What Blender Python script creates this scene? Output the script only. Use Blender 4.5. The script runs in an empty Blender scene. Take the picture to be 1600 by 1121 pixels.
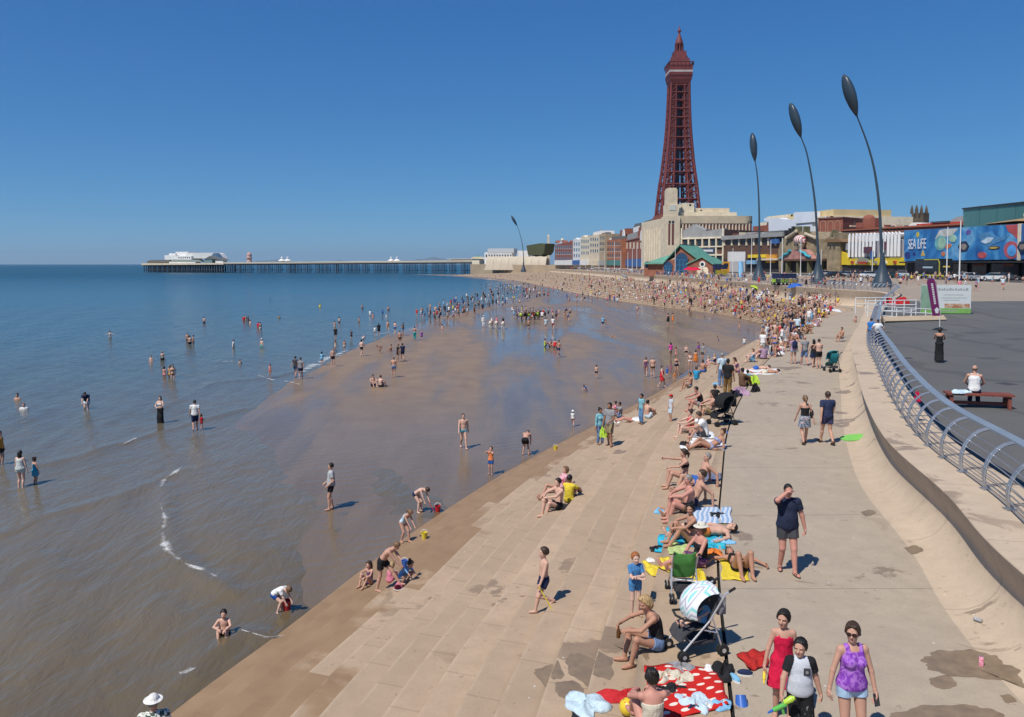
import bpy, bmesh, math, random
import numpy as np
from mathutils import Vector, Matrix
from mathutils.bvhtree import BVHTree
R = math.radians
rng = random.Random(7)
nrng = np.random.default_rng(7)
S = bpy.context.scene
COL = S.collection

# ---------------------------------------------------------------- camera, sky, sun, exposure
PITCH = R(3.0); FPX = 1240.0; CAMZ = 9.2
cam_d = bpy.data.cameras.new("camera"); cam = bpy.data.objects.new("camera", cam_d); COL.objects.link(cam)
cam.location = (0, 0, CAMZ); cam.rotation_euler = (R(90) - PITCH, 0, 0)
cam_d.sensor_fit = 'HORIZONTAL'; cam_d.sensor_width = 36.0; cam_d.lens = FPX / 1600 * 36
CY = 413 + FPX * math.tan(PITCH)
cam_d.shift_y = -(560.5 - CY) / 1600
cam_d.clip_start = 0.1; cam_d.clip_end = 60000
S.camera = cam
S.view_settings.view_transform = 'Standard'; S.view_settings.look = 'None'
S.view_settings.exposure = 0.4; S.view_settings.gamma = 1.0
SUN_EL, SUN_AZ = R(56), R(222)          # azimuth clockwise from +Y: the sun stands behind the viewer's left shoulder
w = bpy.data.worlds.new("World"); S.world = w; w.use_nodes = True
nt = w.node_tree; nt.nodes.clear()
sky = nt.nodes.new("ShaderNodeTexSky"); sky.sky_type = 'NISHITA'; sky.sun_disc = False
sky.sun_elevation = SUN_EL; sky.sun_rotation = SUN_AZ
sky.air_density = 0.75; sky.dust_density = 0.0; sky.ozone_density = 5.0; sky.altitude = 0
bg = nt.nodes.new("ShaderNodeBackground"); bg.inputs[1].default_value = 0.085
sp_ = nt.nodes.new("ShaderNodeSeparateColor"); cb_ = nt.nodes.new("ShaderNodeCombineColor"); nt.links.new(sky.outputs[0], sp_.inputs[0])
for i_, (ex_, sc_) in enumerate(((1.0, .309), (.74, .862), (.52, 1.93))):      # the clear maritime sky is more even than the model's: soften its gradient
    pw_ = nt.nodes.new("ShaderNodeMath"); pw_.operation = 'POWER'; pw_.inputs[1].default_value = ex_; ml_ = nt.nodes.new("ShaderNodeMath"); ml_.operation = 'MULTIPLY'; ml_.inputs[1].default_value = sc_
    nt.links.new(sp_.outputs[i_], pw_.inputs[0]); nt.links.new(pw_.outputs[0], ml_.inputs[0]); nt.links.new(ml_.outputs[0], cb_.inputs[i_])
wo = nt.nodes.new("ShaderNodeOutputWorld")
nt.links.new(cb_.outputs[0], bg.inputs[0]); nt.links.new(bg.outputs[0], wo.inputs[0])
sd = bpy.data.lights.new("sun", 'SUN'); sd.energy = 3.6; sd.angle = R(0.53); sd.color = (1.0, 0.95, 0.87)
sun = bpy.data.objects.new("sun", sd); COL.objects.link(sun)
sv = Vector((math.sin(SUN_AZ) * math.cos(SUN_EL), math.cos(SUN_AZ) * math.cos(SUN_EL), math.sin(SUN_EL)))
sun.rotation_euler = sv.to_track_quat('Z', 'Y').to_euler(); sun.location = (-60, -60, 120)
S.cycles.max_bounces = 6; S.cycles.use_denoising = True

def ray(px, py):
    u = (px - 800) / FPX; v = (CY - py) / FPX
    return Vector((u, math.cos(PITCH) + v * math.sin(PITCH), -math.sin(PITCH) + v * math.cos(PITCH)))
def at_z(px, py, z):
    d = ray(px, py); t = (z - CAMZ) / d.z
    return Vector((d.x * t, d.y * t, z))
def at_y(px, py, y):
    d = ray(px, py); t = y / d.y
    return Vector((d.x * t, y, CAMZ + d.z * t))

# ---------------------------------------------------------------- materials
class N:
    def __init__(s, name):
        s.m = bpy.data.materials.new(name); s.m.use_nodes = True; s.t = s.m.node_tree
        s.b = s.t.nodes["Principled BSDF"]; s.out = s.t.nodes["Material Output"]
    def n(s, ty, ins=None, **kw):
        x = s.t.nodes.new(ty)
        for k, v in kw.items(): setattr(x, k, v)
        for k, v in (ins or {}).items():
            if isinstance(v, bpy.types.NodeSocket): s.t.links.new(v, x.inputs[k])
            else: x.inputs[k].default_value = v
        return x
    def link(s, a, b): s.t.links.new(a, b)
    def pos(s): return s.n("ShaderNodeNewGeometry").outputs["Position"]
    def gen(s): return s.n("ShaderNodeTexCoord").outputs["Object"]
    def uv(s): return s.n("ShaderNodeUVMap").outputs[0]
    def scale(s, v, sc): return s.n("ShaderNodeMapping", {0: v, "Scale": sc}).outputs[0]
    def noise(s, v, sc, det=4, rough=.55, dist=0): return s.n("ShaderNodeTexNoise", {"Vector": v, "Scale": sc, "Detail": det, "Roughness": rough, "Distortion": dist}).outputs[0]
    def ramp(s, f, *pts):
        x = s.n("ShaderNodeValToRGB", {0: f}); e = x.color_ramp.elements
        while len(e) < len(pts): e.new(.5)
        for q, (p, c) in zip(e, pts): q.position = p; q.color = (*c, 1) if len(c) == 3 else c
        return x.outputs[0]
    def rng(s, f, a, b, c=0., d=1.): return s.n("ShaderNodeMapRange", {0: f, 1: a, 2: b, 3: c, 4: d}).outputs[0]
    def math(s, op, a, b=0.): return s.n("ShaderNodeMath", {0: a, 1: b}, operation=op).outputs[0]
    def mix(s, f, a, b, mode='MIX'):
        x = s.n("ShaderNodeMix", data_type='RGBA', blend_type=mode)
        for i, v in ((0, f), (6, a), (7, b)):
            if isinstance(v, bpy.types.NodeSocket): s.t.links.new(v, x.inputs[i])
            elif i == 0: x.inputs[0].default_value = v
            else: x.inputs[i].default_value = (*v, 1) if len(v) == 3 else v
        return x.outputs[2]
    def sep(s, v): return s.n("ShaderNodeSeparateXYZ", {0: v}).outputs
    def bump(s, h, st=.3, dist=.02, nrm=None):
        b = s.n("ShaderNodeBump", {"Height": h, "Strength": st, "Distance": dist})
        if nrm is not None: s.link(nrm, b.inputs["Normal"])
        return b.outputs[0]
    def set(s, **k):
        for a, v in k.items():
            i = s.b.inputs[{"col": "Base Color", "rough": "Roughness", "metal": "Metallic", "spec": "Specular IOR Level", "alpha": "Alpha", "nrm": "Normal", "sub": "Subsurface Weight", "coat": "Coat Weight", "sheen": "Sheen Weight"}[a]]
            if isinstance(v, bpy.types.NodeSocket): s.link(v, i)
            elif a == "col": i.default_value = (*v, 1)
            else: i.default_value = v
        return s.m
MATS = {}
def flat(name, col, rough=.7, var=.12, sc=3., metal=0., bump=0., spec=.4):
    """painted / stone / plastic surface with a little mottling of its own"""
    k = (name,)
    if k in MATS: return MATS[k]
    n = N(name); p = n.gen(); f = n.noise(p, sc, 5)
    lo = tuple(c * (1 - var) for c in col); hi = tuple(min(1, c * (1 + var)) for c in col)
    n.set(col=n.ramp(f, (.3, lo), (.7, hi)), rough=rough, metal=metal, spec=spec)
    if bump: n.set(nrm=n.bump(n.noise(p, sc * 8, 3), bump))
    MATS[k] = n.m; return n.m
def cloth(col):
    k = ("cloth",) + tuple(round(c, 2) for c in col)
    if k in MATS: return MATS[k]
    n = N("cloth_fabric"); p = n.gen(); f = n.noise(p, 9, 4); g = n.noise(p, 5, 3, .5, 1.5)
    n.set(col=n.ramp(f, (.3, tuple(c * .85 for c in col)), (.7, tuple(min(1, c * 1.1) for c in col))), rough=.85, spec=.2, nrm=n.bump(n.math('ADD', g, n.math('MULTIPLY', n.noise(n.scale(p, (1, 1, .35)), 14, 3, .5, 1.), .5)), .9, .035))
    MATS[k] = n.m; return n.m
def skin(i):
    k = ("skin", i)
    if k in MATS: return MATS[k]
    c = [(.50, .28, .20), (.58, .35, .26), (.42, .22, .145), (.62, .40, .31), (.30, .15, .09), (.52, .25, .19)][i]
    n = N("skin"); p = n.gen(); f = n.noise(p, 6, 3)
    n.set(col=n.ramp(f, (.3, tuple(x * .93 for x in c)), (.7, (c[0] * 1.05, c[1] * 1.04, c[2] * 1.03))), rough=.56, spec=.28)
    MATS[k] = n.m; return n.m
HAIRC = dict(brown=(.045, .025, .015), dark=(.014, .010, .008), black=(.008, .007, .007), blonde=(.36, .24, .11), ginger=(.30, .10, .025), grey=(.22, .20, .18), light=(.16, .09, .045))
def hairm(c):
    k = ("hair", c)
    if k in MATS: return MATS[k]
    n = N("hair"); q = n.scale(n.gen(), (30, 30, 4)); f = n.noise(q, 2, 4); b = HAIRC[c]
    n.set(col=n.ramp(f, (.3, tuple(x * .6 for x in b)), (.7, tuple(x * 1.5 for x in b))), rough=.5, spec=.4, nrm=n.bump(f, .6, .01))
    MATS[k] = n.m; return n.m

# ---------------------------------------------------------------- mesh builder and object helpers
class MB:
    def __init__(s): s.v = []; s.f = []; s.mi = []; s.mats = []; s.uv = {}
    def m(s, mat):
        if mat not in s.mats: s.mats.append(mat)
        return s.mats.index(mat)
    def add(s, vs, fs, mat):
        o = len(s.v); s.v += [tuple(v) for v in vs]; i = s.m(mat)
        s.f += [tuple(o + k for k in f) for f in fs]; s.mi += [i] * len(fs)
    def box(s, x0, x1, y0, y1, z0, z1, mat, M=None):
        vs = [Vector((x, y, z)) for z in (z0, z1) for y in (y0, y1) for x in (x0, x1)]
        if M is not None: vs = [M @ v for v in vs]
        s.add(vs, [(0, 2, 3, 1), (4, 5, 7, 6), (0, 1, 5, 4), (2, 6, 7, 3), (0, 4, 6, 2), (1, 3, 7, 5)], mat)
    def tube(s, pts, r, mat, seg=8, cap=True, flat_=1.0):
        pts = [Vector(p) for p in pts]; rs = r if isinstance(r, (list, tuple)) else [r] * len(pts)
        vs = []; fs = []; pn = None
        for i, p in enumerate(pts):
            d = (pts[min(i + 1, len(pts) - 1)] - pts[max(i - 1, 0)]).normalized()
            if pn is None:
                a = Vector((0, 0, 1)) if abs(d.z) < .9 else Vector((1, 0, 0)); pn = d.cross(a).normalized()
            pn = (pn - d * pn.dot(d)).normalized(); bn = d.cross(pn)
            for k in range(seg):
                a = 2 * math.pi * k / seg; vs.append(p + pn * math.cos(a) * rs[i] + bn * math.sin(a) * rs[i] * flat_)
        for i in range(len(pts) - 1):
            for k in range(seg):
                a = i * seg + k; b = i * seg + (k + 1) % seg; fs.append((a, b, b + seg, a + seg))
        if cap: fs.append(tuple(range(seg - 1, -1, -1))); fs.append(tuple((len(pts) - 1) * seg + k for k in range(seg)))
        s.add(vs, fs, mat)
    def beam(s, a, b, wx, mat):
        s.tube([a, b], wx * .7071, mat, seg=4)
    def lathe(s, prof, mat, seg=16, c=(0, 0, 0), M=None):
        vs = []; fs = []
        for r, z in prof:
            for k in range(seg):
                a = 2 * math.pi * k / seg; v = Vector((c[0] + r * math.cos(a), c[1] + r * math.sin(a), c[2] + z)); vs.append(M @ v if M is not None else v)
        for i in range(len(prof) - 1):
            for k in range(seg):
                a = i * seg + k; b = i * seg + (k + 1) % seg; fs.append((a, b, b + seg, a + seg))
        fs.append(tuple(range(seg - 1, -1, -1))); fs.append(tuple((len(prof) - 1) * seg + k for k in range(seg)))
        s.add(vs, fs, mat)
    def prism(s, poly, ext, mat, M=None):
        """poly: 3-D outline, ext: extrusion vector"""
        n = len(poly); vs = [Vector(p) for p in poly] + [Vector(p) + Vector(ext) for p in poly]
        if M is not None: vs = [M @ v for v in vs]
        s.add(vs, [tuple(range(n - 1, -1, -1)), tuple(range(n, 2 * n))] + [(i, (i + 1) % n, n + (i + 1) % n, n + i) for i in range(n)], mat)
    def build(s, name, parent=None, smooth=False, fix=True):
        me = bpy.data.meshes.new(name); me.from_pydata(s.v, [], s.f)
        for m in s.mats: me.materials.append(m)
        me.polygons.foreach_set("material_index", s.mi)
        if fix:
            b = bmesh.new(); b.from_mesh(me); bmesh.ops.recalc_face_normals(b, faces=b.faces); b.to_mesh(me); b.free()
        if smooth:
            me.polygons.foreach_set("use_smooth", [True] * len(me.polygons))
            if smooth is not True: me.set_sharp_from_angle(angle=R(smooth))
        o = bpy.data.objects.new(name, me); COL.objects.link(o)
        if parent is not None: o.parent = parent
        return o
def tag(o, label=None, cat=None, group=None, kind=None):
    for k, v in (("label", label), ("category", cat), ("group", group), ("kind", kind)):
        if v: o[k] = v
    return o
def empty(name, loc, rz=0., label=None, cat=None, group=None):
    o = bpy.data.objects.new(name, None); COL.objects.link(o); o.empty_display_size = .2
    o.location = loc; o.rotation_euler = (0, 0, rz); return tag(o, label, cat, group)
def one(mb, name, parent, label=None, smooth=False):
    o = mb.build(name, parent, smooth)
    if label: o["label"] = label
    return o
def smoothstep(a, b, x):
    t = np.clip((x - a) / (b - a), 0, 1); return t * t * (3 - 2 * t)
def catmull(P, n):
    """n samples per span through the control rows"""
    P = np.array(P, float); Q = np.vstack([2 * P[0] - P[1], P, 2 * P[-1] - P[-2]]); out = []
    for i in range(len(P) - 1):
        p0, p1, p2, p3 = Q[i:i + 4]
        for k in range(n):
            t = k / n
            out.append(.5 * ((2 * p1) + (-p0 + p2) * t + (2 * p0 - 5 * p1 + 4 * p2 - p3) * t * t + (-p0 + 3 * p1 - 3 * p2 + p3) * t ** 3))
    out.append(P[-1]); return np.array(out)
def text(name, body, size, mat, parent, M, extrude=.02):
    c = bpy.data.curves.new(name, 'FONT'); c.body = body; c.size = size; c.extrude = extrude; c.align_x = 'CENTER'; c.align_y = 'CENTER'
    o = bpy.data.objects.new(name, c); COL.objects.link(o)
    dg = bpy.context.evaluated_depsgraph_get(); me = bpy.data.meshes.new_from_object(o.evaluated_get(dg)); bpy.data.objects.remove(o)
    me.materials.clear(); me.materials.append(mat); o = bpy.data.objects.new(name, me); COL.objects.link(o)
    if parent is not None: o.parent = parent
    o.matrix_local = M; return o
# ---------------------------------------------------------------- the shore: wall lip W, joint J, top of steps T, foot of steps B (plan, metres)
ROWS = [  # W, J, T, B
 ((5.5, -8), (-1.0, -8), (-2.4, -8), (-12.5, -5.5)),
 ((6.2, 1), (1.0, 1), (-.4, 1), (-9.6, 4.2)),
 ((7.35, 11.4), (3.2, 11.5), (1.85, 11.5), (-7.2, 14.6)),
 ((8.6, 16.3), (4.3, 16.3), (3.05, 16.0), (-5.6, 19.6)),
 ((9.8, 21.5), (5.75, 21.5), (4.4, 21.0), (-3.4, 26.5)),
 ((12.3, 28.5), (8.0, 29), (6.9, 29.3), (.0, 35)),
 ((15.5, 36.5), (11.3, 38), (10.2, 38.2), (4.5, 44.5)),
 ((20.0, 47.5), (15.6, 48.5), (14.5, 49), (9.5, 54.5)),
 ((26.5, 61.5), (22.2, 63), (20.7, 63.5), (16, 68.5)),
 ((34.5, 78), (30, 80), (28, 80.5), (24, 84)),
 ((41.5, 90.5), (38, 93), (35.5, 93.5), (30.5, 97)),
 ((47.2, 101), (44, 102.5), (41.5, 103.2), (35.5, 107)),
 ((48.7, 110), (46.2, 110), (43.5, 112), (37, 116)),
 ((47.2, 120), (45.2, 120), (43.2, 121.5), (37.3, 126)),
 ((46.6, 140), (45, 140), (43, 142), (36.3, 146)),
 ((47.6, 179), (46.2, 179), (44.2, 180), (27, 182)),
 ((48.3, 235), (47, 235), (45, 235), (19, 237)),
 ((48, 306), (46.8, 306), (44.8, 306), (11, 320)),
 ((42, 430), (40.8, 430), (38.8, 430), (-3, 450)),
 ((33, 560), (32, 560), (30, 560), (-28, 565)),
 ((26, 660), (25, 660), (23, 660), (-56, 655)),
]
SPAN = 12
CW, CJ, CT, CB = (catmull([r[i] for r in ROWS], SPAN) for i in range(4))
NS = len(CW)
def arc(c): return np.concatenate([[0], np.cumsum(np.linalg.norm(np.diff(c, axis=0), axis=1))])
AW = arc(CW)
tan_ = np.gradient(CW, axis=0); tan_ /= np.linalg.norm(tan_, axis=1)[:, None]
NW = np.stack([tan_[:, 1], -tan_[:, 0]], 1)          # landward normal
ZWALK = 3.2
ZTOP = 4.5 + 1.0 * smoothstep(62, 108, CW[:, 1])      # coping level
def prom_z(x_off, i): return ZTOP[i] + .02 + .55 * float(smoothstep(6, 30, x_off)) * float(smoothstep(60, 120, CW[i, 1]))

def grid_mesh(name, P, mat, uv=None, smooth=False, parent=None):
    """P: (n, m, 3) grid of points"""
    n, m, _ = P.shape; me = bpy.data.meshes.new(name)
    idx = np.arange(n * m).reshape(n, m)
    f = np.stack([idx[:-1, :-1], idx[:-1, 1:], idx[1:, 1:], idx[1:, :-1]], -1).reshape(-1, 4)
    me.from_pydata(P.reshape(-1, 3).tolist(), [], f.tolist()); me.materials.append(mat)
    if uv is not None:
        l = me.uv_layers.new(name="UVMap"); l.data.foreach_set("uv", uv.reshape(-1, 2)[f.reshape(-1)].astype(np.float32).ravel())
    b = bmesh.new(); b.from_mesh(me); bmesh.ops.recalc_face_normals(b, faces=b.faces)
    if sum(q.normal.z * q.calc_area() for q in b.faces) < 0: bmesh.ops.reverse_faces(b, faces=b.faces)
    b.to_mesh(me); b.free()
    if smooth: me.polygons.foreach_set("use_smooth", [True] * len(me.polygons))
    o = bpy.data.objects.new(name, me); COL.objects.link(o)
    if parent is not None: o.parent = parent
    return o
def strip(name, A, B, zA, zB, mat, arc_, nseg=1, smooth=False):
    t = np.linspace(0, 1, nseg + 1); wd = np.linalg.norm(B - A, axis=1)
    P = np.zeros((NS, nseg + 1, 3)); P[:, :, :2] = A[:, None] * (1 - t)[None, :, None] + B[:, None] * t[None, :, None]
    P[:, :, 2] = np.asarray(zA)[..., None] * (1 - t) + np.asarray(zB)[..., None] * t
    uv = np.stack([np.repeat(arc_[:, None], nseg + 1, 1), wd[:, None] * t[None]], -1)
    return grid_mesh(name, P, mat, uv, smooth)

# ---- concrete, sand, water
def concrete(name, base, warm, wet_z=None, seam=4.5, block=False):
    n = N(name); p = n.pos(); uv = n.sep(n.uv()); z = n.sep(p)[2]
    a = n.noise(p, .35, 6, .6); b = n.noise(p, 2.6, 6, .65); c = n.noise(p, 30, 3, .7)
    col = n.ramp(a, (.3, base), (.7, warm))
    col = n.mix(n.rng(b, .35, .75, 0, .45), col, tuple(x * .72 for x in base))
    col = n.mix(n.rng(c, .45, .75, 0, .30), col, tuple(x * .65 for x in base))
    if block:       # every cast block has a tone of its own, seams between them
        cell = n.n("ShaderNodeCombineXYZ", {0: n.math('FLOOR', n.math('DIVIDE', uv[0], 1.9)), 1: n.math('FLOOR', n.math('ADD', uv[1], .05))}).outputs[0]
        wn = n.n("ShaderNodeTexWhiteNoise", {0: cell}, noise_dimensions='2D').outputs[0]
        col = n.mix(n.rng(wn, 0, 1, 0, .22), col, tuple(x * .6 for x in warm))
        row = n.n("ShaderNodeTexWhiteNoise", {1: n.math('FLOOR', n.math('ADD', uv[1], .05))}, noise_dimensions='1D').outputs[0]
        col = n.mix(n.rng(row, 0, 1, 0, .30), col, tuple(x * .62 for x in base))
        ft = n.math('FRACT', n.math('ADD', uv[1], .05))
        edge_break = n.rng(n.noise(p, 1.1, 4), .35, .65); col = n.mix(n.math('MULTIPLY', n.rng(ft, .05, .26, .62, 0), edge_break), col, tuple(x * .38 for x in base)); col = n.mix(n.math('MULTIPLY', n.rng(ft, .86, .94, 0, .40), edge_break), col, (.60, .47, .33))  # grime at each tread's back; highlight painted along its nosing, both broken by noise
        fr = n.math('FRACT', n.math('DIVIDE', uv[0], 1.9))
        col = n.mix(n.rng(n.math('ABSOLUTE', n.math('SUBTRACT', fr, .5)), .488, .5, 0, .45), col, tuple(x * .4 for x in base))
    else:
        fr = n.math('FRACT', n.math('DIVIDE', n.math('ADD', uv[0], n.math('MULTIPLY', b, .05)), seam))
        col = n.mix(n.rng(n.math('ABSOLUTE', n.math('SUBTRACT', fr, .5)), .494, .4985, 0, .55), col, tuple(x * .42 for x in base))
    # dark stains of spilt water and old feet, and white chips of litter and shell
    st = n.noise(n.scale(p, (1, 1.25, 1)), .55, 5, .62, .6); sel = n.noise(p, .09, 2)
    k = n.math('MULTIPLY', n.rng(st, .60, .63), n.rng(sel, .46, .56))
    col = n.mix(n.math('MULTIPLY', k, .62), col, (.19, .125, .075))
    sp = n.noise(p, 5.5, 3, .6); col = n.mix(n.math('MULTIPLY', n.rng(sp, .66, .70), .40), col, (.20, .14, .09))
    vo = n.n("ShaderNodeTexVoronoi", {"Vector": p, "Scale": 2.6, "Randomness": 1.}).outputs[0]
    pick = n.noise(p, .8, 2); col = n.mix(n.math('MULTIPLY', n.rng(vo, .05, .02), n.rng(pick, .50, .55)), col, (.75, .74, .72))
    rough = n.rng(k, 0, 1, .85, .42)
    if wet_z:       # weed and wet on the steps that the tide reaches
        z = n.math('ADD', z, n.math('MULTIPLY', n.math('SUBTRACT', wn, .5), .55)) if block else z
        z = n.math('ADD', z, n.rng(n.sep(p)[1], 95, 135, 0, 1.2))
        e = n.math('ADD', z, n.math('ADD', n.math('MULTIPLY', n.math('SUBTRACT', a, .5), 1.6), n.math('MULTIPLY', n.math('SUBTRACT', n.noise(p, .9, 4), .5), .9)))
        wet = n.rng(e, wet_z + .10, wet_z - .12)
        brown = n.ramp(n.noise(p, 1.3, 5), (.3, (.225, .130, .060)), (.7, (.31, .192, .098)))
        col = n.mix(n.math('MULTIPLY', wet, .80), col, brown); rough = n.math('SUBTRACT', rough, n.math('MULTIPLY', wet, .26))
    return n.set(col=col, rough=rough, spec=.35, nrm=n.bump(n.math('ADD', n.math('MULTIPLY', c, .3), b), .35, .03))
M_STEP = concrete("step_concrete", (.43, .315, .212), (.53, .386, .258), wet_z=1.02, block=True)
M_WALK = concrete("walkway_concrete", (.38, .312, .238), (.43, .35, .255))
M_COVE = concrete("cove_concrete", (.49, .385, .278), (.55, .43, .31), seam=3.6)
M_COPE = concrete("coping_concrete", (.46, .36, .25), (.53, .41, .285), seam=3.6)
M_GAP = flat("joint_mastic", (.012, .011, .010), .9)

# steps: fourteen treads between T and B
NST = 14
zT = np.full(NS, ZWALK); zB = np.full(NS, .09)
prof_t, prof_z = [], []
for k in range(NST):
    prof_t += [k / NST, (k + 1) / NST]; zz = 1 - (k + 1) / NST; prof_z += [zz, zz]
prof_t.append(1); prof_z.append(-.12)
prof_t = np.array([0] + prof_t); prof_z = np.array([1] + prof_z)
P = np.zeros((NS, len(prof_t), 3))
P[:, :, :2] = CT[:, None] * (1 - prof_t)[None, :, None] + CB[:, None] * prof_t[None, :, None]
P[:, :, 2] = zB[:, None] + (zT - zB)[:, None] * prof_z[None]
sid = np.array([-.1] + [k + q for k in range(NST) for q in (.0, .9)] + [NST])
AT = arc(CT)
UV = np.stack([np.repeat(AT[:, None], len(prof_t), 1) + (np.floor(sid + .05) % 2)[None] * .95, np.repeat(sid[None] * 1.0, NS, 0)], -1)
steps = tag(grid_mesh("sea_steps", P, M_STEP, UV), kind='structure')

JD = (CJ - CT) / np.linalg.norm(CJ - CT, axis=1)[:, None]
CC = CW - NW * .25                                    # foot of the cove
ledge = tag(strip("step_ledge", CT, CJ - JD * .025, zT, zT, M_STEP, AT), kind='structure')
walk = tag(strip("walkway", CJ + JD * .03, CC, zT + .012, zT + .012, M_WALK, AW, 6), kind='structure')
gap = tag(strip("walkway_joint", CJ - JD * .06, CJ + JD * .06, zT - .06, zT - .06, M_GAP, AW), kind='structure')

# recurved sea wall: cove, shaded lip, broad coping
prof = [(0, .012), (.20, .02), (.38, .06), (.55, .14), (.70, .27), (.81, .42), (.87, .57), (.865, .66), (.80, .82), (.62, 1.255), (.615, 1.275), (.63, 1.295), (.67, 1.30), (2.3, 1.30), (2.3, 0)]
u = np.array([q[0] for q in prof]); zf = np.array([q[1] for q in prof]) / 1.30
P = np.zeros((NS, len(prof), 3)); P[:, :, :2] = CC[:, None] + NW[:, None] * u[None, :, None]
P[:, :, 2] = ZWALK + (ZTOP - ZWALK)[:, None] * zf[None]
pl = np.concatenate([[0], np.cumsum(np.hypot(np.diff(u), np.diff(zf * 1.3)))])
UV = np.stack([np.repeat(AW[:, None], len(prof), 1), np.repeat(pl[None], NS, 0)], -1)
wall = grid_mesh("sea_wall", P, M_COVE, UV, smooth=True); wall.data.set_sharp_from_angle(angle=R(35))
tag(wall, "curved tan concrete sea wall with an overhanging lip along the walkway", "sea wall")

# promenade behind the wall: dark plaza asphalt near, pale paving beyond
def asphalt():
    n = N("asphalt"); p = n.pos(); a = n.noise(p, .12, 5, .6, .8); b = n.noise(p, 1.2, 5); c = n.noise(p, 60, 2)
    col = n.ramp(a, (.3, (.098, .098, .098)), (.7, (.130, .128, .122)))
    col = n.mix(n.rng(b, .5, .8, 0, .35), col, (.16, .145, .12)); col = n.mix(n.rng(c, .5, .8, 0, .4), col, (.045, .044, .043))
    wv = n.n("ShaderNodeTexWave", {"Vector": p, "Scale": .07, "Distortion": 9, "Detail": 3}).outputs[1]
    col = n.mix(n.rng(wv, .965, .99, 0, .35), col, (.05, .05, .05))
    return n.set(col=col, rough=.9, spec=.25, nrm=n.bump(c, .3, .01))
def paving():
    n = N("paving"); p = n.pos(); a = n.noise(p, .06, 4); b = n.noise(p, .9, 4)
    br = n.n("ShaderNodeTexBrick", {"Vector": p, "Color1": (.30, .245, .19, 1), "Color2": (.34, .28, .215, 1), "Mortar": (.23, .19, .15, 1), "Scale": .8}).outputs[0]
    col = n.mix(n.rng(a, .4, .6, 0, .5), br, (.36, .29, .22)); col = n.mix(n.rng(b, .5, .8, 0, .3), col, (.22, .18, .15))
    return n.set(col=col, rough=.9, spec=.25)
M_ASPH, M_PAVE = asphalt(), paving()
us = np.array([1.75, 4, 7, 11, 16, 23, 32, 45, 65, 95, 150, 260, 500])
P = np.zeros((NS, len(us), 3))
ycut = int(np.argmax(CW[:, 1] > 88))
for i in range(NS):
    nd = NW[i] * .5 + np.array([.5, 0.0]) if 30 < CW[i, 1] < 170 else NW[i] * .0 + np.array([1., 0])
    nd = np.array([1.0, -.30 + .30 * float(smoothstep(60, 120, CW[i, 1]))]); nd /= np.linalg.norm(nd)
    b = CC[i] + NW[i] * 1.95
    for j, uu in enumerate(us):
        q = b + nd * (uu - 1.75); P[i, j] = (q[0], q[1], prom_z(uu, i) if j else ZTOP[i] - .05)
P[:, 1:, 2] += .0
asph = tag(grid_mesh("plaza_asphalt", P[:ycut + 1], M_ASPH), kind='structure')
prom = tag(grid_mesh("promenade_paving", P[ycut:], M_PAVE), kind='structure')
# wide land behind everything, down to the horizon on the right
land = MB(); land.add([(30, 640, 4.9), (14000, 640, 4.9), (14000, 14000, 4.9), (700, 14000, 4.9), (20, 900, 4.9)], [(0, 1, 2, 3, 4)], M_PAVE)
land.add([(430, -60, 4.0), (14000, -60, 4.0), (14000, 660, 4.8), (430, 660, 4.8)], [(0, 1, 2, 3)], M_PAVE)
tag(land.build("ground"), kind='structure')

# road along the seafront
def road_mat():
    n = N("road_asphalt"); p = n.pos(); a = n.noise(p, .3, 5)
    return n.set(col=n.ramp(a, (.3, (.055, .055, .057)), (.7, (.085, .083, .08))), rough=.85, spec=.3)
ROADX = lambda y: 92 - max(0, y - 190) * .075 - max(0, y - 420) * .09
ys = np.concatenate([np.linspace(60, 300, 25), np.linspace(320, 700, 20)])
PR = np.zeros((len(ys), 3, 3))
for i, y in enumerate(ys):
    for j, dx in enumerate((-6.5, 0, 6.5)): PR[i, j] = (ROADX(y) + dx, y, 6.12)
tag(grid_mesh("road", PR, road_mat()), kind='structure')

# sand: low, wet, rippled, rising a hand's breadth from the water's edge L to the steps
L_PTS = np.array([(-9.5, 8), (-7.2, 14.5), (-6.0, 17.5), (-5.9, 19.4), (-8, 22.3), (-10.7, 25), (-12.7, 28.7), (-14.4, 32.9), (-15, 36), (-15.6, 41.2), (-15.4, 50.3), (-16.4, 61.7), (-16.4, 79.8), (-15.7, 97.5), (-12.7, 131), (-5.5, 170), (5.6, 233), (6.5, 300), (-7, 440), (-33, 560), (-64, 655), (-90, 700)])
def xL(y): return np.interp(y, L_PTS[:, 1], L_PTS[:, 0])
iB = np.argsort(CB[:, 1])
def xB(y): return np.interp(y, CB[iB, 1], CB[iB, 0])
yy = 9 * np.exp(np.linspace(0, math.log(700 / 9), 260)); tt = np.concatenate([np.linspace(-1.6, 0, 14)[:-1], np.linspace(0, 1, 70), [1.05, 1.15, 1.5, 2.0]])
P = np.zeros((len(yy), len(tt), 3))
for i, y in enumerate(yy):
    a, b = xL(y), xB(y); wd = max(b - a, 1.2)
    x = a + (b - a) * tt; x[tt > 1] = b + (tt[tt > 1] - 1) * 8; x[tt < 0] = a + tt[tt < 0] * 14
    h = np.where(tt < 0, tt * .35, .045 + .15 * np.clip(tt, 0, 1) ** 1.3)
    h[tt > 1] = .12
    h = h * min(1, wd / 3 + .25) - .15 * (1 - smoothstep(24, 60, y - .5 * x + 2.0 * np.sin(x * .22 + 1)))
    P[i] = np.stack([x, np.full_like(x, y), h], -1)
P[:, 13:-4, 2] += .012 * np.sin(P[:, 13:-4, 0] * .7 + P[:, 13:-4, 1] * .23) + .01 * np.sin(P[:, 13:-4, 1] * .35 - P[:, 13:-4, 0] * .2)
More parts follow.
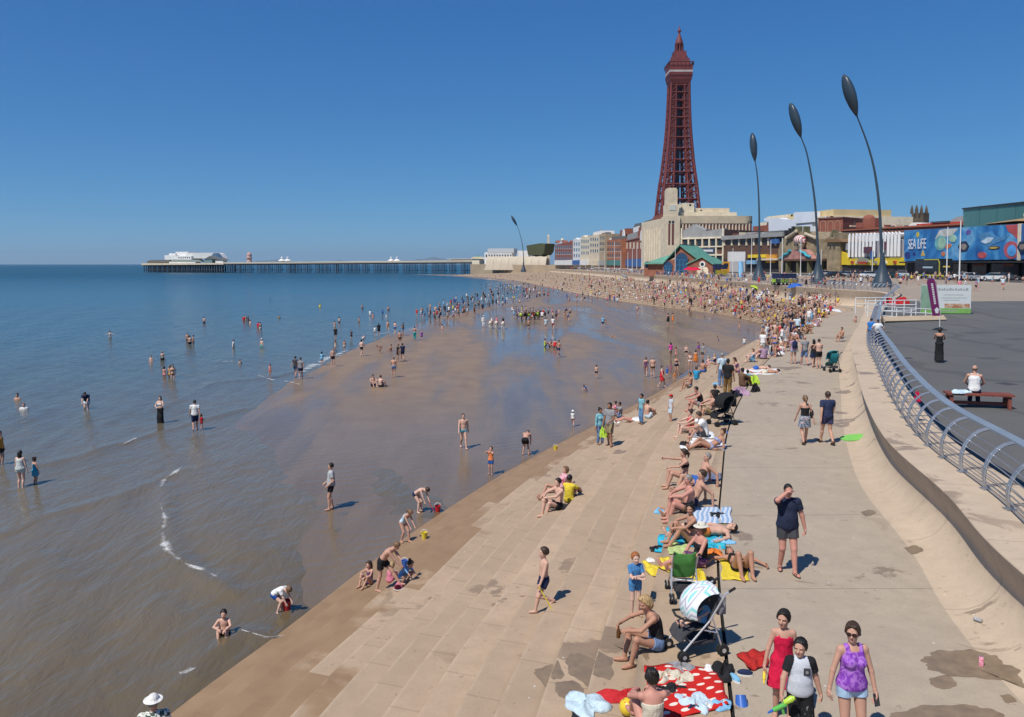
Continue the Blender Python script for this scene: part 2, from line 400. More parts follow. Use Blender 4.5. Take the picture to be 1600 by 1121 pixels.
def wet_sand():
    n = N("wet_sand"); p = n.pos(); sp = n.sep(p)
    rot = n.n("ShaderNodeMapping", {0: p, "Rotation": (0, 0, R(36)), "Scale": (1.0, .17, 1)}).outputs[0]
    big = n.noise(rot, .12, 4, .5, .7); mid = n.noise(rot, .8, 3, .5, .6); fine = n.noise(p, 9, 4, .6)
    e = n.math('ADD', big, n.math('MULTIPLY', n.math('SUBTRACT', mid, .5), .18))
    film = n.rng(e, .62, .40)                       # where a skin of water still lies
    near = n.rng(sp[1], 30, 62, 1, 0); film = n.math('MAXIMUM', film, n.math('MULTIPLY', near, n.rng(sp[2], .16, .11)))
    dry = n.ramp(n.noise(p, .5, 5), (.3, (.225, .152, .092)), (.7, (.29, .198, .122)))
    wetc = n.ramp(mid, (.3, (.150, .106, .062)), (.7, (.19, .135, .080)))
    col = n.mix(film, dry, wetc)
    wv = n.n("ShaderNodeTexWave", {"Vector": n.n("ShaderNodeMapping", {0: p, "Rotation": (0, 0, R(66))}).outputs[0], "Scale": .42, "Distortion": 7.5, "Detail": 4, "Detail Scale": .9}).outputs[1]
    wv2 = n.n("ShaderNodeTexWave", {"Vector": n.n("ShaderNodeMapping", {0: p, "Rotation": (0, 0, R(100))}).outputs[0], "Scale": .9, "Distortion": 5, "Detail": 2}).outputs[1]
    rip = n.math('ADD', n.math('MULTIPLY', wv, .7), n.math('MULTIPLY', wv2, .3))
    amp = n.math('MULTIPLY', n.math('MULTIPLY', rip, n.rng(n.noise(p, .16, 3), .35, .65, .15, 1)), n.rng(sp[1], 26, 75, .8, .10))
    thin = n.noise(n.n("ShaderNodeMapping", {0: p, "Rotation": (0, 0, R(20)), "Scale": (1.6, .6, 1)}).outputs[0], 1.3, 5, .62, .6); amp = n.math('ADD', amp, n.math('MULTIPLY', thin, n.rng(sp[1], 24, 62, 2.2, .0)))
    h = n.math('ADD', amp, n.math('MULTIPLY', fine, n.rng(film, 0, 1, .5, .012)))
    return n.set(col=col, rough=n.rng(film, 0, 1, .48, .13), spec=n.rng(film, 0, 1, .3, .36), nrm=n.bump(h, .55, .035))
sand = tag(grid_mesh("wet_sand", P, wet_sand(), smooth=True), kind='structure')

# sea: one sheet to the horizon, swell modelled near, silt-brown inshore and blue-green outside
yy = np.concatenate([4 * np.exp(np.linspace(0, math.log(220 / 4), 420)), 220 * np.exp(np.linspace(0, math.log(43000 / 220), 70))[1:]])
fx = np.concatenate([-np.linspace(1.0, .0, 240) * 1.0, [.15, .4, .8]])
Xg = fx[None] * (yy[:, None] * .82 + 8) + 0 * yy[:, None]; Yg = np.repeat(yy[:, None], len(fx), 1)
near = 1 - smoothstep(90, 230, Yg); Zg = np.zeros_like(Xg)
for (dx, dy, wl, am, ph) in ((.93, .36, 6.2, .035, 0), (.85, .52, 3.1, .018, 1.3), (.98, .2, 1.7, .010, 2.1), (.55, .83, 2.3, .010, .4), (.75, -.65, 1.2, .006, 4)):
    Zg += am * np.sin(2 * math.pi * (dx * Xg + dy * Yg) / wl + ph + .8 * np.sin(Xg * .21 + Yg * .13)) * near
dep = smoothstep(0, 7, np.maximum(xL(Yg) - Xg, (48 - Yg) * .25)); Zg *= .12 + .88 * dep
CREST = [[(0, 838), (60, 812), (140, 790), (215, 765), (285, 735)], [(60, 728), (130, 712), (200, 690), (290, 664), (380, 640)], [(255, 760), (262, 815), (268, 865), (320, 902), (358, 928)], [(250, 640), (330, 600), (420, 590), (470, 580)], [(300, 1060), (330, 1030), (380, 990), (430, 1000)]]
for c in CREST:
    q = np.array([at_z(*p_, 0)[:2] for p_ in c])
    d = np.full(Xg.shape, 1e9)
    for a, b in zip(q[:-1], q[1:]):
        t = np.clip(((Xg - a[0]) * (b - a)[0] + (Yg - a[1]) * (b - a)[1]) / ((b - a) ** 2).sum(), 0, 1)
        d = np.minimum(d, np.hypot(Xg - a[0] - t * (b - a)[0], Yg - a[1] - t * (b - a)[1]))
    Zg += .085 * np.exp(-(d / .38) ** 2)
def sea_mat():
    n = N("sea_water"); p = n.pos(); sp = n.sep(p)
    d = n.math('ADD', sp[1], n.math('MULTIPLY', sp[0], -1.1))           # out to sea and along the shore
    wob = n.noise(n.scale(p, (1, .35, 1)), .035, 4, .6, .5)
    d = n.math('ADD', d, n.math('MULTIPLY', n.math('SUBTRACT', wob, .5), 70))
    col = n.ramp(n.rng(d, 20, 520), (0, (.105, .078, .041)), (.03, (.150, .116, .068)), (.06, (.150, .120, .076)), (.11, (.130, .112, .076)), (.18, (.088, .102, .082)), (.34, (.034, .078, .092)), (.62, (.009, .066, .098)), (1, (.006, .056, .088)))
    band = n.noise(n.n("ShaderNodeMapping", {0: p, "Rotation": (0, 0, R(15)), "Scale": (.25, 1, 1)}).outputs[0], .055, 4, .6)
    col = n.mix(n.rng(band, .5, .75, 0, .55), col, (.075, .072, .050)); 
    far = n.rng(sp[1], 60, 500, 1, 0)
    w1 = n.noise(n.n("ShaderNodeMapping", {0: p, "Rotation": (0, 0, R(20)), "Scale": (1.6, .6, 1)}).outputs[0], 1.15, 5, .6, .6)
    w2 = n.noise(n.n("ShaderNodeMapping", {0: p, "Rotation": (0, 0, R(20)), "Scale": (1, .35, 1)}).outputs[0], .25, 5, .62, .4)
    nr = n.bump(w1, .65, .13); nr = n.bump(w2, .5, .5, nr)
    return n.set(col=col, rough=n.rng(sp[1], 40, 600, .09, .30), spec=n.rng(sp[1], 15, 160, .34, .13), nrm=nr)
sea = tag(grid_mesh("sea", np.stack([Xg, Yg, Zg], -1), sea_mat(), smooth=True), kind='structure')

# foam on the crests: thin lacy skins a finger above the water
def foam_mat():
    n = N("sea_foam"); p = n.pos(); uv = n.sep(n.uv()); a = n.noise(p, 3.4, 9, .82, .8); b = n.noise(p, .8, 4, .6)
    c = n.n("ShaderNodeTexVoronoi", {"Vector": p, "Scale": 7.}, feature='DISTANCE_TO_EDGE').outputs[0]
    edge = n.rng(n.math('ABSOLUTE', n.math('SUBTRACT', uv[1], .5)), .0, .5, .22, -.24)
    al = n.rng(n.math('ADD', n.math('ADD', a, edge), n.math('MULTIPLY', n.math('SUBTRACT', b, .5), 1.25)), .56, .86)
    al = n.math('MULTIPLY', al, n.rng(c, .25, .03, .40, .72))
    return n.set(col=(.80, .79, .76), rough=.8, alpha=al, spec=.2)
M_FOAM = foam_mat()
def foam(pts, w0, w1, z=.10, zone=False):
    q = np.array([at_z(*p_, 0)[:2] for p_ in pts]); q = catmull(q, 10); m = len(q)
    t = np.gradient(q, axis=0); t /= np.linalg.norm(t, axis=1)[:, None]; nn = np.stack([-t[:, 1], t[:, 0]], 1)
    wv = .95 * np.linspace(w0, w1, m) * np.sin(np.linspace(.15, math.pi - .15, m)) ** .5
    P = np.zeros((m, 5, 3)); s = np.linspace(-1, 1, 5); P[:, :, :2] = q[:, None] + nn[:, None] * s[None, :, None] * wv[:, None, None]; P[:, :, 2] = z - .05 * np.abs(s)[None]
    return P, np.stack([np.repeat(arc(q)[:, None], 5, 1), np.repeat(((s + 1) / 2)[None], m, 0)], -1)
FOAM = [([(250, 790), (258, 815), (254, 835), (262, 862), (285, 882)], .20, .42), ([(290, 885), (322, 897), (345, 912), (358, 930)], .30, .22), ([(285, 732), (272, 742), (258, 752), (252, 764)], .22, .40), ([(378, 990), (398, 996), (420, 1001), (446, 998)], .22, .26), ([(280, 1058), (302, 1052), (322, 1040), (330, 1024)], .45, .30), ([(472, 583), (490, 573), (515, 560), (543, 549)], 1.6, 1.2), ([(404, 588), (425, 595), (450, 598), (470, 603)], .35, .3), ([(190, 697), (205, 690), (214, 686)], .16, .12), ([(147, 708), (153, 707), (158, 706)], .1, .1), ([(585, 525), (600, 522), (618, 521)], .5, .4), ([(345, 567), (358, 566), (372, 567)], .35, .3), ([(190, 698), (203, 692), (214, 687)], .12, .1)]
fm = None; allP = []; allU = []; fs = []; o_ = 0
for pts, a, b in FOAM:
    P, U = foam(pts, a, b); n_, m_, _ = P.shape; idx = np.arange(n_ * m_).reshape(n_, m_) + o_
    fs.append(np.stack([idx[:-1, :-1], idx[:-1, 1:], idx[1:, 1:], idx[1:, :-1]], -1).reshape(-1, 4)); allP.append(P.reshape(-1, 3)); allU.append(U.reshape(-1, 2)); o_ += n_ * m_
me = bpy.data.meshes.new("sea_foam"); F = np.concatenate(fs); me.from_pydata(np.concatenate(allP).tolist(), [], F.tolist()); me.materials.append(M_FOAM)
l = me.uv_layers.new(name="UVMap"); l.data.foreach_set("uv", np.concatenate(allU)[F.reshape(-1)].astype(np.float32).ravel())
fo = bpy.data.objects.new("sea_foam", me); COL.objects.link(fo); tag(fo, "white lacy foam on the small breaking waves", None, None, "stuff")

# distant fells across the bay
def hills():
    n = N("fell_grass"); p = n.pos()
    return n.set(col=n.ramp(n.noise(p, .002, 4), (.3, (.07, .09, .05)), (.7, (.12, .12, .08))), rough=1)
b = MB(); xs = np.linspace(-14000, 1500, 110); HM = hills(); top = []
for x in xs:
    t = (x + 14000) / 15500; e = max(0, math.sin(math.pi * t)) ** .5
    top.append(e * (48 + 30 * math.sin(t * 9 + 1) + 16 * math.sin(t * 23) + 7 * math.sin(t * 61) + 4 * math.sin(t * 120)))
for i in range(len(xs) - 1):
    x0, x1 = xs[i], xs[i + 1]; h0, h1 = max(1, top[i]), max(1, top[i + 1])
    h0, h1 = h0 * 4.6, h1 * 4.6; b.add([(x0, 40000, -1), (x1, 40000, -1), (x1, 41000, h1), (x0, 41000, h0), (x1, 43000, -1), (x0, 43000, -1)], [(0, 1, 2, 3), (3, 2, 4, 5)], HM)
tag(b.build("hills"), kind='structure')

# dark wet patches where water was spilt: thin skins on the concrete
def damp(): 
    n = N("damp_concrete"); p = n.pos(); a = n.noise(p, 5, 5, .65); return n.set(col=n.ramp(a, (.3, (.19, .135, .085)), (.7, (.26, .19, .12))), rough=n.rng(a, .3, .7, .30, .6), spec=.5)
M_DAMP = damp()
PATCHES = [[(1442, 1035), (1452, 1022), (1490, 1016), (1540, 1020), (1566, 1034), (1592, 1050), (1600, 1075), (1585, 1068), (1556, 1062), (1500, 1058), (1462, 1050)], [(1452, 1062), (1476, 1055), (1494, 1066), (1486, 1076), (1460, 1074)], [(1395, 1116), (1440, 1104), (1500, 1102), (1545, 1108), (1572, 1130), (1500, 1150), (1400, 1140)], [(1562, 1087), (1578, 1086), (1588, 1096), (1572, 1098)], [(1412, 856), (1432, 853), (1442, 861), (1424, 866)], [(1345, 800), (1362, 797), (1368, 803), (1352, 807)],
 [(884, 1034), (900, 1020), (945, 1022), (958, 1036), (950, 1062), (915, 1070), (890, 1052)], [(868, 1068), (892, 1064), (912, 1076), (900, 1090), (872, 1088)], [(836, 1048), (862, 1040), (880, 1052), (866, 1062), (838, 1058)], [(1012, 1035), (980, 1018), (960, 1008), (1000, 1000), (1012, 1020)]]
def patches(hit_, down_):
    for pi, ol in enumerate(PATCHES):
        c = [hit_(*q) for q in ol]; q = catmull([list(v) for v in c + [c[0]]], 14)[:-1]; g_ = random.Random(pi); ctr = q.mean(0); b = MB(); m_ = 26; n_ = len(q); vs = []
        for j in range(m_ + 1):
            for k in range(n_):
                e = j / m_ * (1 + (j / m_) * (.06 * math.sin(k * .4 + pi) + .03 * math.sin(k * .93))); x, y = ctr[0] + (q[k][0] - ctr[0]) * e, ctr[1] + (q[k][1] - ctr[1]) * e; vs.append((x, y, down_(x, y, q[k][2] + 1.2) + .004))
        fs = [(j * n_ + k, j * n_ + (k + 1) % n_, (j + 1) * n_ + (k + 1) % n_, (j + 1) * n_ + k) for j in range(m_) for k in range(n_)]; fs = [f for f in fs if max(vs[i][2] for i in f) - min(vs[i][2] for i in f) < .11]
        b.add(vs, fs, M_DAMP); tag(b.build("wet_patch"), kind='structure')

# the sea air: one closed box of thin haze round everything
HZ = bpy.data.materials.new("haze"); HZ.use_nodes = True; ht = HZ.node_tree; ht.nodes.clear(); hv = ht.nodes.new("ShaderNodeVolumePrincipled"); hv.inputs["Color"].default_value = (.62, .82, 1.0, 1); hv.inputs["Density"].default_value = 3.0e-5; hv.inputs["Anisotropy"].default_value = .2
ht.links.new(hv.outputs[0], ht.nodes.new("ShaderNodeOutputMaterial").inputs["Volume"])
b = MB(); b.box(-45000, 45000, -800, 45000, -6, 620, HZ); tag(b.build("haze"), kind='stuff')

# ---------------------------------------------------------------- stand things on what is already there
def bvh_of(objs):
    V = []; F = []
    for o in objs:
        k = len(V); V += [v.co[:] for v in o.data.vertices]; F += [tuple(k + i for i in p.vertices) for p in o.data.polygons]
    return BVHTree.FromPolygons(V, F)
GROUND = bvh_of([steps, ledge, walk, gap, wall, asph, prom, sand, sea])
SEAFLOOR = bvh_of([sea])
def hit(px, py):
    d = ray(px, py).normalized(); r = GROUND.ray_cast(Vector((0, 0, CAMZ)), d)
    return r[0] if r[0] is not None else at_z(px, py, 0)
def down(x, y, z0=30.):
    r = GROUND.ray_cast(Vector((x, y, z0)), Vector((0, 0, -1))); return r[0].z if r[0] is not None else 0.
def project(p):
    v = Vector(p) - Vector((0, 0, CAMZ)); c, s = math.cos(PITCH), math.sin(PITCH)
    zf = v.y * c - v.z * s; return 800 + FPX * v.x / zf, CY - FPX * (v.y * s + v.z * c) / zf

patches(hit, down)
for q in ((1545, 560, 1.1, .5), (1420, 560, .5, .5), (1572, 600, .6, .6), (1390, 520, .8, .4), (1530, 520, 2.4, 1.2), (1590, 530, 1.6, .9)):
    p = hit(q[0], q[1]); b = MB(); big_ = q[2] > 1; b.box(-q[2] / 2, q[2] / 2, -q[3] / 2, q[3] / 2, -.03, .006, flat("asphalt_patch", (.075, .075, .074), .9) if big_ else flat("iron_cover", (.06, .055, .05), .6, .2, 8)); o = b.build("asphalt_patch" if big_ else "drain_cover"); o.location = p; o.rotation_euler = (0, 0, .3)
    if big_: tag(o, kind='structure')
    else: tag(o, "iron drain cover in the asphalt " + {1420: "near the curved railing", 1572: "right of the wooden bench's occupant", 1390: "below the pale rails"}[q[0]], "drain cover")
# ---------------------------------------------------------------- the town: facades laid out in their own plane
C = dict(cream=(.64, .54, .39), cream2=(.70, .61, .45), brick=(.26, .085, .055), brickd=(.17, .075, .05), white=(.72, .71, .68), glass=(.02, .028, .035), slate=(.13, .14, .14), tan=(.38, .30, .20), grey=(.30, .30, .29),
         green=(.13, .33, .25), yellow=(.72, .52, .03), teal=(.07, .20, .19), red=(.42, .05, .03), blue=(.04, .12, .32), dark=(.03, .03, .032), brown=(.12, .065, .045), sign=(.05, .07, .12))
def pm(k, rough=.8): return flat("paint_" + k, C[k], rough, .14, .35)
M_GLASS = flat("window_glass", C['glass'], .12, .3, .8, spec=.6)
M_STEEL = flat("galvanised_steel", (.42, .43, .45), .38, .12, 2, metal=.75)
M_WPOLE = flat("white_pole_paint", (.70, .70, .68), .5, .06, 2)
class Fac:
    """a building whose seen face runs from pixel column p0 at distance y0 to column p1 at distance y1"""
    def __init__(s, name, label, cat, p0, y0, p1, y1, zb=4.6, group=None):
        a, b = at_y(p0, 413, y0), at_y(p1, 413, y1); s.a = a; d = Vector((b.x - a.x, b.y - a.y, 0)); s.L = d.length; s.u = d.normalized()
        s.n = Vector((s.u.y, -s.u.x, 0)); s.zb = zb; s.root = empty(name, (a.x, a.y, zb), math.atan2(s.u.y, s.u.x), label, cat, group)
    def lx(s, px, py=413, off=0.):
        d = ray(px, py); o = s.a + s.n * off; t = (o.x * s.n.x + o.y * s.n.y) / (d.x * s.n.x + d.y * s.n.y)
        p = Vector((d.x * t, d.y * t, CAMZ + d.z * t)); return (p - o).dot(s.u), p.z - s.zb
    def x(s, px): return s.lx(px)[0]
    def z(s, px, py): return s.lx(px, py)[1]
    def box(s, name, p0, p1, t, b, mat, proud=.12, depth=None, label=None, bev=False):
        m = MB(); zt = s.z((p0 + p1) / 2, t); zb_ = 0. if b is None else s.z((p0 + p1) / 2, b)
        m.box(s.x(p0), s.x(p1), -proud, depth if depth is not None else .02, zb_, zt, mat); return one(m, name, s.root, label)
    def poly(s, name, pts, mat, proud=.1, depth=None, label=None):
        m = MB(); q = [s.lx(*p) for p in pts]; m.prism([(x, -proud, z) for x, z in q], (0, proud + (depth if depth is not None else .02), 0), mat); return one(m, name, s.root, label)
    def win(s, cols, t, b, mat=None, frame=None, name="window"):
        for p0, p1 in cols:
            o = s.box(name, p0, p1, t, b, mat or M_GLASS, .05)
            if frame:
                m = MB(); x0, x1, z1, z0 = s.x(p0), s.x(p1), s.z((p0 + p1) / 2, t), s.z((p0 + p1) / 2, b); e = (z1 - z0) * .06
                m.box(x0 - e, x1 + e, -.14, -.0, z0 - 2 * e, z0 - .002, frame); one(m, "sill", o)
def cols(a, b, n, f=.6):
    w_ = (b - a) / n; return [(a + w_ * (i + .5 - f / 2), a + w_ * (i + .5 + f / 2)) for i in range(n)]

# -- the iron tower
def iron_tower():
    Y = 560.; c = at_y(1057.5, 413, Y); k = Y / FPX * 1.0; MR = flat("red_iron_paint", (.16, .034, .031), .6, .22, .08); MD = flat("dark_red_iron", (.10, .022, .022), .6, .2, .1)
    t = empty("iron_tower", (c.x, c.y, 4.6), 0, "tall dark red iron lattice tower behind the cream building, the highest thing on the seafront", "tower")
    Z = lambda py: at_y(1057.5, py, Y).z - 4.6
    lv = [(400, 47), (372, 41.5), (350, 36), (335, 32.5), (313, 30.4), (290, 27.8), (271, 25.0), (252, 22.7), (234, 20.9), (217, 19.3), (201, 18.1), (186, 17.2), (172, 16.6), (159, 16.1), (147, 15.7), (136, 15.5), (127, 15.4)]
    L = [(Z(p), h * k * .885) for p, h in lv]
    for sx in (-1, 1):
        for sy in (-1, 1):
            m = MB()
            for (z0, h0), (z1, h1) in zip(L[:-1], L[1:]):
                q0, q1 = h0 * .44, h1 * .44
                cr = lambda h, q: [(sx * h, sy * h), (sx * q, sy * h), (sx * q, sy * q), (sx * h, sy * q)]
                a, b = cr(h0, q0), cr(h1, q1)
                for i in range(4): m.beam((*a[i], z0), (*b[i], z1), 1.1 if i == 0 else .75, MR)
                n_ = max(1, round((z1 - z0) / (h0 - q0) * 1.0))
                for i in range(4):
                    j = (i + 1) % 4; P = lambda k_, s_: Vector((*a[k_], z0)).lerp(Vector((*b[k_], z1)), s_)
                    for s_ in range(n_):
                        m.beam(P(i, s_ / n_), P(j, (s_ + 1) / n_), .34, MR); m.beam(P(j, s_ / n_), P(i, (s_ + 1) / n_), .34, MR); m.beam(P(i, s_ / n_), P(j, s_ / n_), .4, MR)
            one(m, "leg", t)
    for i, (z0, h0) in enumerate(L[2:]):
        m = MB(); q = h0 * .44
        for s in (-1, 1): m.beam((-h0, s * h0, z0), (h0, s * h0, z0),   .62, MR); m.beam((s * h0, -h0, z0), (s * h0, h0, z0), .62, MR); m.beam((-h0, s * q, z0), (h0, s * q, z0), .5, MR); m.beam((s * q, -h0, z0), (s * q, h0, z0), .5, MR)
        one(m, "cross_beam", t)
    m = MB(); m.box(-2.2, .8, -2.2, 2.2, Z(345), Z(130), flat("lift_mesh", (.07, .05, .07), .7)); one(m, "lift_shaft", t)
    sq = lambda p, r: (r * k * 1.33, Z(p))
    M45 = Matrix.Rotation(R(45), 4, 'Z')
    m = MB(); m.lathe([sq(134, 15.2), sq(127, 17.6), sq(121, 18.4), sq(107, 18.6), sq(106.6, 16.5), sq(100, 15.2)], MR, 4, M=M45); one(m, "platform", t)
    m = MB(); m.lathe([sq(116.6, 18.75), sq(113.6, 18.75)], flat("white_sign_band", (.45, .40, .38), .7, .2, .3), 4, M=M45); one(m, "white_band", t)
    m = MB(); m.lathe([sq(122.5, 18.7), sq(120, 18.9)], MD, 4, M=M45); one(m, "platform_rail", t)
    m = MB()
    for i in range(-3, 4):
        for s in (-1, 1):
            h = 19.4 * k * .94; m.beam((i * h / 3, s * h, Z(107)), (i * h / 3, s * h, Z(101)), .5, MD); m.beam((s * h, i * h / 3, Z(107)), (s * h, i * h / 3, Z(101)), .5, MD)
    for s in (-1, 1): h = 19.4 * k * .94; m.beam((-h, s * h, Z(101)), (h, s * h, Z(101)), .5, MD); m.beam((s * h, -h, Z(101)), (s * h, h, Z(101)), .5, MD)
    one(m, "cage", t)
    m = MB(); m.lathe([sq(106, 14.8), sq(94, 14.2), sq(93.5, 10.5), sq(86, 10), sq(85, 9.9), sq(82, 9.9), sq(81.5, 7.5)], MR, 4, M=M45); one(m, "upper_gallery", t)
    for i in range(8):
        a = math.pi / 4 * i + .4; m = MB(); r = 12.2 * k; m.tube([(r * math.cos(a), r * math.sin(a), Z(94)), (r * math.cos(a), r * math.sin(a), Z(88))], [.9, .15], MR, 5); one(m, "pinnacle", t)
    for i in range(8):
        a = math.pi / 4 * i; m = MB(); r = 5.6 * k; m.beam((r * math.cos(a), r * math.sin(a), Z(82)), (r * math.cos(a), r * math.sin(a), Z(70)), .8, MR); one(m, "lantern_post", t)
    m = MB(); m.lathe([(3.2 * k, Z(82)), (3 * k, Z(70))], MD, 8); one(m, "lantern_core", t)
    m = MB(); m.lathe([(6.6 * k, Z(71)), (6.4 * k, Z(68)), (4.4 * k, Z(62)), (2.6 * k, Z(57)), (1.5 * k, Z(53)), (1.4 * k, Z(51.5)), (2.7 * k, Z(49.5)), (2.7 * k, Z(47.5)), (1.0 * k, Z(46)), (.5 * k, Z(41))], MR, 12); one(m, "spire", t, smooth=True)
iron_tower()
def roof_clutter(f, p0, p1, py, n_, seed):
    g_ = random.Random(seed)
    for i in range(n_):
        p = p0 + (p1 - p0) * (i + g_.uniform(.2, .8)) / n_; w_ = g_.uniform(.8, 2.6); h = g_.uniform(1.0, 3.2); f.box(g_.choice(("chimney", "roof_vent", "roof_unit")), p, p + w_, py - h, py + .6, pm(g_.choice(('brick', 'grey', 'slate', 'cream', 'white'))), -2 - i % 3, 5 + i % 3)
        if i % 3 == 0: m = MB(); x, z = f.lx(p, py); m.tube([(x, 5, z - .3), (x, 5, z + 2.2)], .05, M_STEEL, 4); one(m, "aerial", f.root)

# -- the swaying grass sculptures on the promenade
def grass_sculpture(base, stem, tip, hw, Y, label, zg):
    M1 = flat("blue_grey_sculpture_paint", (.045, .065, .085), .35, .15, .4)
    b = at_y(*base, Y); t = empty("grass_sculpture", (b.x, Y, zg), 0, label, "sculpture", "giant grass sculptures on the promenade")
    lo = lambda p: at_y(*p, Y) - Vector((b.x, 0, zg)) - Vector((0, Y, 0))
    k = Y / FPX; P = [lo(p) for p in stem]; top = lo(tip); 
    for i, p in enumerate(P): p.y += .012 * (p.z ** 1.6) * .2
    top.y += .012 * (top.z ** 1.6) * .2
    base_z = P[0].z; m = MB(); r0 = 15 * k * 124 / Y * 1.0
    m.lathe([(r0, -.4), (r0, .15), (r0 * .92, .5), (r0 * .66, 1.4), (r0 * .42, 2.4), (r0 * .26, 3.6), (.30, 5.0)], M1, 20); one(m, "flared_base", t, smooth=40)
    m = MB(); q = catmull([[0, 0, 4.4]] + [list(p) for p in P], 6); m.tube([Vector(v) for v in q], list(np.linspace(.27, .10, len(q))), M1, 10); one(m, "stem", t, smooth=40)
    a = P[-1]; ax = top - a; Lh = ax.length; m = MB(); s_ = [(0, .13), (.06, .30), (.15, .55), (.28, .80), (.45, .97), (.6, 1.), (.75, .88), (.88, .64), (.96, .36), (1, .03)]
    rad = hw * k; M2 = Matrix.Translation(a) @ ax.to_track_quat('Z', 'Y').to_matrix().to_4x4()
    prof_ = [(max(.05, r * rad), z * Lh) for z, r in s_]; seg = 20; vs = []; 
    m.lathe(prof_, M1, seg, M=M2 @ Matrix.Scale(.55, 4, Vector((0, 1, 0)))); one(m, "seed_head", t, smooth=60)
    m = MB(); m.tube([M2 @ Vector((r * rad * .0, -r * rad * .56, z * Lh)) for z, r in s_], .07, flat("sculpture_rib", (.02, .028, .04), .4), 6); one(m, "rib", t)
grass_sculpture((1378, 443), [(1377.5, 400), (1375, 330), (1368, 270), (1357, 225), (1341, 181)], (1321, 115), 14.5, 124, "nearest and tallest grass sculpture, leaning left, its stem in front of the blue aquarium mural", 6.0)
grass_sculpture((1278, 437), [(1278, 390), (1275, 330), (1270, 285), (1262, 240), (1253, 214)], (1237, 160), 12.2, 148, "grass sculpture with leaning head standing before the white stepped building and skull arcade", 6.05)
grass_sculpture((1186, 438), [(1186.5, 390), (1186.5, 330), (1184.5, 280), (1181, 252)], (1177, 207), 9.6, 178, "upright grass sculpture with straight stem near the curved end of the cream building", 6.0)
grass_sculpture((818, 413), [(818, 402), (816.5, 384), (813, 368), (808, 353)], (799, 337), 3.6, 430, "small far grass sculpture rising by the white tented shelters beyond the beach", 5.4)

# -- cream stone department store with its stub tower
def cream_store():
    f = Fac("cream_department_store", "large cream stone building with stub tower and curved end in front of the iron tower", "building", 1046, 415, 1181, 417)
    m = MB(); cm = pm('cream'); cd = flat("darker_cream_stone", (.52, .43, .30), .85, .12, .3); H = f.z(1110, 339); Lx = f.x(1176); ax = f.x(1014) * 0  # cornice stone is a darker cream than the walls
    d = 62.; q = [(0, 0), (Lx - 5, 0)] + [(Lx - 5 + 6 * math.sin(a), 6 - 6 * math.cos(a)) for a in np.linspace(.2, 1.57, 6)] + [(Lx + 1, 40), (10, 62), (-2.0, 62)]
    m.prism([(x, y, 0) for x, y in q], (0, 0, H), cm); one(m, "wall", f.root)
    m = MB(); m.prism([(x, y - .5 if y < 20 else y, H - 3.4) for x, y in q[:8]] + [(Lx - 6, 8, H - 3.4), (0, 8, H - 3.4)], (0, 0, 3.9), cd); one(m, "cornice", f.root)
    f.box("upper_storey", 1066, 1154, 331, 342, pm('cream2'), -4, 30); f.box("roof_block", 1088, 1145, 324, 333, cm, -7, 30); f.box("roof_hut", 1069, 1087.5, 316.5, 333, pm('cream2'), -5, 18)
    f.win([(1076, 1079)], 319, 322.5); f.win([(1093, 1096)], 328, 330)
    tw = MB(); x0, x1 = f.x(1041), f.x(1058); zt = f.z(1050, 294)
    tw.box(x0 - .6, x1 + .9, -1.6, 9, 0, f.z(1050, 338), cm); tw.box(x0, x1, -1.2, 8, f.z(1050, 338) - .01, f.z(1050, 320), cm); tw.box(x0 + .5, x1 - .4, -.8, 7.4, f.z(1050, 320) - .01, zt - .8, cm); tw.box(x0 + .9, x1 - .8, -.5, 7, zt - .81, zt, cm); one(tw, "stub_tower", f.root)
    f.box("clock_panel", 1044.5, 1054, 321, 329, flat("pale_clock_face", (.55, .56, .50), .6), 1.35)
    for a, b in ((1042.5, 1045.3), (1048, 1051.2)): f.box("window", a, b, 350, 383, flat("rust_glazing", (.16, .06, .05), .4), 1.72)
    f.win([(1043, 1046.2), (1048, 1051.5)], 345.5, 349); 
    for o in f.root.children:
        if o.name.startswith("window") and o.data.vertices[0].co.x < x1 and o.data.vertices[0].co.z < f.z(1050, 340): o.data.transform(Matrix.Translation((0, -1.7, 0))) if min(v.co.y for v in o.data.vertices) > -.2 else None
    f.win(cols(1061, 1175, 22, .5), 345.5, 349.2); f.win(cols(1061, 1175, 22, .5), 351, 362, flat("rust_glazing", (.16, .06, .05), .4))
    for a, b in cols(1061, 1175, 22, .22): f.box("pilaster", a - 2.6, b - 2.6, 350, 380, pm('cream2'), .35)
    # fluted seaward face
    for i in range(9):
        m = MB(); y = 9 + i * 5.4; x = -2.0 * y / 62; m.box(x - .5, x + .05, y, y + 2.2, 2, H - 5, pm('cream2')); one(m, "flute", f.root)
cream_store()

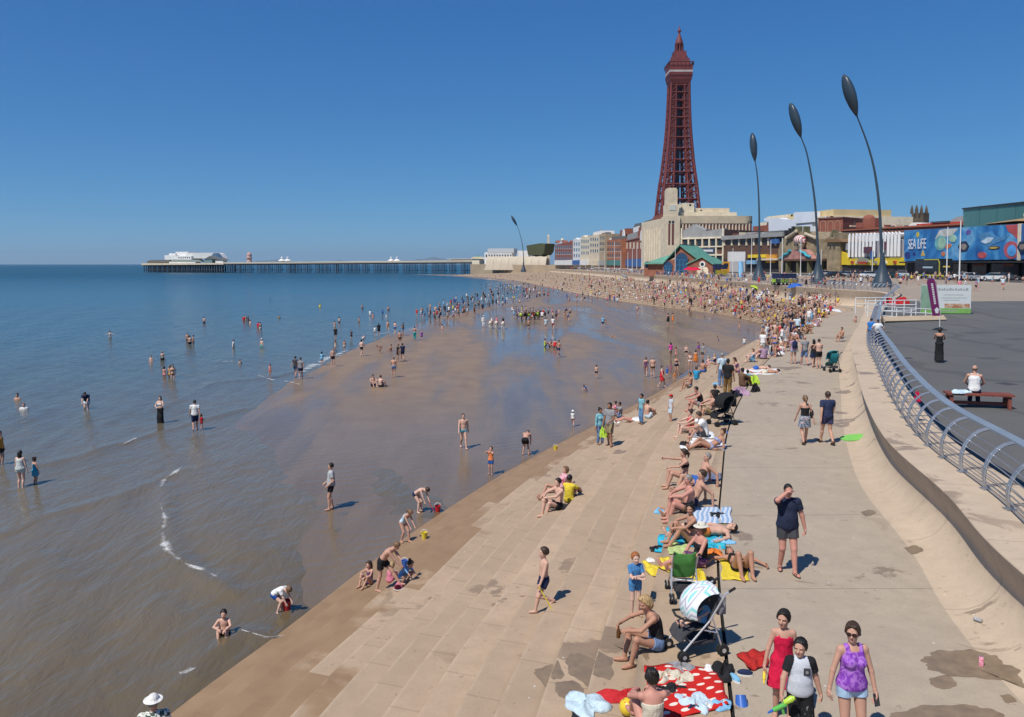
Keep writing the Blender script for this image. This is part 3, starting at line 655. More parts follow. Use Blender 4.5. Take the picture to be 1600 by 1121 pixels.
def tower_block():
    f = Fac("red_brick_hall", "dark red brick hall with slate roofs and white arched windows beneath the iron tower", "hall", 969, 640, 1017, 482)
    br = pm('brick'); f.box("wall", 969, 1017, 366, None, br, 0, 40)
    f.box("brick_gable", 969, 979, 359, 368, br, .3, 20); f.box("brick_gable", 998, 1016, 353, 368, br, .3, 20); f.box("parapet", 969, 1017, 371, 374, flat("brick_band", (.34, .12, .08), .8), .5)
    f.poly("roof", [(980, 362), (986, 350), (1003, 347), (1005, 358)], pm('slate'), -3, 20); f.box("roof", 986, 1004, 343.5, 352, pm('slate'), -9, 22); f.box("chimney", 1005, 1016, 337.5, 358, br, -6, 14)
    f.box("skylight", 989, 997, 355, 363, pm('white'), 0, 1); f.box("sign_panel", 981, 996, 365, 374, pm('grey'), .6)
    for c in (975, 1003.5):
        m = MB(); x, z = f.lx(c, 376); r = abs(f.x(c + 2.2) - f.x(c - 2.2)) / 2; m.prism([(x - r, -.65, z)] + [(x + r * math.cos(a), -.65, z + 2.4 + r * .7 * math.sin(a)) for a in np.linspace(0, math.pi, 9)][::-1] + [(x + r, -.65, z)], (0, .6, 0), pm('white')); one(m, "window", f.root)
    f.win(cols(971, 1015, 8, .45), 379, 389, pm('cream')); f.box("shop_front", 970, 1016, 405, 417, pm('blue'), .6)
tower_block()

def frame_store():
    f = Fac("framed_store", "brown brick store with cream concrete frame and big windows before the cream building", "store", 1065, 352, 1131, 335)
    f.box("wall", 1065, 1131, 360, None, pm('brown'), 0, 30)
    cr = pm('cream2')
    f.poly("gable", [(1065, 374), (1065, 362), (1084, 351), (1104, 361), (1131, 357), (1131, 372)], pm('grey'), .1, 3); f.win(cols(1073, 1129, 6, .6), 359, 368)
    for i in range(7):
        p = 1065.5 + i * 10.8; f.box("pillar", p - 1.0, p + 1.0, 357 if i in (0, 6) else 371, None, cr, .6)
    for t, b in ((371, 373.5), (385, 387), (397.5, 400)): f.box("beam", 1065, 1131, t, b, cr, .7)
    f.win(cols(1067, 1130, 6, .68), 374.5, 384.5); f.box("fascia", 1087, 1118, 388, 396.5, pm('sign'), .8)
    for i in range(9): f.box("letter_block", 1089 + i * 3, 1091.2 + i * 3, 390.5, 393.5, pm('white'), .9)
    f.win(cols(1067, 1130, 6, .68), 401, 416); f.box("ground_floor", 1066, 1131, 417, None, pm('dark'), .2)
    g = Fac("low_brown_store", "long low brown brick arcade with concrete roof slab and dark upper windows", "store", 1131, 335, 1225, 292)
    g.box("wall", 1131, 1225, 372, None, pm('brown'), 0, 30); g.box("roof_slab", 1130, 1226, 366, 372.5, pm('grey'), 1.2, 31, "grey concrete slab"); g.box("roof_plant", 1165, 1190, 361, 367, pm('slate'), -8, 16); g.box("roof_vent", 1148, 1162, 363, 367, pm('grey'), -5, 10)
    g.win(cols(1133, 1223, 8, .78), 373.5, 383, flat("brown_glazing", (.055, .03, .024), .3)); 
    for i in range(9): g.box("mullion", 1131.5 + i * 11.4, 1133.3 + i * 11.4, 372, 384, cr, .4)
    g.box("fascia", 1171, 1200, 398, 403, pm('yellow'), .8); g.box("fascia", 1200, 1214, 398, 411, flat("orange_sign", (.6, .28, .03), .7), 1.); g.box("fascia", 1206, 1219, 374, 381, pm('blue'), 1.); g.box("fascia", 1170, 1184, 407, 413, flat("pale_blue_sign", (.2, .38, .55), .7), 1.2)
    roof_clutter(g, 1135, 1222, 366.5, 12, 8); g.box("shop_front", 1132, 1224, 405, None, pm('dark'), .3); g.box("awning", 1190, 1222, 404, 407, pm('cream'), 2.2)
frame_store()

def lifeboat_station():
    f = Fac("lifeboat_station", "red brick lifeboat station with green copper roofs, arched blue boat doors and round window", "lifeboat station", 1003, 276, 1116, 262, 5.0)
    br = flat("warm_brick", (.27, .105, .065), .85, .2, .6); gr = flat("green_copper_roof", (.12, .30, .22), .6, .16, .5); bl = flat("blue_door_paint", (.025, .07, .14), .4, .2, .4)
    f.poly("wall", [(1055, 432), (1055, 398), (1064.5, 386.5), (1091, 406), (1091, 432)], br, 0, 16)
    f.box("wall", 1012, 1056, 410, None, br, -.4, 15); f.poly("wall", [(1036, 432), (1036, 412), (1046, 407), (1055.2, 405), (1055.2, 432)], br, .25, 12)
    f.poly("wall", [(1076, 432), (1076, 413), (1099.5, 404), (1115.5, 413.5), (1115.5, 432)], br, 1.2, 11); f.box("wall", 1001, 1012.5, 414, None, br, -3, 12)
    m = MB(); x0, z0 = f.lx(1011, 413); xr, zr = f.lx(1063.8, 384.6); xm, zm = f.lx(1037, 411)
    xa = f.lx(1022, 396)[0]
    m.prism([(x0 - .8, -.9, z0), (xm, -.9, z0), (xr, -.9, zr + .25), (xr, 14, zr + .25), (xa, 14, zr - 3.2)], (0, 0, .35), gr); one(m, "roof", f.root)
    m = MB(); xe, ze = f.lx(1092.5, 406.5); m.prism([(xr, -.7, zr - .1), (xr, -.7, zr + .3), (xe, -.7, ze + .25), (xe, -.7, ze - .1)], (0, 17, 0), gr); one(m, "roof", f.root)
    m = MB(); a, za = f.lx(1074.5, 414); b, zb_ = f.lx(1099.5, 402.6); c, zc = f.lx(1117, 414.2)
    m.prism([(a, -1.7, za), (b, -1.7, zb_), (b, -1.7, zb_ + .3), (a, -1.7, za + .35)], (0, 13, 0), gr); one(m, "roof", f.root)
    m = MB(); m.prism([(c, -1.7, zc), (b + .002, -1.7, zb_), (b + .002, -1.7, zb_ + .3), (c, -1.7, zc + .35)], (0, 13, 0), gr); one(m, "roof", f.root)
    m = MB(); xg = f.lx(1006, 412)[0]; m.prism([(f.x(998), 2.6, f.z(1000, 413.5)), (f.x(1012), 2.6, f.z(1005, 413.5)), (f.x(1012), 2.6, f.z(1008, 408))], (0, 12, 0), gr); one(m, "roof", f.root)
    def arch(c, hw_, top, proud, nm="boat_door"):
        m = MB(); x, z = f.lx(c, 431); r = f.x(c + hw_) - f.x(c); zt = f.z(c, top) - r
        ol = [(x - r, -proud, z), (x - r, -proud, zt)] + [(x + r * math.cos(a), -proud, zt + r * math.sin(a)) for a in np.linspace(math.pi, 0, 13)[1:-1]] + [(x + r, -proud, zt), (x + r, -proud, z)]
        m.prism(ol, (0, .12, 0), bl); d = one(m, nm, f.root)
        m = MB(); 
        for k in range(1, 4): zz = z + (zt - z) * k / 3.2; m.box(x - r * .94, x + r * .94, -proud - .08, -proud - .003, zz, zz + .22, flat("blue_door_rail", (.05, .16, .30), .4))
        for k in (-.33, .33): m.box(x + k * r - .09, x + k * r + .09, -proud - .06, -proud - .003, z + .05, zt, flat("blue_door_rail", (.05, .16, .30), .4))
        one(m, "glazing_bars", d)
        m = MB(); rr = r * 1.12; n_ = 14; an = np.linspace(math.pi, 0, n_ + 1)
        for i in range(n_): m.prism([(x + q * math.cos(t_), -proud - .05, zt + q * math.sin(t_)) for q, t_ in ((r, an[i]), (rr, an[i]), (rr, an[i + 1]), (r, an[i + 1]))], (0, .15, 0), pm('brick'))
        one(m, "arch_surround", d)
    arch(1044.3, 6.8, 408.5, .45); arch(1065.3, 9.6, 395.5, .3)
    m = MB(); x, z = f.lx(1099.5, 413.3); m.lathe([(1.0, 0), (1.0, .15), (.62, .16)], pm('white'), 18, M=Matrix.Translation((x, -1.2, z)) @ Matrix.Rotation(R(90), 4, 'X')); m.lathe([(.6, .05), (.6, .17)], M_GLASS, 18, M=Matrix.Translation((x, -1.2, z)) @ Matrix.Rotation(R(90), 4, 'X')); one(m, "round_window", f.root)
    for c in (1096, 1103.5):
        m = MB(); x, z = f.lx(c, 430); r = 1.1; m.prism([(x - r, -1.3, z), (x - r, -1.3, z + 1.6)] + [(x + r * math.cos(a), -1.3, z + 1.6 + r * math.sin(a)) for a in np.linspace(math.pi, 0, 9)[1:-1]] + [(x + r, -1.3, z + 1.6), (x + r, -1.3, z)], (0, .12, 0), pm('cream2')); one(m, "side_door", f.root)
    f.box("window", 1008, 1011.5, 409, 419, bl, -2.7)
lifeboat_station()

def skyline():
    f = Fac("white_stepped_building", "pale white and cream stepped flat-roofed building above the skull arcade", "building", 1187, 385, 1291, 330)
    f.box("wall", 1187, 1291, 343, None, pm('cream2'), 0, 40); f.box("brick_wall", 1180, 1216, 352.5, None, pm('brick'), 1.5, 30); f.box("upper_block", 1185, 1220, 337, 350, pm('cream2'), -4, 30)
    ye = flat("pale_yellow_render", (.60, .47, .25), .8, .08, .2); f.box("upper_block", 1220, 1290, 331.5, 350, ye, -3, 30); pw = flat("blue_white_render", (.66, .70, .76), .7, .05, .2)
    f.poly("side_wall", [(1207, 362), (1207, 346), (1200, 346), (1200, 341), (1222, 341), (1230, 343), (1247, 343), (1247, 332), (1275, 331), (1275, 362)], pw, 2, 2); f.win([(1225, 1228), (1238, 1243.5)], 335.5, 338.5, None); f.box("dark_strip", 1250, 1275, 348.5, 350, pm('slate'), 2.3)
    for o in list(f.root.children):
        if o.name.startswith("window"): o.data.transform(Matrix.Translation((0, 3.0, 0)))
    f = Fac("arched_brick_building", "square red brick building with three blind arches beside the white stepped building", "building", 1277, 330, 1315.5, 322)
    f.box("wall", 1277, 1315.5, 341, None, pm('brick'), 0, 20); f.box("cornice", 1276.5, 1316, 340, 342, pm('brickd'), .4, 20.5)
    roof_clutter(f, 1279, 1313, 340.5, 4, 5)
    for c in (1286, 1297.5, 1308.5):
        m = MB(); x, z = f.lx(c, 366); r = 1.25; z1 = f.z(c, 350)
        an = np.linspace(math.pi, 0, 11); o1 = [(x - r, z)] + [(x + r * math.cos(a), z1 + r * math.sin(a)) for a in an] + [(x + r, z)]; o2 = [(x - r * .75, z)] + [(x + r * .75 * math.cos(a), z1 + r * .75 * math.sin(a)) for a in an] + [(x + r * .75, z)]
        for i in range(len(o1) - 1): m.prism([(o1[i][0], -.15, o1[i][1]), (o1[i + 1][0], -.15, o1[i + 1][1]), (o2[i + 1][0], -.15, o2[i + 1][1]), (o2[i][0], -.15, o2[i][1])], (0, .2, 0), flat("arch_stone", (.36, .20, .13), .8))
        one(m, "blind_arch", f.root)
    f = Fac("long_brick_range", "long low red brick range with round-topped stair turret on the skyline", "building", 1314, 320, 1506, 268)
    f.box("wall", 1314, 1506, 356, None, pm('brick'), 0, 20); f.box("roof_edge", 1314, 1506, 354, 356.5, flat("rust_roof", (.30, .10, .06), .8), .5, 20)
    m = MB(); x, z0 = f.lx(1348, 356); zt = f.z(1348, 335.5); m.lathe([(2.3, z0 - .2), (2.3, zt - 2), (2.1, zt - 1.1), (1.4, zt - .3), (.3, zt)], pm('brick'), 16, c=(x, 3, 0)); m.box(x + 1, x + 4, 2, 5, z0 - .2, zt - 1.5, pm('brick')); one(m, "stair_turret", f.root, smooth=50)
    f.box("roof_hut", 1330, 1341, 348, 356, pm('brick'), -2, 8); f.box("brick_upper", 1421, 1504, 347.5, 357, pm('red'), -3, 16); f.box("roof_rail", 1445, 1473, 346, 347.5, pm('dark'), -2, 3)
    m = MB(); x0, z0 = f.lx(1470, 348); x1 = f.x(1505); m.prism([(x0 + (x1 - x0) * t, 4, z0 + 2.0 * math.sin(math.pi * t) ** .6) for t in np.linspace(0, 1, 12)], (0, 10, 0), pm('grey')); one(m, "curved_roof", f.root)
    m = MB(); x0, z0 = f.lx(1405, 356); x1 = f.x(1424); m.prism([(x0 + (x1 - x0) * t, 4, z0 + 1.8 * math.sin(math.pi * t) ** .6) for t in np.linspace(0, 1, 10)], (0, 8, 0), pm('white')); one(m, "curved_roof", f.root)
    f.win(cols(1316, 1412, 16, .4), 357.5, 361, pm('dark'), pm('cream')); roof_clutter(f, 1316, 1500, 354, 16, 3)
    f = Fac("church_tower", "dark stone church tower with pointed corner pinnacles beyond the red roofs", "church", 1422.5, 420, 1440.5, 415)
    st = flat("sooty_stone", (.10, .075, .05), .9, .25, .3); f.box("tower_wall", 1422.5, 1440.5, 333, None, st, 0, 6); f.win([(1426, 1429), (1433, 1436)], 335, 341, pm('dark'))
    for p in (1424, 1431, 1439):
        for y in (.5, 5.5):
            m = MB(); x, z = f.lx(p, 333); m.tube([(x, y, z - .5), (x, y, z + 1.9), (x, y, z + 4.4)], [.9, .8, .06], st, 4); one(m, "pinnacle", f.root)
    f = Fac("green_warehouse", "big blue-green clad warehouse box rising behind the aquarium mural", "warehouse", 1505, 232, 1700, 170)
    f.poly("wall", [(1505, 425), (1505, 326.5), (1700, 306), (1700, 425)], flat("blue_green_cladding", (.065, .19, .185), .6, .06, .2), 0, 30)
    f.poly("roof_edge", [(1504.5, 327.5), (1504.5, 325.5), (1700, 304.5), (1700, 307)], pm('dark'), .3, 30.2)
    for p in (1528, 1555, 1584): f.box("cladding_seam", p, p + .5, 322 - (p - 1528) * .08, 352, flat("clad_seam", (.045, .13, .13), .6), .08)
    f = Fac("tent_roofed_pavilion", "pavilion with shallow brown tent roof and pale cowl behind the mural", "pavilion", 1535, 196, 1582, 182)
    f.poly("wall", [(1536, 425), (1536, 351), (1581, 350), (1581, 425)], pm('tan'), -1, 12)
    m = MB(); x0, z0 = f.lx(1533, 351); x1 = f.x(1584); xc = (x0 + x1) / 2; zt = f.z(1558, 341.5); m.add([(x0, 0, z0), (x1, 0, z0), (x1, 13, z0), (x0, 13, z0), (xc - 1.5, 6, zt), (xc + 1.5, 6, zt)], [(0, 1, 5, 4), (1, 2, 5), (2, 3, 4, 5), (3, 0, 4), (3, 2, 1, 0)], flat("brown_tent_roof", (.34, .22, .10), .8)); one(m, "roof", f.root)
    m = MB(); m.lathe([(.7, zt - .3), (.8, zt + .8), (.55, zt + 1.3), (.1, zt + 1.4)], pm('cream'), 12, c=(xc + 1.2, 6, 0)); one(m, "cowl", f.root, smooth=True)
skyline()

def aquarium():
    f = Fac("aquarium", "seafront aquarium with long blue underwater mural above dark shop fronts", "aquarium", 1414.5, 205, 1640, 146)
    f.box("wall", 1414.5, 1640, 362, None, pm('dark'), -.6, 22)
    n = N("mural_paint"); p = n.gen(); a = n.noise(p, .16, 5, .6, 1.2); b = n.noise(p, .5, 4)
    col = n.ramp(a, (.25, (.012, .08, .26)), (.45, (.03, .20, .48)), (.6, (.10, .36, .62)), (.78, (.42, .60, .72)))
    mm = n.set(col=n.mix(n.rng(b, .55, .7, 0, .5), col, (.03, .16, .40)), rough=.6)
    f.poly("mural_board", [(1414.5, 408.5), (1414.5, 360.5), (1593, 350.5), (1593, 405.5)], mm, .3, .2); f.poly("mural_board", [(1596, 405.5), (1596, 350.5), (1640, 348), (1640, 405)], pm('blue'), .3, .2, "dark blue board")
    f.box("board_edge", 1592.6, 1596.5, 350, 407, pm('cream2'), .5)
    def shape(name, pts, col, proud=.36, ring=None):
        return f.poly(name, pts, flat("mural_" + name, col, .6, .25, .6), proud, -.3)
    el = lambda cx, cy, rx, ry, rot=0, n_=16: [(cx + rx * math.cos(t) * math.cos(rot) - ry * math.sin(t) * math.sin(rot), cy + rx * math.cos(t) * math.sin(rot) + ry * math.sin(t) * math.cos(rot)) for t in np.linspace(0, 2 * math.pi, n_, endpoint=False)]
    shape("shark", [(1531, 369), (1538, 364), (1548, 363), (1556, 368), (1566, 372), (1580, 367), (1572, 375), (1562, 379), (1552, 383), (1545, 392), (1545, 384), (1538, 381)], (.09, .26, .46))
    shape("shark_belly", [(1535, 378), (1546, 371), (1556, 372), (1550, 379), (1542, 381)], (.55, .66, .74), .40)
    shape("hexagon_sign", [(1499, 386), (1503, 378), (1512, 377), (1517, 385), (1513, 393), (1504, 394)], (.02, .04, .08)); shape("round_badge", el(1508.5, 386, 4.5, 4.8), (.30, .24, .20), .42)
    shape("yellow_fish", el(1436, 367, 2.2, 4.2), (.65, .50, .06)); shape("clownfish", el(1484, 385, 5.5, 3.4, -.5), (.65, .20, .08)); shape("clownfish", el(1476, 397, 3, 3.6), (.60, .16, .10)); shape("starfish", [(1441, 400), (1444, 391), (1447, 400)], (.70, .45, .08))
    shape("turtle_outline", el(1472, 380, 9, 12, .2), (.16, .42, .42)); shape("turtle_shell", el(1474, 380, 6, 9, .2), (.36, .55, .40), .40); shape("turtle_shell", el(1491, 373, 6, 6, .2), (.42, .56, .30), .38)
    shape("anemone", [(1574, 352), (1592.5, 351), (1592.5, 374), (1585, 366), (1578, 362)], (.50, .09, .09)); shape("anemone", el(1537, 399, 7, 5), (.34, .03, .04)); shape("tentacle", el(1583, 391, 12, 14), (.45, .10, .12)); shape("tentacle_eye", el(1584, 392, 7, 9), (.10, .35, .70), .40); shape("tentacle_eye", el(1583, 391, 3.5, 5), (.65, .80, .88), .44)
    shape("purple_fish", el(1515.5, 363, 4.5, 3.2, -.6), (.14, .10, .36)); shape("black_fish", el(1420, 399, 4.5, 5.5), (.03, .05, .22)); shape("black_fish", el(1430.5, 397, 2.2, 2.8), (.02, .10, .30)); shape("coral_crown", [(1463, 374), (1470, 360), (1480, 358), (1500, 357), (1490, 368)], (.60, .58, .52), .34)
    shape("badge", el(1556, 387.5, 9, 3, -.05), (.10, .06, .03)); shape("badge_gold", el(1556, 387.5, 6.5, 1.6, -.05), (.55, .40, .10), .42)
    shape("hexagon_sign", [(1594, 386), (1598, 378), (1606, 377), (1610, 385), (1606, 393), (1598, 394)], (.015, .02, .03), .6); shape("round_badge", el(1602, 386, 4, 4.5), (.35, .3, .25), .66)
    x0, z0 = f.lx(1435.8, 382.2); h = f.z(1435, 374) - f.z(1435, 391)
    tx = text("sign_letters", "SEA LiFE", h * 1.15, flat("white_lettering", (.82, .82, .80), .6), f.root, Matrix.Translation((x0, -.5, z0)) @ Matrix.Rotation(R(90), 4, 'X') @ Matrix.Diagonal((.86, 1.15, 1, 1)))
    f.box("canopy", 1414.5, 1640, 408.5, 411, pm('dark'), 1.6, .3)
    for p in (1440, 1470, 1500, 1530, 1560, 1580): f.box("shop_front", p - 11, p + 11, 412.5, None, flat("shop_glass", (.035, .03, .03), .2), -.4)
    for p, c in ((1530, 'brick'), (1575, 'brick')): f.box("fascia", p - 9, p + 9, 412, 416, pm(c), 0)
aquarium()

def arcades():
    f = Fac("yellow_arcade", "bright yellow amusement arcade with rows of tall white arched loops on its front", "arcade", 1300, 262, 1414, 206)
    ye = flat("yellow_sign_paint", (.80, .58, .02), .55, .1, .3); wh = flat("white_arch_paint", (.78, .77, .75), .6, .05, .3)
    f.box("wall", 1318, 1414, 377, None, flat("pale_panel", (.42, .40, .40), .8), -.3, 24); f.box("wall", 1300, 1330, 391, None, pm('brown'), -.3, 20)
    f.poly("roof", [(1275, 380), (1275, 366), (1335, 364), (1345, 366), (1330, 378), (1326, 382)], pm('white'), -8, 26)
    f.poly("yellow_front", [(1301, 414), (1301, 387), (1303, 384), (1306, 384), (1308, 390), (1326, 397), (1326, 414)], ye, .4); f.box("yellow_front", 1326, 1414, 403.5, 414.5, ye, .5)
    for i in range(15):
        p = 1331 + i * 5.55 if i < 6 else 1331 + i * 5.6
        if 1371 < p < 1379: continue
        m = MB(); x, zt = f.lx(p, 366.5 - i * .25); r = .42; zb_ = f.z(p, 402 - i * .1); an = np.linspace(math.pi, 0, 9)
        m.tube([(x - r, -.7, zb_)] + [(x + r * math.cos(a), -.7, zt - r + r * math.sin(a)) for a in an] + [(x + r, -.7, zb_)], .21, wh, 6); m.box(x - r * .8, x + r * .8, -.5, -.45, f.z(p, 397), f.z(p, 391), pm('red')); one(m, "arch_loop", f.root)
    f.poly("name_arch", [(1343, 410), (1345, 405), (1350, 401.5), (1356, 401.5), (1361, 405), (1363, 410)], flat("olive_sign", (.30, .30, .22), .7), .9); f.box("name_plate", 1346, 1358, 409, 412.5, pm('red'), 1.)
    for i, p in enumerate((1307, 1333, 1340, 1370, 1385, 1400)): f.box("sign_panel", p, p + 4, 408, 412, pm(('white', 'red', 'cream', 'grey', 'white', 'red')[i]), .8)
    f.box("shop_front", 1301, 1414, 415, None, pm('dark'), .1); f.box("round_sign", 1383, 1389, 378, 391, flat("plum_sign", (.12, .05, .07), .6), 1.3); f.box("hanging_sign", 1357, 1365, 386, 396, flat("plum_sign", (.12, .05, .07), .6), 1.5); f.box("hanging_sign", 1366, 1369, 393, 405, pm('blue'), 1.2)
    # the skull arcade
    g = Fac("skull_arcade", "rock-fronted pirate arcade with skull in striped headscarf over its painted canopy", "arcade", 1217, 292, 1302, 262)
    rock = flat("rock_render", (.27, .21, .13), .9, .35, .5, bump=.5); rg = flat("rock_green", (.16, .15, .08), .9, .3, .5)
    g.poly("rock_wall", [(1217, 425), (1216, 392), (1219, 380), (1226, 372), (1236, 370), (1243, 364), (1252, 362), (1262, 366), (1275, 372), (1287, 374), (1296, 370), (1297, 364), (1303, 364), (1304, 425)], rock, 0, 16)
    g.poly("painted_canopy", [(1226, 406), (1236, 397), (1242, 391), (1256, 389.5), (1266, 391), (1272, 397), (1277, 404), (1277, 406)], flat("mural_rose", (.40, .20, .17), .7, .3, .5), 2.2)
    for a, b in (((1229, 404), (1245, 392)), ((1260, 392), (1276, 403))):
        m = MB(); q = [Vector((*g.lx(a[0] + (b[0] - a[0]) * t, a[1] + (b[1] - a[1]) * t + (1.2 * math.sin(t * 12))), 0)) for t in np.linspace(0, 1, 10)]; m.tube([(v.x, -2.5, v.y) for v in q], .45, flat("turquoise_wave", (.05, .38, .48), .5), 6); one(m, "wave_trim", g.root)
    g.box("entrance", 1226, 1295, 406.5, None, pm('dark'), .2); g.box("canopy_edge", 1224, 1297, 405, 408, pm('brown'), 2.4)
    for p in (1236, 1253, 1270, 1288): g.box("column", p - .8, p + .8, 408, None, rg, 2.)
    m = MB(); sx, sz = g.lx(1256, 384); Ms = Matrix.Translation((sx, -1.5, sz)); bone = flat("bone_paint", (.50, .42, .30), .7, .15, .6)
    m.lathe([(.2, -1.6), (.9, -1.5), (1.1, -.7), (1.6, 0), (1.75, .8), (1.55, 1.6), (.9, 2.2), (.1, 2.4)], bone, 16, M=Ms); one(m, "skull", g.root, smooth=50)
    for dx in (-.62, .62):
        m = MB(); m.lathe([(.05, 0), (.42, .02), (.42, .4)], pm('dark'), 10, M=Matrix.Translation((sx + dx, -3.25, sz + .25)) @ Matrix.Rotation(R(-90), 4, 'X')); one(m, "eye_socket", g.root)
    n = N("striped_scarf"); wv = n.n("ShaderNodeTexWave", {"Vector": n.gen(), "Scale": .55}, bands_direction='X').outputs[1]; sc = n.set(col=n.mix(n.rng(wv, .45, .55), (.72, .70, .66), (.38, .06, .06)), rough=.8)
    m = MB(); m.lathe([(1.95, 1.0), (2.2, 1.5), (2.25, 2.1), (1.9, 2.9), (1.1, 3.5), (.1, 3.7)], sc, 18, M=Ms); m.lathe([(.15, 0), (.5, .3), (.4, .9), (.1, 1.2)], sc, 10, M=Matrix.Translation((sx + 2.3, -1.6, sz + .6))); one(m, "headscarf", g.root, smooth=60)
    for a, b in (((1232, 372), (1247, 362)), ((1262, 366), (1277, 372))):
        m = MB(); p0, p1 = g.lx(*a), g.lx(*b); m.tube([(p0[0], -.8, p0[1]), (p1[0], -.8, p1[1])], .5, bone, 8)
        for p in (p0, p1): m.lathe([(.1, -.7), (.7, -.3), (.7, .3), (.1, .7)], bone, 8, c=(p[0], -.8, p[1]))
        one(m, "bone", g.root)
    for p, t in ((1244, 354), (1256, 354), (1300, 360)): g.box("rock_stack", p - 1.2, p + 1.2, t, 368, rg, .3, 2)
    m = MB(); 
    for dx, dz, s in ((1223, 360, 5), (1229, 357, 4), (1234, 354, 3)): x, z = g.lx(dx, dz); m.box(x - .5, x + .5, 1, 4, z - 4, z, pm('dark'))
    one(m, "ship_model", g.root, "dark model ship on the roof")
    t = Fac("rock_turret", "rock gate tower with small brown roof between skull arcade and yellow arcade", "turret", 1289, 258, 1318, 250)
    t.box("wall", 1292, 1312, 378, None, rock, 0, 6); t.poly("roof", [(1288, 379), (1294, 374), (1312, 373), (1321, 378.5)], flat("brown_tile", (.20, .12, .06), .9), .8, 7); t.win([(1296, 1298), (1302, 1304)], 385, 390, pm('dark'))
arcades()

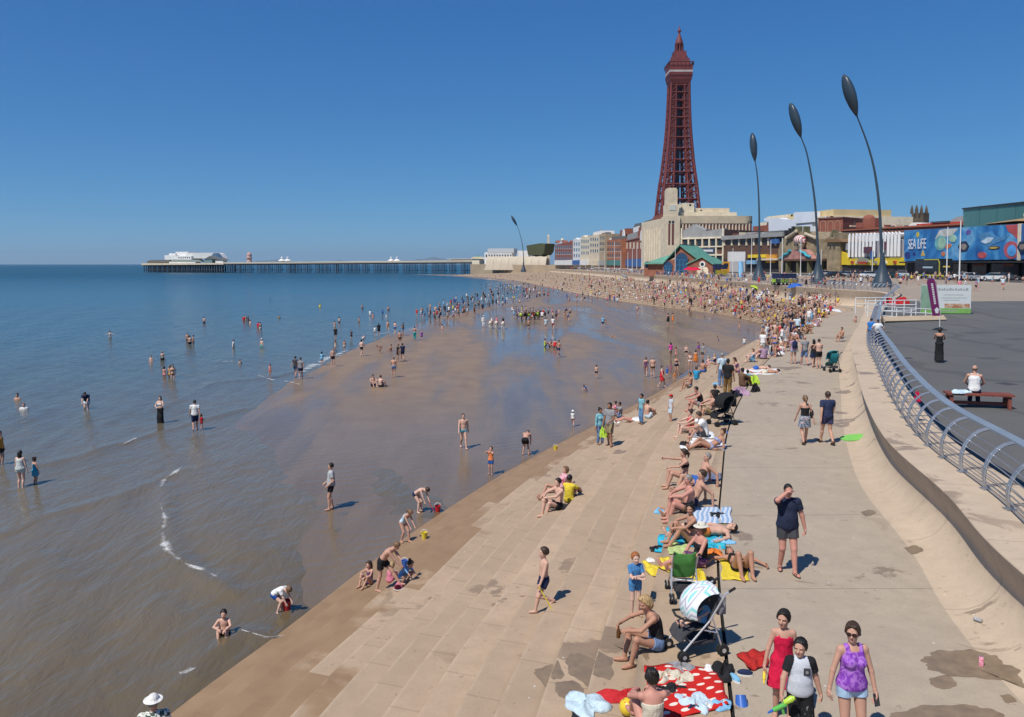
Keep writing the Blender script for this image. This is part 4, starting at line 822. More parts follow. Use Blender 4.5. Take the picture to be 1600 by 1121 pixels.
def far_terrace():
    G = "buildings along the far seafront"
    spec = [("red_brick_hotel", "small red brick hotel with ball-topped corner at the far end of the terrace", 'brick', 867, 1000, 895, 830, 380, None),
            ("white_hotel", "white rendered hotel just right of the far red brick hotel", 'white', 895, 825, 907, 760, 375, None),
            ("cream_hotel", "cream hotel with pale bays next to the far white hotel", 'cream2', 907, 755, 921, 705, 371, None),
            ("white_topped_hotel", "tall hotel with white roof storey and flagstaff in the far terrace", 'cream', 921, 700, 936, 660, 368, 'white'),
            ("tan_office", "plain tan brick office beside the white-topped hotel", 'tan', 936, 655, 945, 640, 366, None),
            ("orange_brick_shop", "orange-brown brick shop building with slate roof next to the red brick hall", 'brick', 944, 650, 970, 600, 375, 'slate')]
    for i, (nm, lb, mt, p0, y0, p1, y1, t, rf) in enumerate(spec):
        f = Fac(nm, lb, "hotel" if "hotel" in nm else "building", p0, y0, p1, y1, 4.6, G)
        mat = pm(mt) if nm != "orange_brick_shop" else flat("orange_brick", (.33, .13, .07), .85, .2, .2)
        f.box("wall", p0, p1, t, None, mat, 0, 20); roof_clutter(f, p0, p1 - 2, t + .2, 4, i)
        for r in range(3): f.win(cols(p0 + .5, p1 - .5, max(3, int((p1 - p0) / 3.4)), .5), t + 4 + r * 9, t + 9 + r * 9, M_GLASS, pm('white'))
        f.box("shop_front", p0 + .2, p1 - .2, 407, 415, pm(('white', 'blue', 'white', 'cream', 'grey', 'teal')[i]), .8)
        if rf == 'white': f.box("roof_storey", p0 + .5, p1 - 2, 362, t + 1, pm('white'), -3, 14); f.box("flagstaff", p0 + 9, p0 + 9.5, 357, 363, pm('grey'), -4, 4.6)
        if rf == 'slate': f.poly("roof", [(p0, t), (p0 + 8, t - 5), (p1, t - 6), (p1, t)], pm('slate'), -3, 15)
        if i == 0:
            m = MB(); x, z = f.lx(876, 378); m.lathe([(.3, 0), (1.6, .8), (2, 2), (1.6, 3.2), (.2, 4)], pm('cream2'), 12, c=(x, 2, z)); one(m, "roof_ball", f.root, smooth=True)
            for p in (869, 880, 891): f.poly("gable", [(p - 1.5, 380.5), (p, 376), (p + 1.5, 380.5)], mat, .2, 5)
        if i in (1, 2): f.poly("gable", [(p0, t + .5), (p0 + 5, t - 3), (p0 + 8, t + .5)], mat, .1, 8)
    o = Fac("war_memorial", "slim pale stone obelisk by the dark wedge-shaped screen", "obelisk", 852.5, 720, 856.5, 718); m = MB(); x0, x1 = o.x(852.8), o.x(856.2); zt = o.z(854, 366); c = (x0 + x1) / 2; h = (x1 - x0) / 2
    for d in (0,): m.tube([(c, 2, 0), (c, 2, zt - 2), (c, 2, zt)], [h * 1.35, h * 1.0, .1], pm('cream'), 4)
    one(m, "shaft", o.root); m = MB(); m.box(c - 3 * h, c + 3 * h, 0 - h, 2 + 2 * h, 0, 3, pm('cream')); one(m, "plinth", o.root)
    s = Fac("wedge_screen", "dark olive wedge-shaped big screen box next to the pale obelisk", "screen", 822.5, 660, 852, 640); ol = flat("olive_cladding", (.075, .082, .035), .6, .1, .1)
    s.poly("screen_box", [(825, 399), (822.5, 384), (843, 380.5), (852, 381), (850, 394), (846, 399)], ol, 0, 10); s.box("support", 828, 846, 398, None, pm('dark'), -2, 6)
    tn = Fac("tented_shelter", "row of pale curved canvas shelters on the headland wall before the pier", "shelter", 756, 660, 856, 640, 4.2)
    cv = flat("canvas", (.50, .43, .33), .85, .06, .2)
    for i in range(8):
        m = MB(); a, b = 761 + i * 11.7, 761 + (i + 1) * 11.7; x0, x1 = tn.x(a), tn.x(b) - .15; zt = tn.z(a, 400.5); P = []
        for u_ in np.linspace(0, 1, 5): P.append([(x0 + (x1 - x0) * u_ - (1.5 if v_ == 0 else 0), -3.2 + 6 * v_ ** 1.6, .2 + (zt - .6 * math.sin(math.pi * u_)) * math.sin(v_ * math.pi / 2)) for v_ in np.linspace(0, 1, 7)])
        vs = [p for r_ in P for p in r_]; m.add(vs, [(i_ * 7 + j, (i_ + 1) * 7 + j, (i_ + 1) * 7 + j + 1, i_ * 7 + j + 1) for i_ in range(4) for j in range(6)], cv); one(m, "canvas_panel", tn.root, smooth=True)
    tn.box("back_wall", 760, 856, 402, None, pm('cream'), -4, 5)
    wb = Fac("white_pier_hall", "long low white hall with grey roof behind the canvas shelters", "hall", 756, 700, 826, 690); wb.box("wall", 757, 800, 394.5, None, pm('white'), 0, 14); wb.box("roof", 762, 803, 388.5, 395.5, flat("pale_grey_roof", (.50, .52, .54), .6), .2, 12); wb.box("annexe", 809, 826, 392, None, pm('white'), 1, 10); wb.win(cols(758, 800, 10, .5), 398, 402)
    k = Fac("pier_kiosk", "small cream kiosk with pitched roof at the landward end of the pier", "kiosk", 736.5, 720, 751, 715); k.box("wall", 737.5, 749, 404.5, None, pm('cream2'), 0, 7); k.poly("roof", [(735.5, 405), (740, 401.5), (747, 401.5), (751.5, 405)], pm('cream'), .8, 9); k.poly("roof_finial", [(741, 401.8), (743.5, 399.5), (746, 401.8)], pm('green'), .2, 6)
    h = Fac("headland_wall", "plain tan sea wall of the headland below the canvas shelters", "sea wall", 735, 690, 868, 610, -.5); h.poly("wall_face", [(735, 429), (735, 413.2), (868, 414.6), (868, 432)], flat("headland_concrete", (.36, .28, .19), .9, .12, .1), 0, 40)
far_terrace()

# -- the pier
def pier():
    Y0, Y1 = 900., 760.; f = Fac("pier", "long dark-legged pleasure pier with white pavilion at its seaward end", "pier", 222, Y0, 752, Y1, 0.)
    dk = flat("pier_iron", (.045, .04, .045), .7, .2, .3); wh = pm('white')
    f.poly("deck", [(222, 413.8), (222, 412), (752, 408.2), (752, 410)], flat("pier_deck_edge", (.42, .38, .33), .8), 0, 14); f.poly("under_beam", [(222, 415.6), (222, 413.6), (752, 409.8), (752, 411.6)], dk, -1, 12)
    f.poly("parapet", [(346, 411.5), (346, 410.4), (745, 407.0), (745, 408.6)], pm('cream2'), .15, .3)
    m = MB(); z0 = -3
    for g in range(26):
        p = 352 + g * 15.2 + (3 if g % 3 == 0 else 0); n_ = 4 if g % 5 == 1 else 3
        b = MB()
        for i in range(n_):
            for y in (1.5, 8.5): x = f.x(p + i * 2.5); b.tube([(x, y, z0), (x, y, f.z(p, 412))], .27, dk, 6)
        for y in (1.5, 11.5): b.beam((f.x(p), y, 3), (f.x(p + (n_ - 1) * 2.5), y, 3.2), .4, dk)
        one(b, "pile_group", f.root)
    for g in range(16):
        p = 224 + g * 7.9; b = MB()
        for i in range(2):
            for y in (1, 7, 14, 22): x = f.x(p + i * 3.6); b.tube([(x, y, z0), (x, y, f.z(p, 415))], .45, dk, 6)
        b.beam((f.x(p), 1, 2.6), (f.x(p + 7.5), 1, 3.4), .5, dk); b.beam((f.x(p), 1, 7.5), (f.x(p + 7.5), 1, 7.5), .6, dk); one(b, "pile_group", f.root)
    f.poly("pier_head", [(222, 414.6), (222, 411.5), (350, 411.5), (350, 413.6)], pm('cream'), .8, 40)
    f.poly("terrace_roof", [(224, 409.5), (232, 406.4), (262, 406), (262, 409.5)], pm('slate'), -3, 26); f.box("terrace_wall", 226, 262, 409, 411.8, pm('tan'), -4, 20)
    f.box("pavilion", 251, 270, 399, 412, wh, -6, 26); f.box("pavilion", 264.5, 284, 393.5, 405, wh, -10, 26); f.box("pavilion", 256, 266, 396, 404, wh, -8, 24); f.box("pavilion", 270, 294, 400, 406, wh, -5, 22)
    f.poly("hall_roof", [(280, 404), (284, 395.2), (322, 395), (326, 397), (331, 404)], flat("pale_hall_roof", (.62, .62, .60), .6), -8, 26); f.poly("lower_roof", [(262, 409.5), (269, 405.6), (303, 406), (306, 409.5)], flat("grey_green_roof", (.28, .31, .28), .7), -2, 14); f.box("glass_front", 262, 303, 409.5, 412, wh, -2.2, 10)
    f.poly("gable_glass", [(320, 404), (326, 395.5), (329, 395.5), (336, 404)], flat("blue_gable_glass", (.10, .16, .24), .3), -7.5, 14)
    f.poly("cone_roof", [(317, 405.5), (327, 400), (341, 405)], pm('slate'), -1, 16); f.box("glass_drum", 318, 330, 405, 412, flat("sea_green_glass", (.16, .24, .24), .25), -1.5, 12); f.poly("cone_roof", [(332, 407), (344, 404), (350, 407)], pm('slate'), -1, 10); f.box("kiosk", 335, 347, 407, 411, wh, -1.6, 8)
    f.win(cols(273, 293, 6, .5), 402, 404)
    for o in f.root.children:
        if o.name.startswith("window"): o.data.transform(Matrix.Translation((0, 5, 0)))
    for p in (440.5, 612):
        for q in (-4.5, 4.5):
            m = MB(); x, z = f.lx(p + q, 410.5); r = abs(f.x(p + 3.6) - f.x(p)); zt = (f.z(p, 402) - z); m.lathe([(r * .9, 0), (r * .9, zt * .28), (r * 1.35, zt * .32), (r * .75, zt * .55), (r * .3, zt * .66), (r * .42, zt * .8), (r * .42, zt * .95), (.1, zt * 1.08)], wh, 12, c=(x, 5, z)); one(m, "domed_kiosk", f.root, smooth=40)
    f.box("kiosk_front", 606, 618, 407.2, 409.4, pm('red'), -3, 6)
    m = MB(); x, z = f.lx(383, 410.5); m.lathe([(3, 0), (2.2, 3), (3.2, 5), (2.4, 6.5), (2.8, 8.5), (1.6, 10.5), (.2, 11.2)], flat("faded_pink_slide", (.48, .30, .26), .7, .2, .5), 12, c=(x, 7, z)); one(m, "helter_skelter", f.root, smooth=40)
    f.box("shelter_roof", 694, 744, 404.6, 405.4, pm('cream'), -6, 9); f.box("shelter_wall", 700, 744, 405.4, 408, pm('grey'), -8, 8.6)
pier()
# ---------------------------------------------------------------- bodies: one smooth surface grown round a posed skeleton
def V3(*a): return np.array(a if len(a) > 1 else a[0], float)
def unit(v): v = np.asarray(v, float); return v / (np.linalg.norm(v) + 1e-9)
def cap(a, b, ra, rb, k=.03, cuts=()): return ('c', V3(a), V3(b), ra, rb, k, cuts)
def ell(c, ax, r, k=.03, cuts=()): return ('e', V3(c), np.array(ax), np.array(r, float), 0, k, cuts)
def grow(p, d, **o):
    q = list(p)
    if q[0] == 'c': q[3] += d; q[4] += d
    else: q[3] = q[3] + d
    if 'cuts' in o: q[6] = tuple(q[6]) + tuple(o['cuts'])
    if 'k' in o: q[5] = o['k']
    return tuple(q)
def part_of(p, t, rb=None, cuts=()):
    """the first t of a limb, ending in a clean hem"""
    e = p[1] + (p[2] - p[1]) * t; r = p[3] + (p[4] - p[3]) * t if rb is None else rb
    return ('c', p[1], e + unit(p[2] - p[1]) * .03, p[3], r, p[5], tuple(p[6]) + ((e, unit(p[2] - p[1])),) + tuple(cuts))
ED = [(0, 1), (2, 3), (4, 5), (6, 7), (0, 2), (1, 3), (4, 6), (5, 7), (0, 4), (1, 5), (2, 6), (3, 7)]
CO = np.array([(i, j, k) for i in (0, 1) for j in (0, 1) for k in (0, 1)])
def surface(prims, cell):
    lo = np.full(3, 1e9); hi = -lo
    B = []
    for p in prims:
        if p[0] == 'c': r = max(p[3], p[4]); a = np.minimum(p[1], p[2]) - r; b = np.maximum(p[1], p[2]) + r
        else:
            e = np.sqrt(((p[2] * p[3][:, None]) ** 2).sum(0)); a, b = p[1] - e, p[1] + e
        B.append((a, b)); lo = np.minimum(lo, a); hi = np.maximum(hi, b)
    lo -= 3 * cell; n = np.ceil((hi + 3 * cell - lo) / cell).astype(int) + 1
    V = np.ones(n, np.float32); ax = [lo[i] + cell * np.arange(n[i]) for i in range(3)]
    for p, (a, b) in zip(prims, B):
        k = p[5]; m = k + 2.5 * cell; i0 = np.clip(((a - m - lo) / cell).astype(int), 0, n); i1 = np.clip(((b + m - lo) / cell).astype(int) + 2, 0, n)
        s = tuple(slice(x, y) for x, y in zip(i0, i1)); X, Y, Z = np.meshgrid(*[ax[i][s[i]] for i in range(3)], indexing='ij', sparse=True)
        if p[0] == 'c':
            d = p[2] - p[1]; L = (d * d).sum() + 1e-12; x, y, z = X - p[1][0], Y - p[1][1], Z - p[1][2]
            t = np.clip((x * d[0] + y * d[1] + z * d[2]) / L, 0, 1); D = np.sqrt((x - t * d[0]) ** 2 + (y - t * d[1]) ** 2 + (z - t * d[2]) ** 2) - (p[3] + (p[4] - p[3]) * t)
        else:
            x, y, z = X - p[1][0], Y - p[1][1], Z - p[1][2]; q = [(x * e[0] + y * e[1] + z * e[2]) for e in p[2]]
            k0 = np.sqrt(sum((q[i] / p[3][i]) ** 2 for i in range(3))); k1 = np.sqrt(sum((q[i] / p[3][i] ** 2) ** 2 for i in range(3))) + 1e-6; D = k0 * (k0 - 1) / k1
        for pt, nn in p[6]: D = np.maximum(D, (X - pt[0]) * nn[0] + (Y - pt[1]) * nn[1] + (Z - pt[2]) * nn[2])
        W = V[s]; h = np.clip(.5 + .5 * (W - D) / k, 0, 1); V[s] = W * (1 - h) + D * h - k * h * (1 - h)
    I = V < 0; cnt = sum(I[a:n[0] - 1 + a, b:n[1] - 1 + b, c:n[2] - 1 + c].astype(np.int8) for a, b, c in CO)
    act = np.argwhere((cnt > 0) & (cnt < 8)); ids = np.full(n - 1, -1, np.int64); ids[tuple(act.T)] = np.arange(len(act))
    cv = np.stack([V[tuple((act + c).T)] for c in CO], 1); P = np.zeros((len(act), 3)); w_ = np.zeros(len(act))
    for a, b in ED:
        va, vb = cv[:, a], cv[:, b]; m = (va < 0) != (vb < 0); t = np.where(m, va / np.where(va - vb == 0, 1, va - vb), 0)
        P += m[:, None] * (CO[a] + t[:, None] * (CO[b] - CO[a])); w_ += m
    P = lo + cell * (act + P / w_[:, None]); F = []
    for d in range(3):
        e, f = [(1, 2), (2, 0), (0, 1)][d]; A = np.take(I, range(n[d] - 1), d); Bq = np.take(I, range(1, n[d]), d); q = np.argwhere(A != Bq)
        q = q[(q[:, e] > 0) & (q[:, f] > 0) & (q[:, e] < n[e] - 1) & (q[:, f] < n[f] - 1)]; oe = np.zeros(3, int); oe[e] = 1; of = np.zeros(3, int); of[f] = 1
        quad = np.stack([ids[tuple((q - x).T)] for x in (oe + of, of, 0 * oe, oe)], 1); fl = I[tuple(q.T)]
        F.append(np.where(fl[:, None], quad, quad[:, ::-1]))
    F = np.concatenate(F); return P, F[(F >= 0).all(1)]
def to_mesh(name, P, F, mats, mi=None):
    me = bpy.data.meshes.new(name); me.vertices.add(len(P)); me.vertices.foreach_set("co", P.astype(np.float32).ravel())
    me.loops.add(F.size); me.loops.foreach_set("vertex_index", F.astype(np.int32).ravel()); me.polygons.add(len(F)); me.polygons.foreach_set("loop_start", np.arange(0, F.size, 4, dtype=np.int32))
    for m in mats: me.materials.append(m)
    if mi is not None: me.polygons.foreach_set("material_index", np.asarray(mi, np.int32))
    me.polygons.foreach_set("use_smooth", np.ones(len(F), bool)); me.update(calc_edges=True); return me

def ik(a, t, l1, l2, hint):
    a, t = V3(a), V3(t); d = t - a; L = np.linalg.norm(d); u_ = d / (L + 1e-9); L = min(L, (l1 + l2) * .998); t = a + u_ * L
    c = (l1 * l1 + L * L - l2 * l2) / (2 * L); h = math.sqrt(max(0, l1 * l1 - c * c)); n_ = V3(hint); n_ = n_ - u_ * n_.dot(u_); return a + u_ * c + unit(n_) * h, t
D_ = dict(pel=(0, 0, .93), pu=(0, 0, 1), pf=(0, -1, 0), cu=(0, 0, 1), cf=(0, -1, 0), hu=None, hf=None, lh=(.27, -.06, .83), rh=(-.27, -.06, .83), le=(.3, 1, 0), re=(-.3, 1, 0), la=(.095, 0, .08), ra=(-.095, 0, .08), lk=None, rk=None, lt=None, rt=None, ground=None)
def P_(**k): d = dict(D_); d.update(k); return d
POSE = dict(
 stand=lambda: P_(pel=(.01, 0, .925), la=(.12, -.02, .08), ra=(-.09, .03, .08)),
 stand2=lambda: P_(pel=(-.02, 0, .92), la=(.13, -.08, .08), ra=(-.08, .04, .08), lh=(.16, -.30, 1.02), rh=(-.27, -.1, .85)),
 hips=lambda: P_(lh=(.20, -.06, 1.0), rh=(-.20, -.06, 1.0), le=(1, .4, 0), re=(-1, .4, 0)),
 walk=lambda: P_(pel=(0, 0, .905), la=(.09, -.26, .09), ra=(-.08, .27, .14), rt=(0, -.9, -.5), lh=(.27, .14, .86), rh=(-.27, -.24, .90)),
 walk2=lambda: P_(pel=(0, 0, .91), ra=(-.09, -.2, .08), la=(.09, .2, .12), lt=(0, -.9, -.4), rh=(-.27, .12, .86), lh=(.27, -.18, .88)),
 face=lambda: P_(pel=(0, 0, .91), ra=(-.10, .10, .08), la=(.10, -.20, .08), rh=(-.07, -.17, 1.60), re=(-1, -.5, -.6), lh=(.33, -.02, .84), le=(1, .4, 0)),
 arms=lambda: P_(lh=(-.06, -.21, 1.18), rh=(.06, -.24, 1.12), le=(1, -.2, -.6), re=(-1, -.2, -.6)),
 drink=lambda: P_(rh=(-.05, -.20, 1.55), re=(-1, -.3, -.6), lh=(.06, -.20, 1.52), le=(1, -.3, -.6), hu=(0, .25, .97), hf=(0, -.97, .25)),
 hold=lambda: P_(lh=(.08, -.33, 1.12), rh=(-.08, -.33, 1.10), le=(1, .2, -.5), re=(-1, .2, -.5), hf=(0, -.93, -.35)),
 out=lambda: P_(lh=(.62, -.05, 1.28), rh=(-.62, -.05, 1.22), le=(.2, .5, -.6), re=(-.2, .5, -.6)),
 bend=lambda: P_(pel=(0, .22, .84), pu=(0, -.75, .66), pf=(0, -.66, -.75), cu=(0, -.93, .30), cf=(0, -.30, -.93), hu=(0, -.95, .1), hf=(0, -.25, -.95), lh=(.14, -.50, .38), rh=(-.14, -.46, .36), le=(1, 0, .2), re=(-1, 0, .2), la=(.15, .06, .08), ra=(-.15, .0, .08)),
 dig=lambda: P_(pel=(0, .18, .86), pu=(0, -.5, .86), pf=(0, -.86, -.5), cu=(0, -.8, .6), cf=(0, -.6, -.8), hu=(0, -.7, .7), hf=(0, -.7, -.7), lh=(.10, -.55, .62), rh=(-.12, -.5, .66), la=(.12, -.10, .08), ra=(-.12, .16, .08)),
 squat=lambda: P_(pel=(0, .12, .30), pu=(0, -.45, .9), pf=(0, -.9, -.45), cu=(0, -.75, .66), cf=(0, -.66, -.75), hu=(0, -.5, .86), hf=(0, -.86, -.5), lh=(.12, -.62, .22), rh=(-.14, -.6, .22), le=(1, 0, .4), re=(-1, 0, .4), la=(.15, -.03, .09), ra=(-.15, 0, .09), lk=(.35, -1, .4), rk=(-.35, -1, .4)),
 sit=lambda: P_(pel=(0, 0, .12), pu=(0, .22, .97), pf=(0, -.97, .22), cu=(0, -.12, .99), cf=(0, -.99, -.12), lh=(.10, -.42, .42), rh=(-.12, -.38, .44), le=(1, 0, -.3), re=(-1, 0, -.3), la=(.12, -.52, .08), ra=(-.12, -.47, .08), lk=(.15, -.2, 1), rk=(-.15, -.2, 1), ground='feet'),
 sit_hunch=lambda: P_(pel=(0, 0, .12), pu=(0, .05, 1), pf=(0, -1, .05), cu=(0, -.5, .87), cf=(0, -.87, -.5), lh=(.06, -.52, .36), rh=(-.16, -.55, .40), le=(1, 0, -.3), re=(-1, 0, -.3), la=(.12, -.46, .08), ra=(-.12, -.50, .08), lk=(.2, -.2, 1), rk=(-.2, -.2, 1), ground='feet'),
 sit_back=lambda: P_(pel=(0, 0, .12), pu=(0, .50, .86), pf=(0, -.86, .5), cu=(0, .36, .93), cf=(0, -.93, .36), hf=(0, -1, 0), hu=(0, .1, 1), lh=(.27, .42, .10), rh=(-.27, .42, .10), le=(.3, 1, 0), re=(-.3, 1, 0), la=(.12, -.74, .08), ra=(-.12, -.60, .08), lk=(.1, -.1, 1), rk=(-.1, -.1, 1), lt=(.1, -.6, .8), rt=(-.1, -.7, .7), ground='feet'),
 sit_out=lambda: P_(pel=(0, 0, .12), pu=(0, .2, .98), pf=(0, -.98, .2), cu=(0, -.05, 1), cf=(0, -1, -.05), lh=(.14, -.30, .22), rh=(-.14, -.30, .20), le=(1, .3, 0), re=(-1, .3, 0), la=(.12, -.80, .08), ra=(-.10, -.82, .08), lk=(.1, 0, 1), rk=(-.1, 0, 1), lt=(.2, -.4, .9), rt=(-.2, -.4, .9), ground='feet'),
 chair=lambda: P_(pel=(0, 0, .10), cu=(0, -.12, .99), cf=(0, -.99, -.12), lh=(.14, -.30, .18), rh=(-.14, -.30, .18), le=(1, .3, 0), re=(-1, .3, 0), la=(.12, -.42, -.37), ra=(-.12, -.34, -.37), lk=(0, -1, .3), rk=(0, -1, .3), ground='feet'),
 kneel=lambda: P_(pel=(0, .10, .26), pu=(0, -.2, .98), pf=(0, -.98, -.2), cu=(0, -.45, .9), cf=(0, -.9, -.45), lh=(.16, -.38, .16), rh=(-.16, -.40, .18), le=(1, .2, 0), re=(-1, .2, 0), la=(.12, .32, .06), ra=(-.12, .32, .06), lk=(.1, -1, 0), rk=(-.1, -1, 0), lt=(0, 1, -.2), rt=(0, 1, -.2)),
 lie_up=lambda: P_(pel=(0, 0, .115), pu=(0, 1, 0), pf=(0, 0, 1), cu=(0, 1, .02), cf=(0, -.02, 1), hu=(0, 1, .1), hf=(0, -.1, 1), lh=(.50, .12, .06), rh=(-.50, .14, .06), le=(1, .2, 0), re=(-1, .2, 0), la=(.12, -.80, .07), ra=(-.12, -.80, .07), lk=(0, 0, 1), rk=(0, 0, 1), lt=(.3, -.3, .9), rt=(-.3, -.3, .9)),
 lie_knees=lambda: P_(pel=(0, 0, .115), pu=(0, 1, 0), pf=(0, 0, 1), cu=(0, 1, .02), cf=(0, -.02, 1), hu=(0, 1, .1), hf=(0, -.1, 1), lh=(.58, .20, .06), rh=(-.62, .30, .06), le=(1, .2, 0), re=(-1, .2, 0), la=(.13, -.40, .08), ra=(-.10, -.42, .08), lk=(.05, 0, 1), rk=(-.05, 0, 1)),
 lie_down=lambda: P_(pel=(0, 0, .11), pu=(0, 1, 0), pf=(0, 0, -1), cu=(0, 1, .08), cf=(0, .08, -1), hu=(0, 1, .2), hf=(.5, .2, -.85), lh=(.32, .72, .06), rh=(-.32, .74, .06), le=(1, 0, 0), re=(-1, 0, 0), la=(.10, -.80, .06), ra=(-.10, -.80, .06), lk=(0, 0, -1), rk=(0, 0, -1), lt=(0, -1, -.2), rt=(0, -1, -.2)),
 prop=lambda: P_(pel=(0, 0, .115), pu=(0, .9, .44), pf=(0, -.44, .9), cu=(0, .72, .69), cf=(0, -.69, .72), hu=(0, .2, 1), hf=(0, -1, .1), lh=(.22, .14, .06), rh=(-.24, .18, .06), le=(.2, 1, -.4), re=(-.2, 1, -.4), la=(.08, -.78, .08), ra=(-.10, -.66, .08), lk=(0, 0, 1), rk=(0, 0, 1), lt=(.1, -.5, .8), rt=(-.1, -.6, .7), ground='feet'),
)
def skeleton(po, sex, child, H, girth):
    """all joints, in metres, for a body of height H"""
    s = H / 1.75; hs = 1.0 if not child else (1.12 + .28 * max(0, min(1, (1.45 - H) / .6))); J = {}
    pu, pf, cu, cf = (unit(po[k]) for k in ('pu', 'pf', 'cu', 'cf')); hu = unit(po['hu']) if po['hu'] is not None else unit(.6 * cu + V3(0, 0, .4)); hf = po['hf']; hf = unit(cf) if hf is None else unit(hf); hf = unit(hf - hu * hf.dot(hu))
    pr, cr, hr = np.cross(pf, pu), np.cross(cf, cu), np.cross(hf, hu); fem = sex == 'f'
    sw = (.158 if fem else .180) * (1 - .1 * (child > 0)); hw = .098 if fem else .092
    pel = V3(po['pel']); mid = unit(pu + cu); waist = pel + pu * .165; chest = waist + mid * .16; nb = chest + cu * .195
    J.update(pel=pel, waist=waist, chest=chest, nb=nb, hc=nb + hu * (.165 + .02 * (hs - 1)) + hf * .012 * 1)
    for sd, sg in (('r', 1), ('l', -1)):
        sh = nb - cu * .055 + cr * sg * sw; hp = pel + pr * sg * hw - pu * .015
        el, wr = ik(sh, po[sd + 'h'], .285, .25, po[sd + 'e']); kh = po[sd + 'k']; kn, an = ik(hp, po[sd + 'a'], .425, .415, pf if kh is None else kh)
        J.update({sd + 'sh': sh, sd + 'el': el, sd + 'wr': wr, sd + 'hp': hp, sd + 'kn': kn, sd + 'an': an}); td = po[sd + 't']
        if td is None: td = V3(pf[0], pf[1], 0) + V3(pr[0], pr[1], 0) * sg * .22; td = td if np.linalg.norm(td) > .3 else V3(0, -1, 0)
        J[sd + 'to'] = unit(td)
    J.update(pu=pu, pf=pf, pr=pr, cu=cu, cf=cf, cr=cr, hu=hu, hf=hf, hr=hr, s=s, hs=hs, fem=fem, g=girth); return J
def body_prims(J, fine, grip=(0, 0)):
    g = J['g']; f = J['fem']; PX = [J['pr'], J['pf'], J['pu']]; CX = [J['cr'], J['cf'], J['cu']]; HX = [J['hr'], J['hf'], J['hu']]; hs = J['hs']; B = {}
    m = unit(J['pu'] + J['cu']); mf = unit(J['pf'] + J['cf']); MX = [unit(np.cross(mf, m)), mf, m]
    B['pel'] = ell(J['pel'] + J['pu'] * .02, PX, ((.172 if f else .160) * g, .115 * g, .125), .05)
    B['belly'] = ell(J['waist'] + mf * .012 * (g - .7) * 2, MX, ((.128 if f else .142) * g, .100 * g * g, .145), .06)
    B['chest'] = ell(J['chest'] + J['cu'] * .03, CX, ((.142 if f else .165) * (g * .5 + .5), .108 * (g * .6 + .4), .175), .06)
    B['shbar'] = cap(J['rsh'] - J['cr'] * .015, J['lsh'] + J['cr'] * .015, .050, .050, .06)
    if f and not J.get('kid'):
        for sg in (-1, 1): B['bust%d' % sg] = ell(J['chest'] + J['cu'] * .0 + J['cf'] * .085 + J['cr'] * sg * .068, CX, (.062, .06, .065), .03)
    B['neck'] = cap(J['nb'] - J['cu'] * .03, J['hc'] - J['hu'] * .06, .054, .048, .03)
    hc = J['hc']; hf, hu, hr = J['hf'] * hs, J['hu'] * hs, J['hr'] * hs
    B['cran'] = ell(hc + hu * .022 - hf * .008, HX, np.array((.076, .096, .098)) * hs, .03); B['jaw'] = ell(hc - hu * .052 + hf * .028, HX, np.array((.056, .064, .066)) * hs, .03)
    if fine:
        B['nose'] = cap(hc + hf * .088 + hu * .004, hc + hf * .108 - hu * .030, .010 * hs, .014 * hs, .012); B['chin'] = ell(hc - hu * .096 + hf * .068, HX, np.array((.022, .018, .016)) * hs, .02)
        for sg in (-1, 1):
            B['ear%d' % sg] = ell(hc + hr * .076 * sg - hu * .008 - hf * .008, HX, np.array((.011, .020, .030)) * hs, .008); B['cheek%d' % sg] = ell(hc + hr * .034 * sg - hu * .028 + hf * .068, HX, np.array((.024, .022, .024)) * hs, .02); B['brow%d' % sg] = ell(hc + hr * .030 * sg + hu * .024 + hf * .082, HX, np.array((.028, .013, .010)) * hs, .012)
    for sd in 'rl':
        a = (.84 if f else 1.) * (g * .5 + .5); B['ua' + sd] = cap(J[sd + 'sh'], J[sd + 'el'], .053 * a, .042 * a, .03); B['fa' + sd] = cap(J[sd + 'el'], J[sd + 'wr'], .043 * a, .029 * a, .015)
        l = g * .5 + .5; B['th' + sd] = cap(J[sd + 'hp'], J[sd + 'kn'], .090 * l, .057 * l, .035); B['sk' + sd] = cap(J[sd + 'kn'], J[sd + 'an'], .054 * l, .037 * l, .02)
        dn = unit(J[sd + 'an'] - J[sd + 'kn']); bk = J[sd + 'kn'] + dn * .13; side = unit(np.cross(J[sd + 'to'], dn) + 1e-6); back = np.cross(dn, side); back = back if back.dot(J[sd + 'to']) < 0 else -back
        B['calf' + sd] = cap(bk + back * .018, bk + dn * .12 + back * .010, .047 * l, .036 * l, .03)
        to = J[sd + 'to']; up = unit(-dn + to * to.dot(dn)); A = J[sd + 'an']
        B['foot' + sd] = ell(A + to * .065 - up * .042, [np.cross(to, up), to, up], (.042, .122, .036), .03); B['heel' + sd] = ell(A - to * .02 - up * .035, [np.cross(to, up), to, up], (.034, .045, .042), .02)
        if not fine:
            d = unit(J[sd + 'wr'] - J[sd + 'el']); w = J[sd + 'wr']; B['hand' + sd] = cap(w, w + d * .085, .030, .034, .015); B['fing' + sd] = cap(w + d * .09, w + d * .155 + V3(0, 0, -.01), .026, .014, .01); pm_ = unit(J['cf'] - d * d.dot(J['cf'])); B['thumb' + sd] = cap(w + d * .03 + pm_ * .02, w + d * .085 + pm_ * .05, .014, .010, .008)
    return B
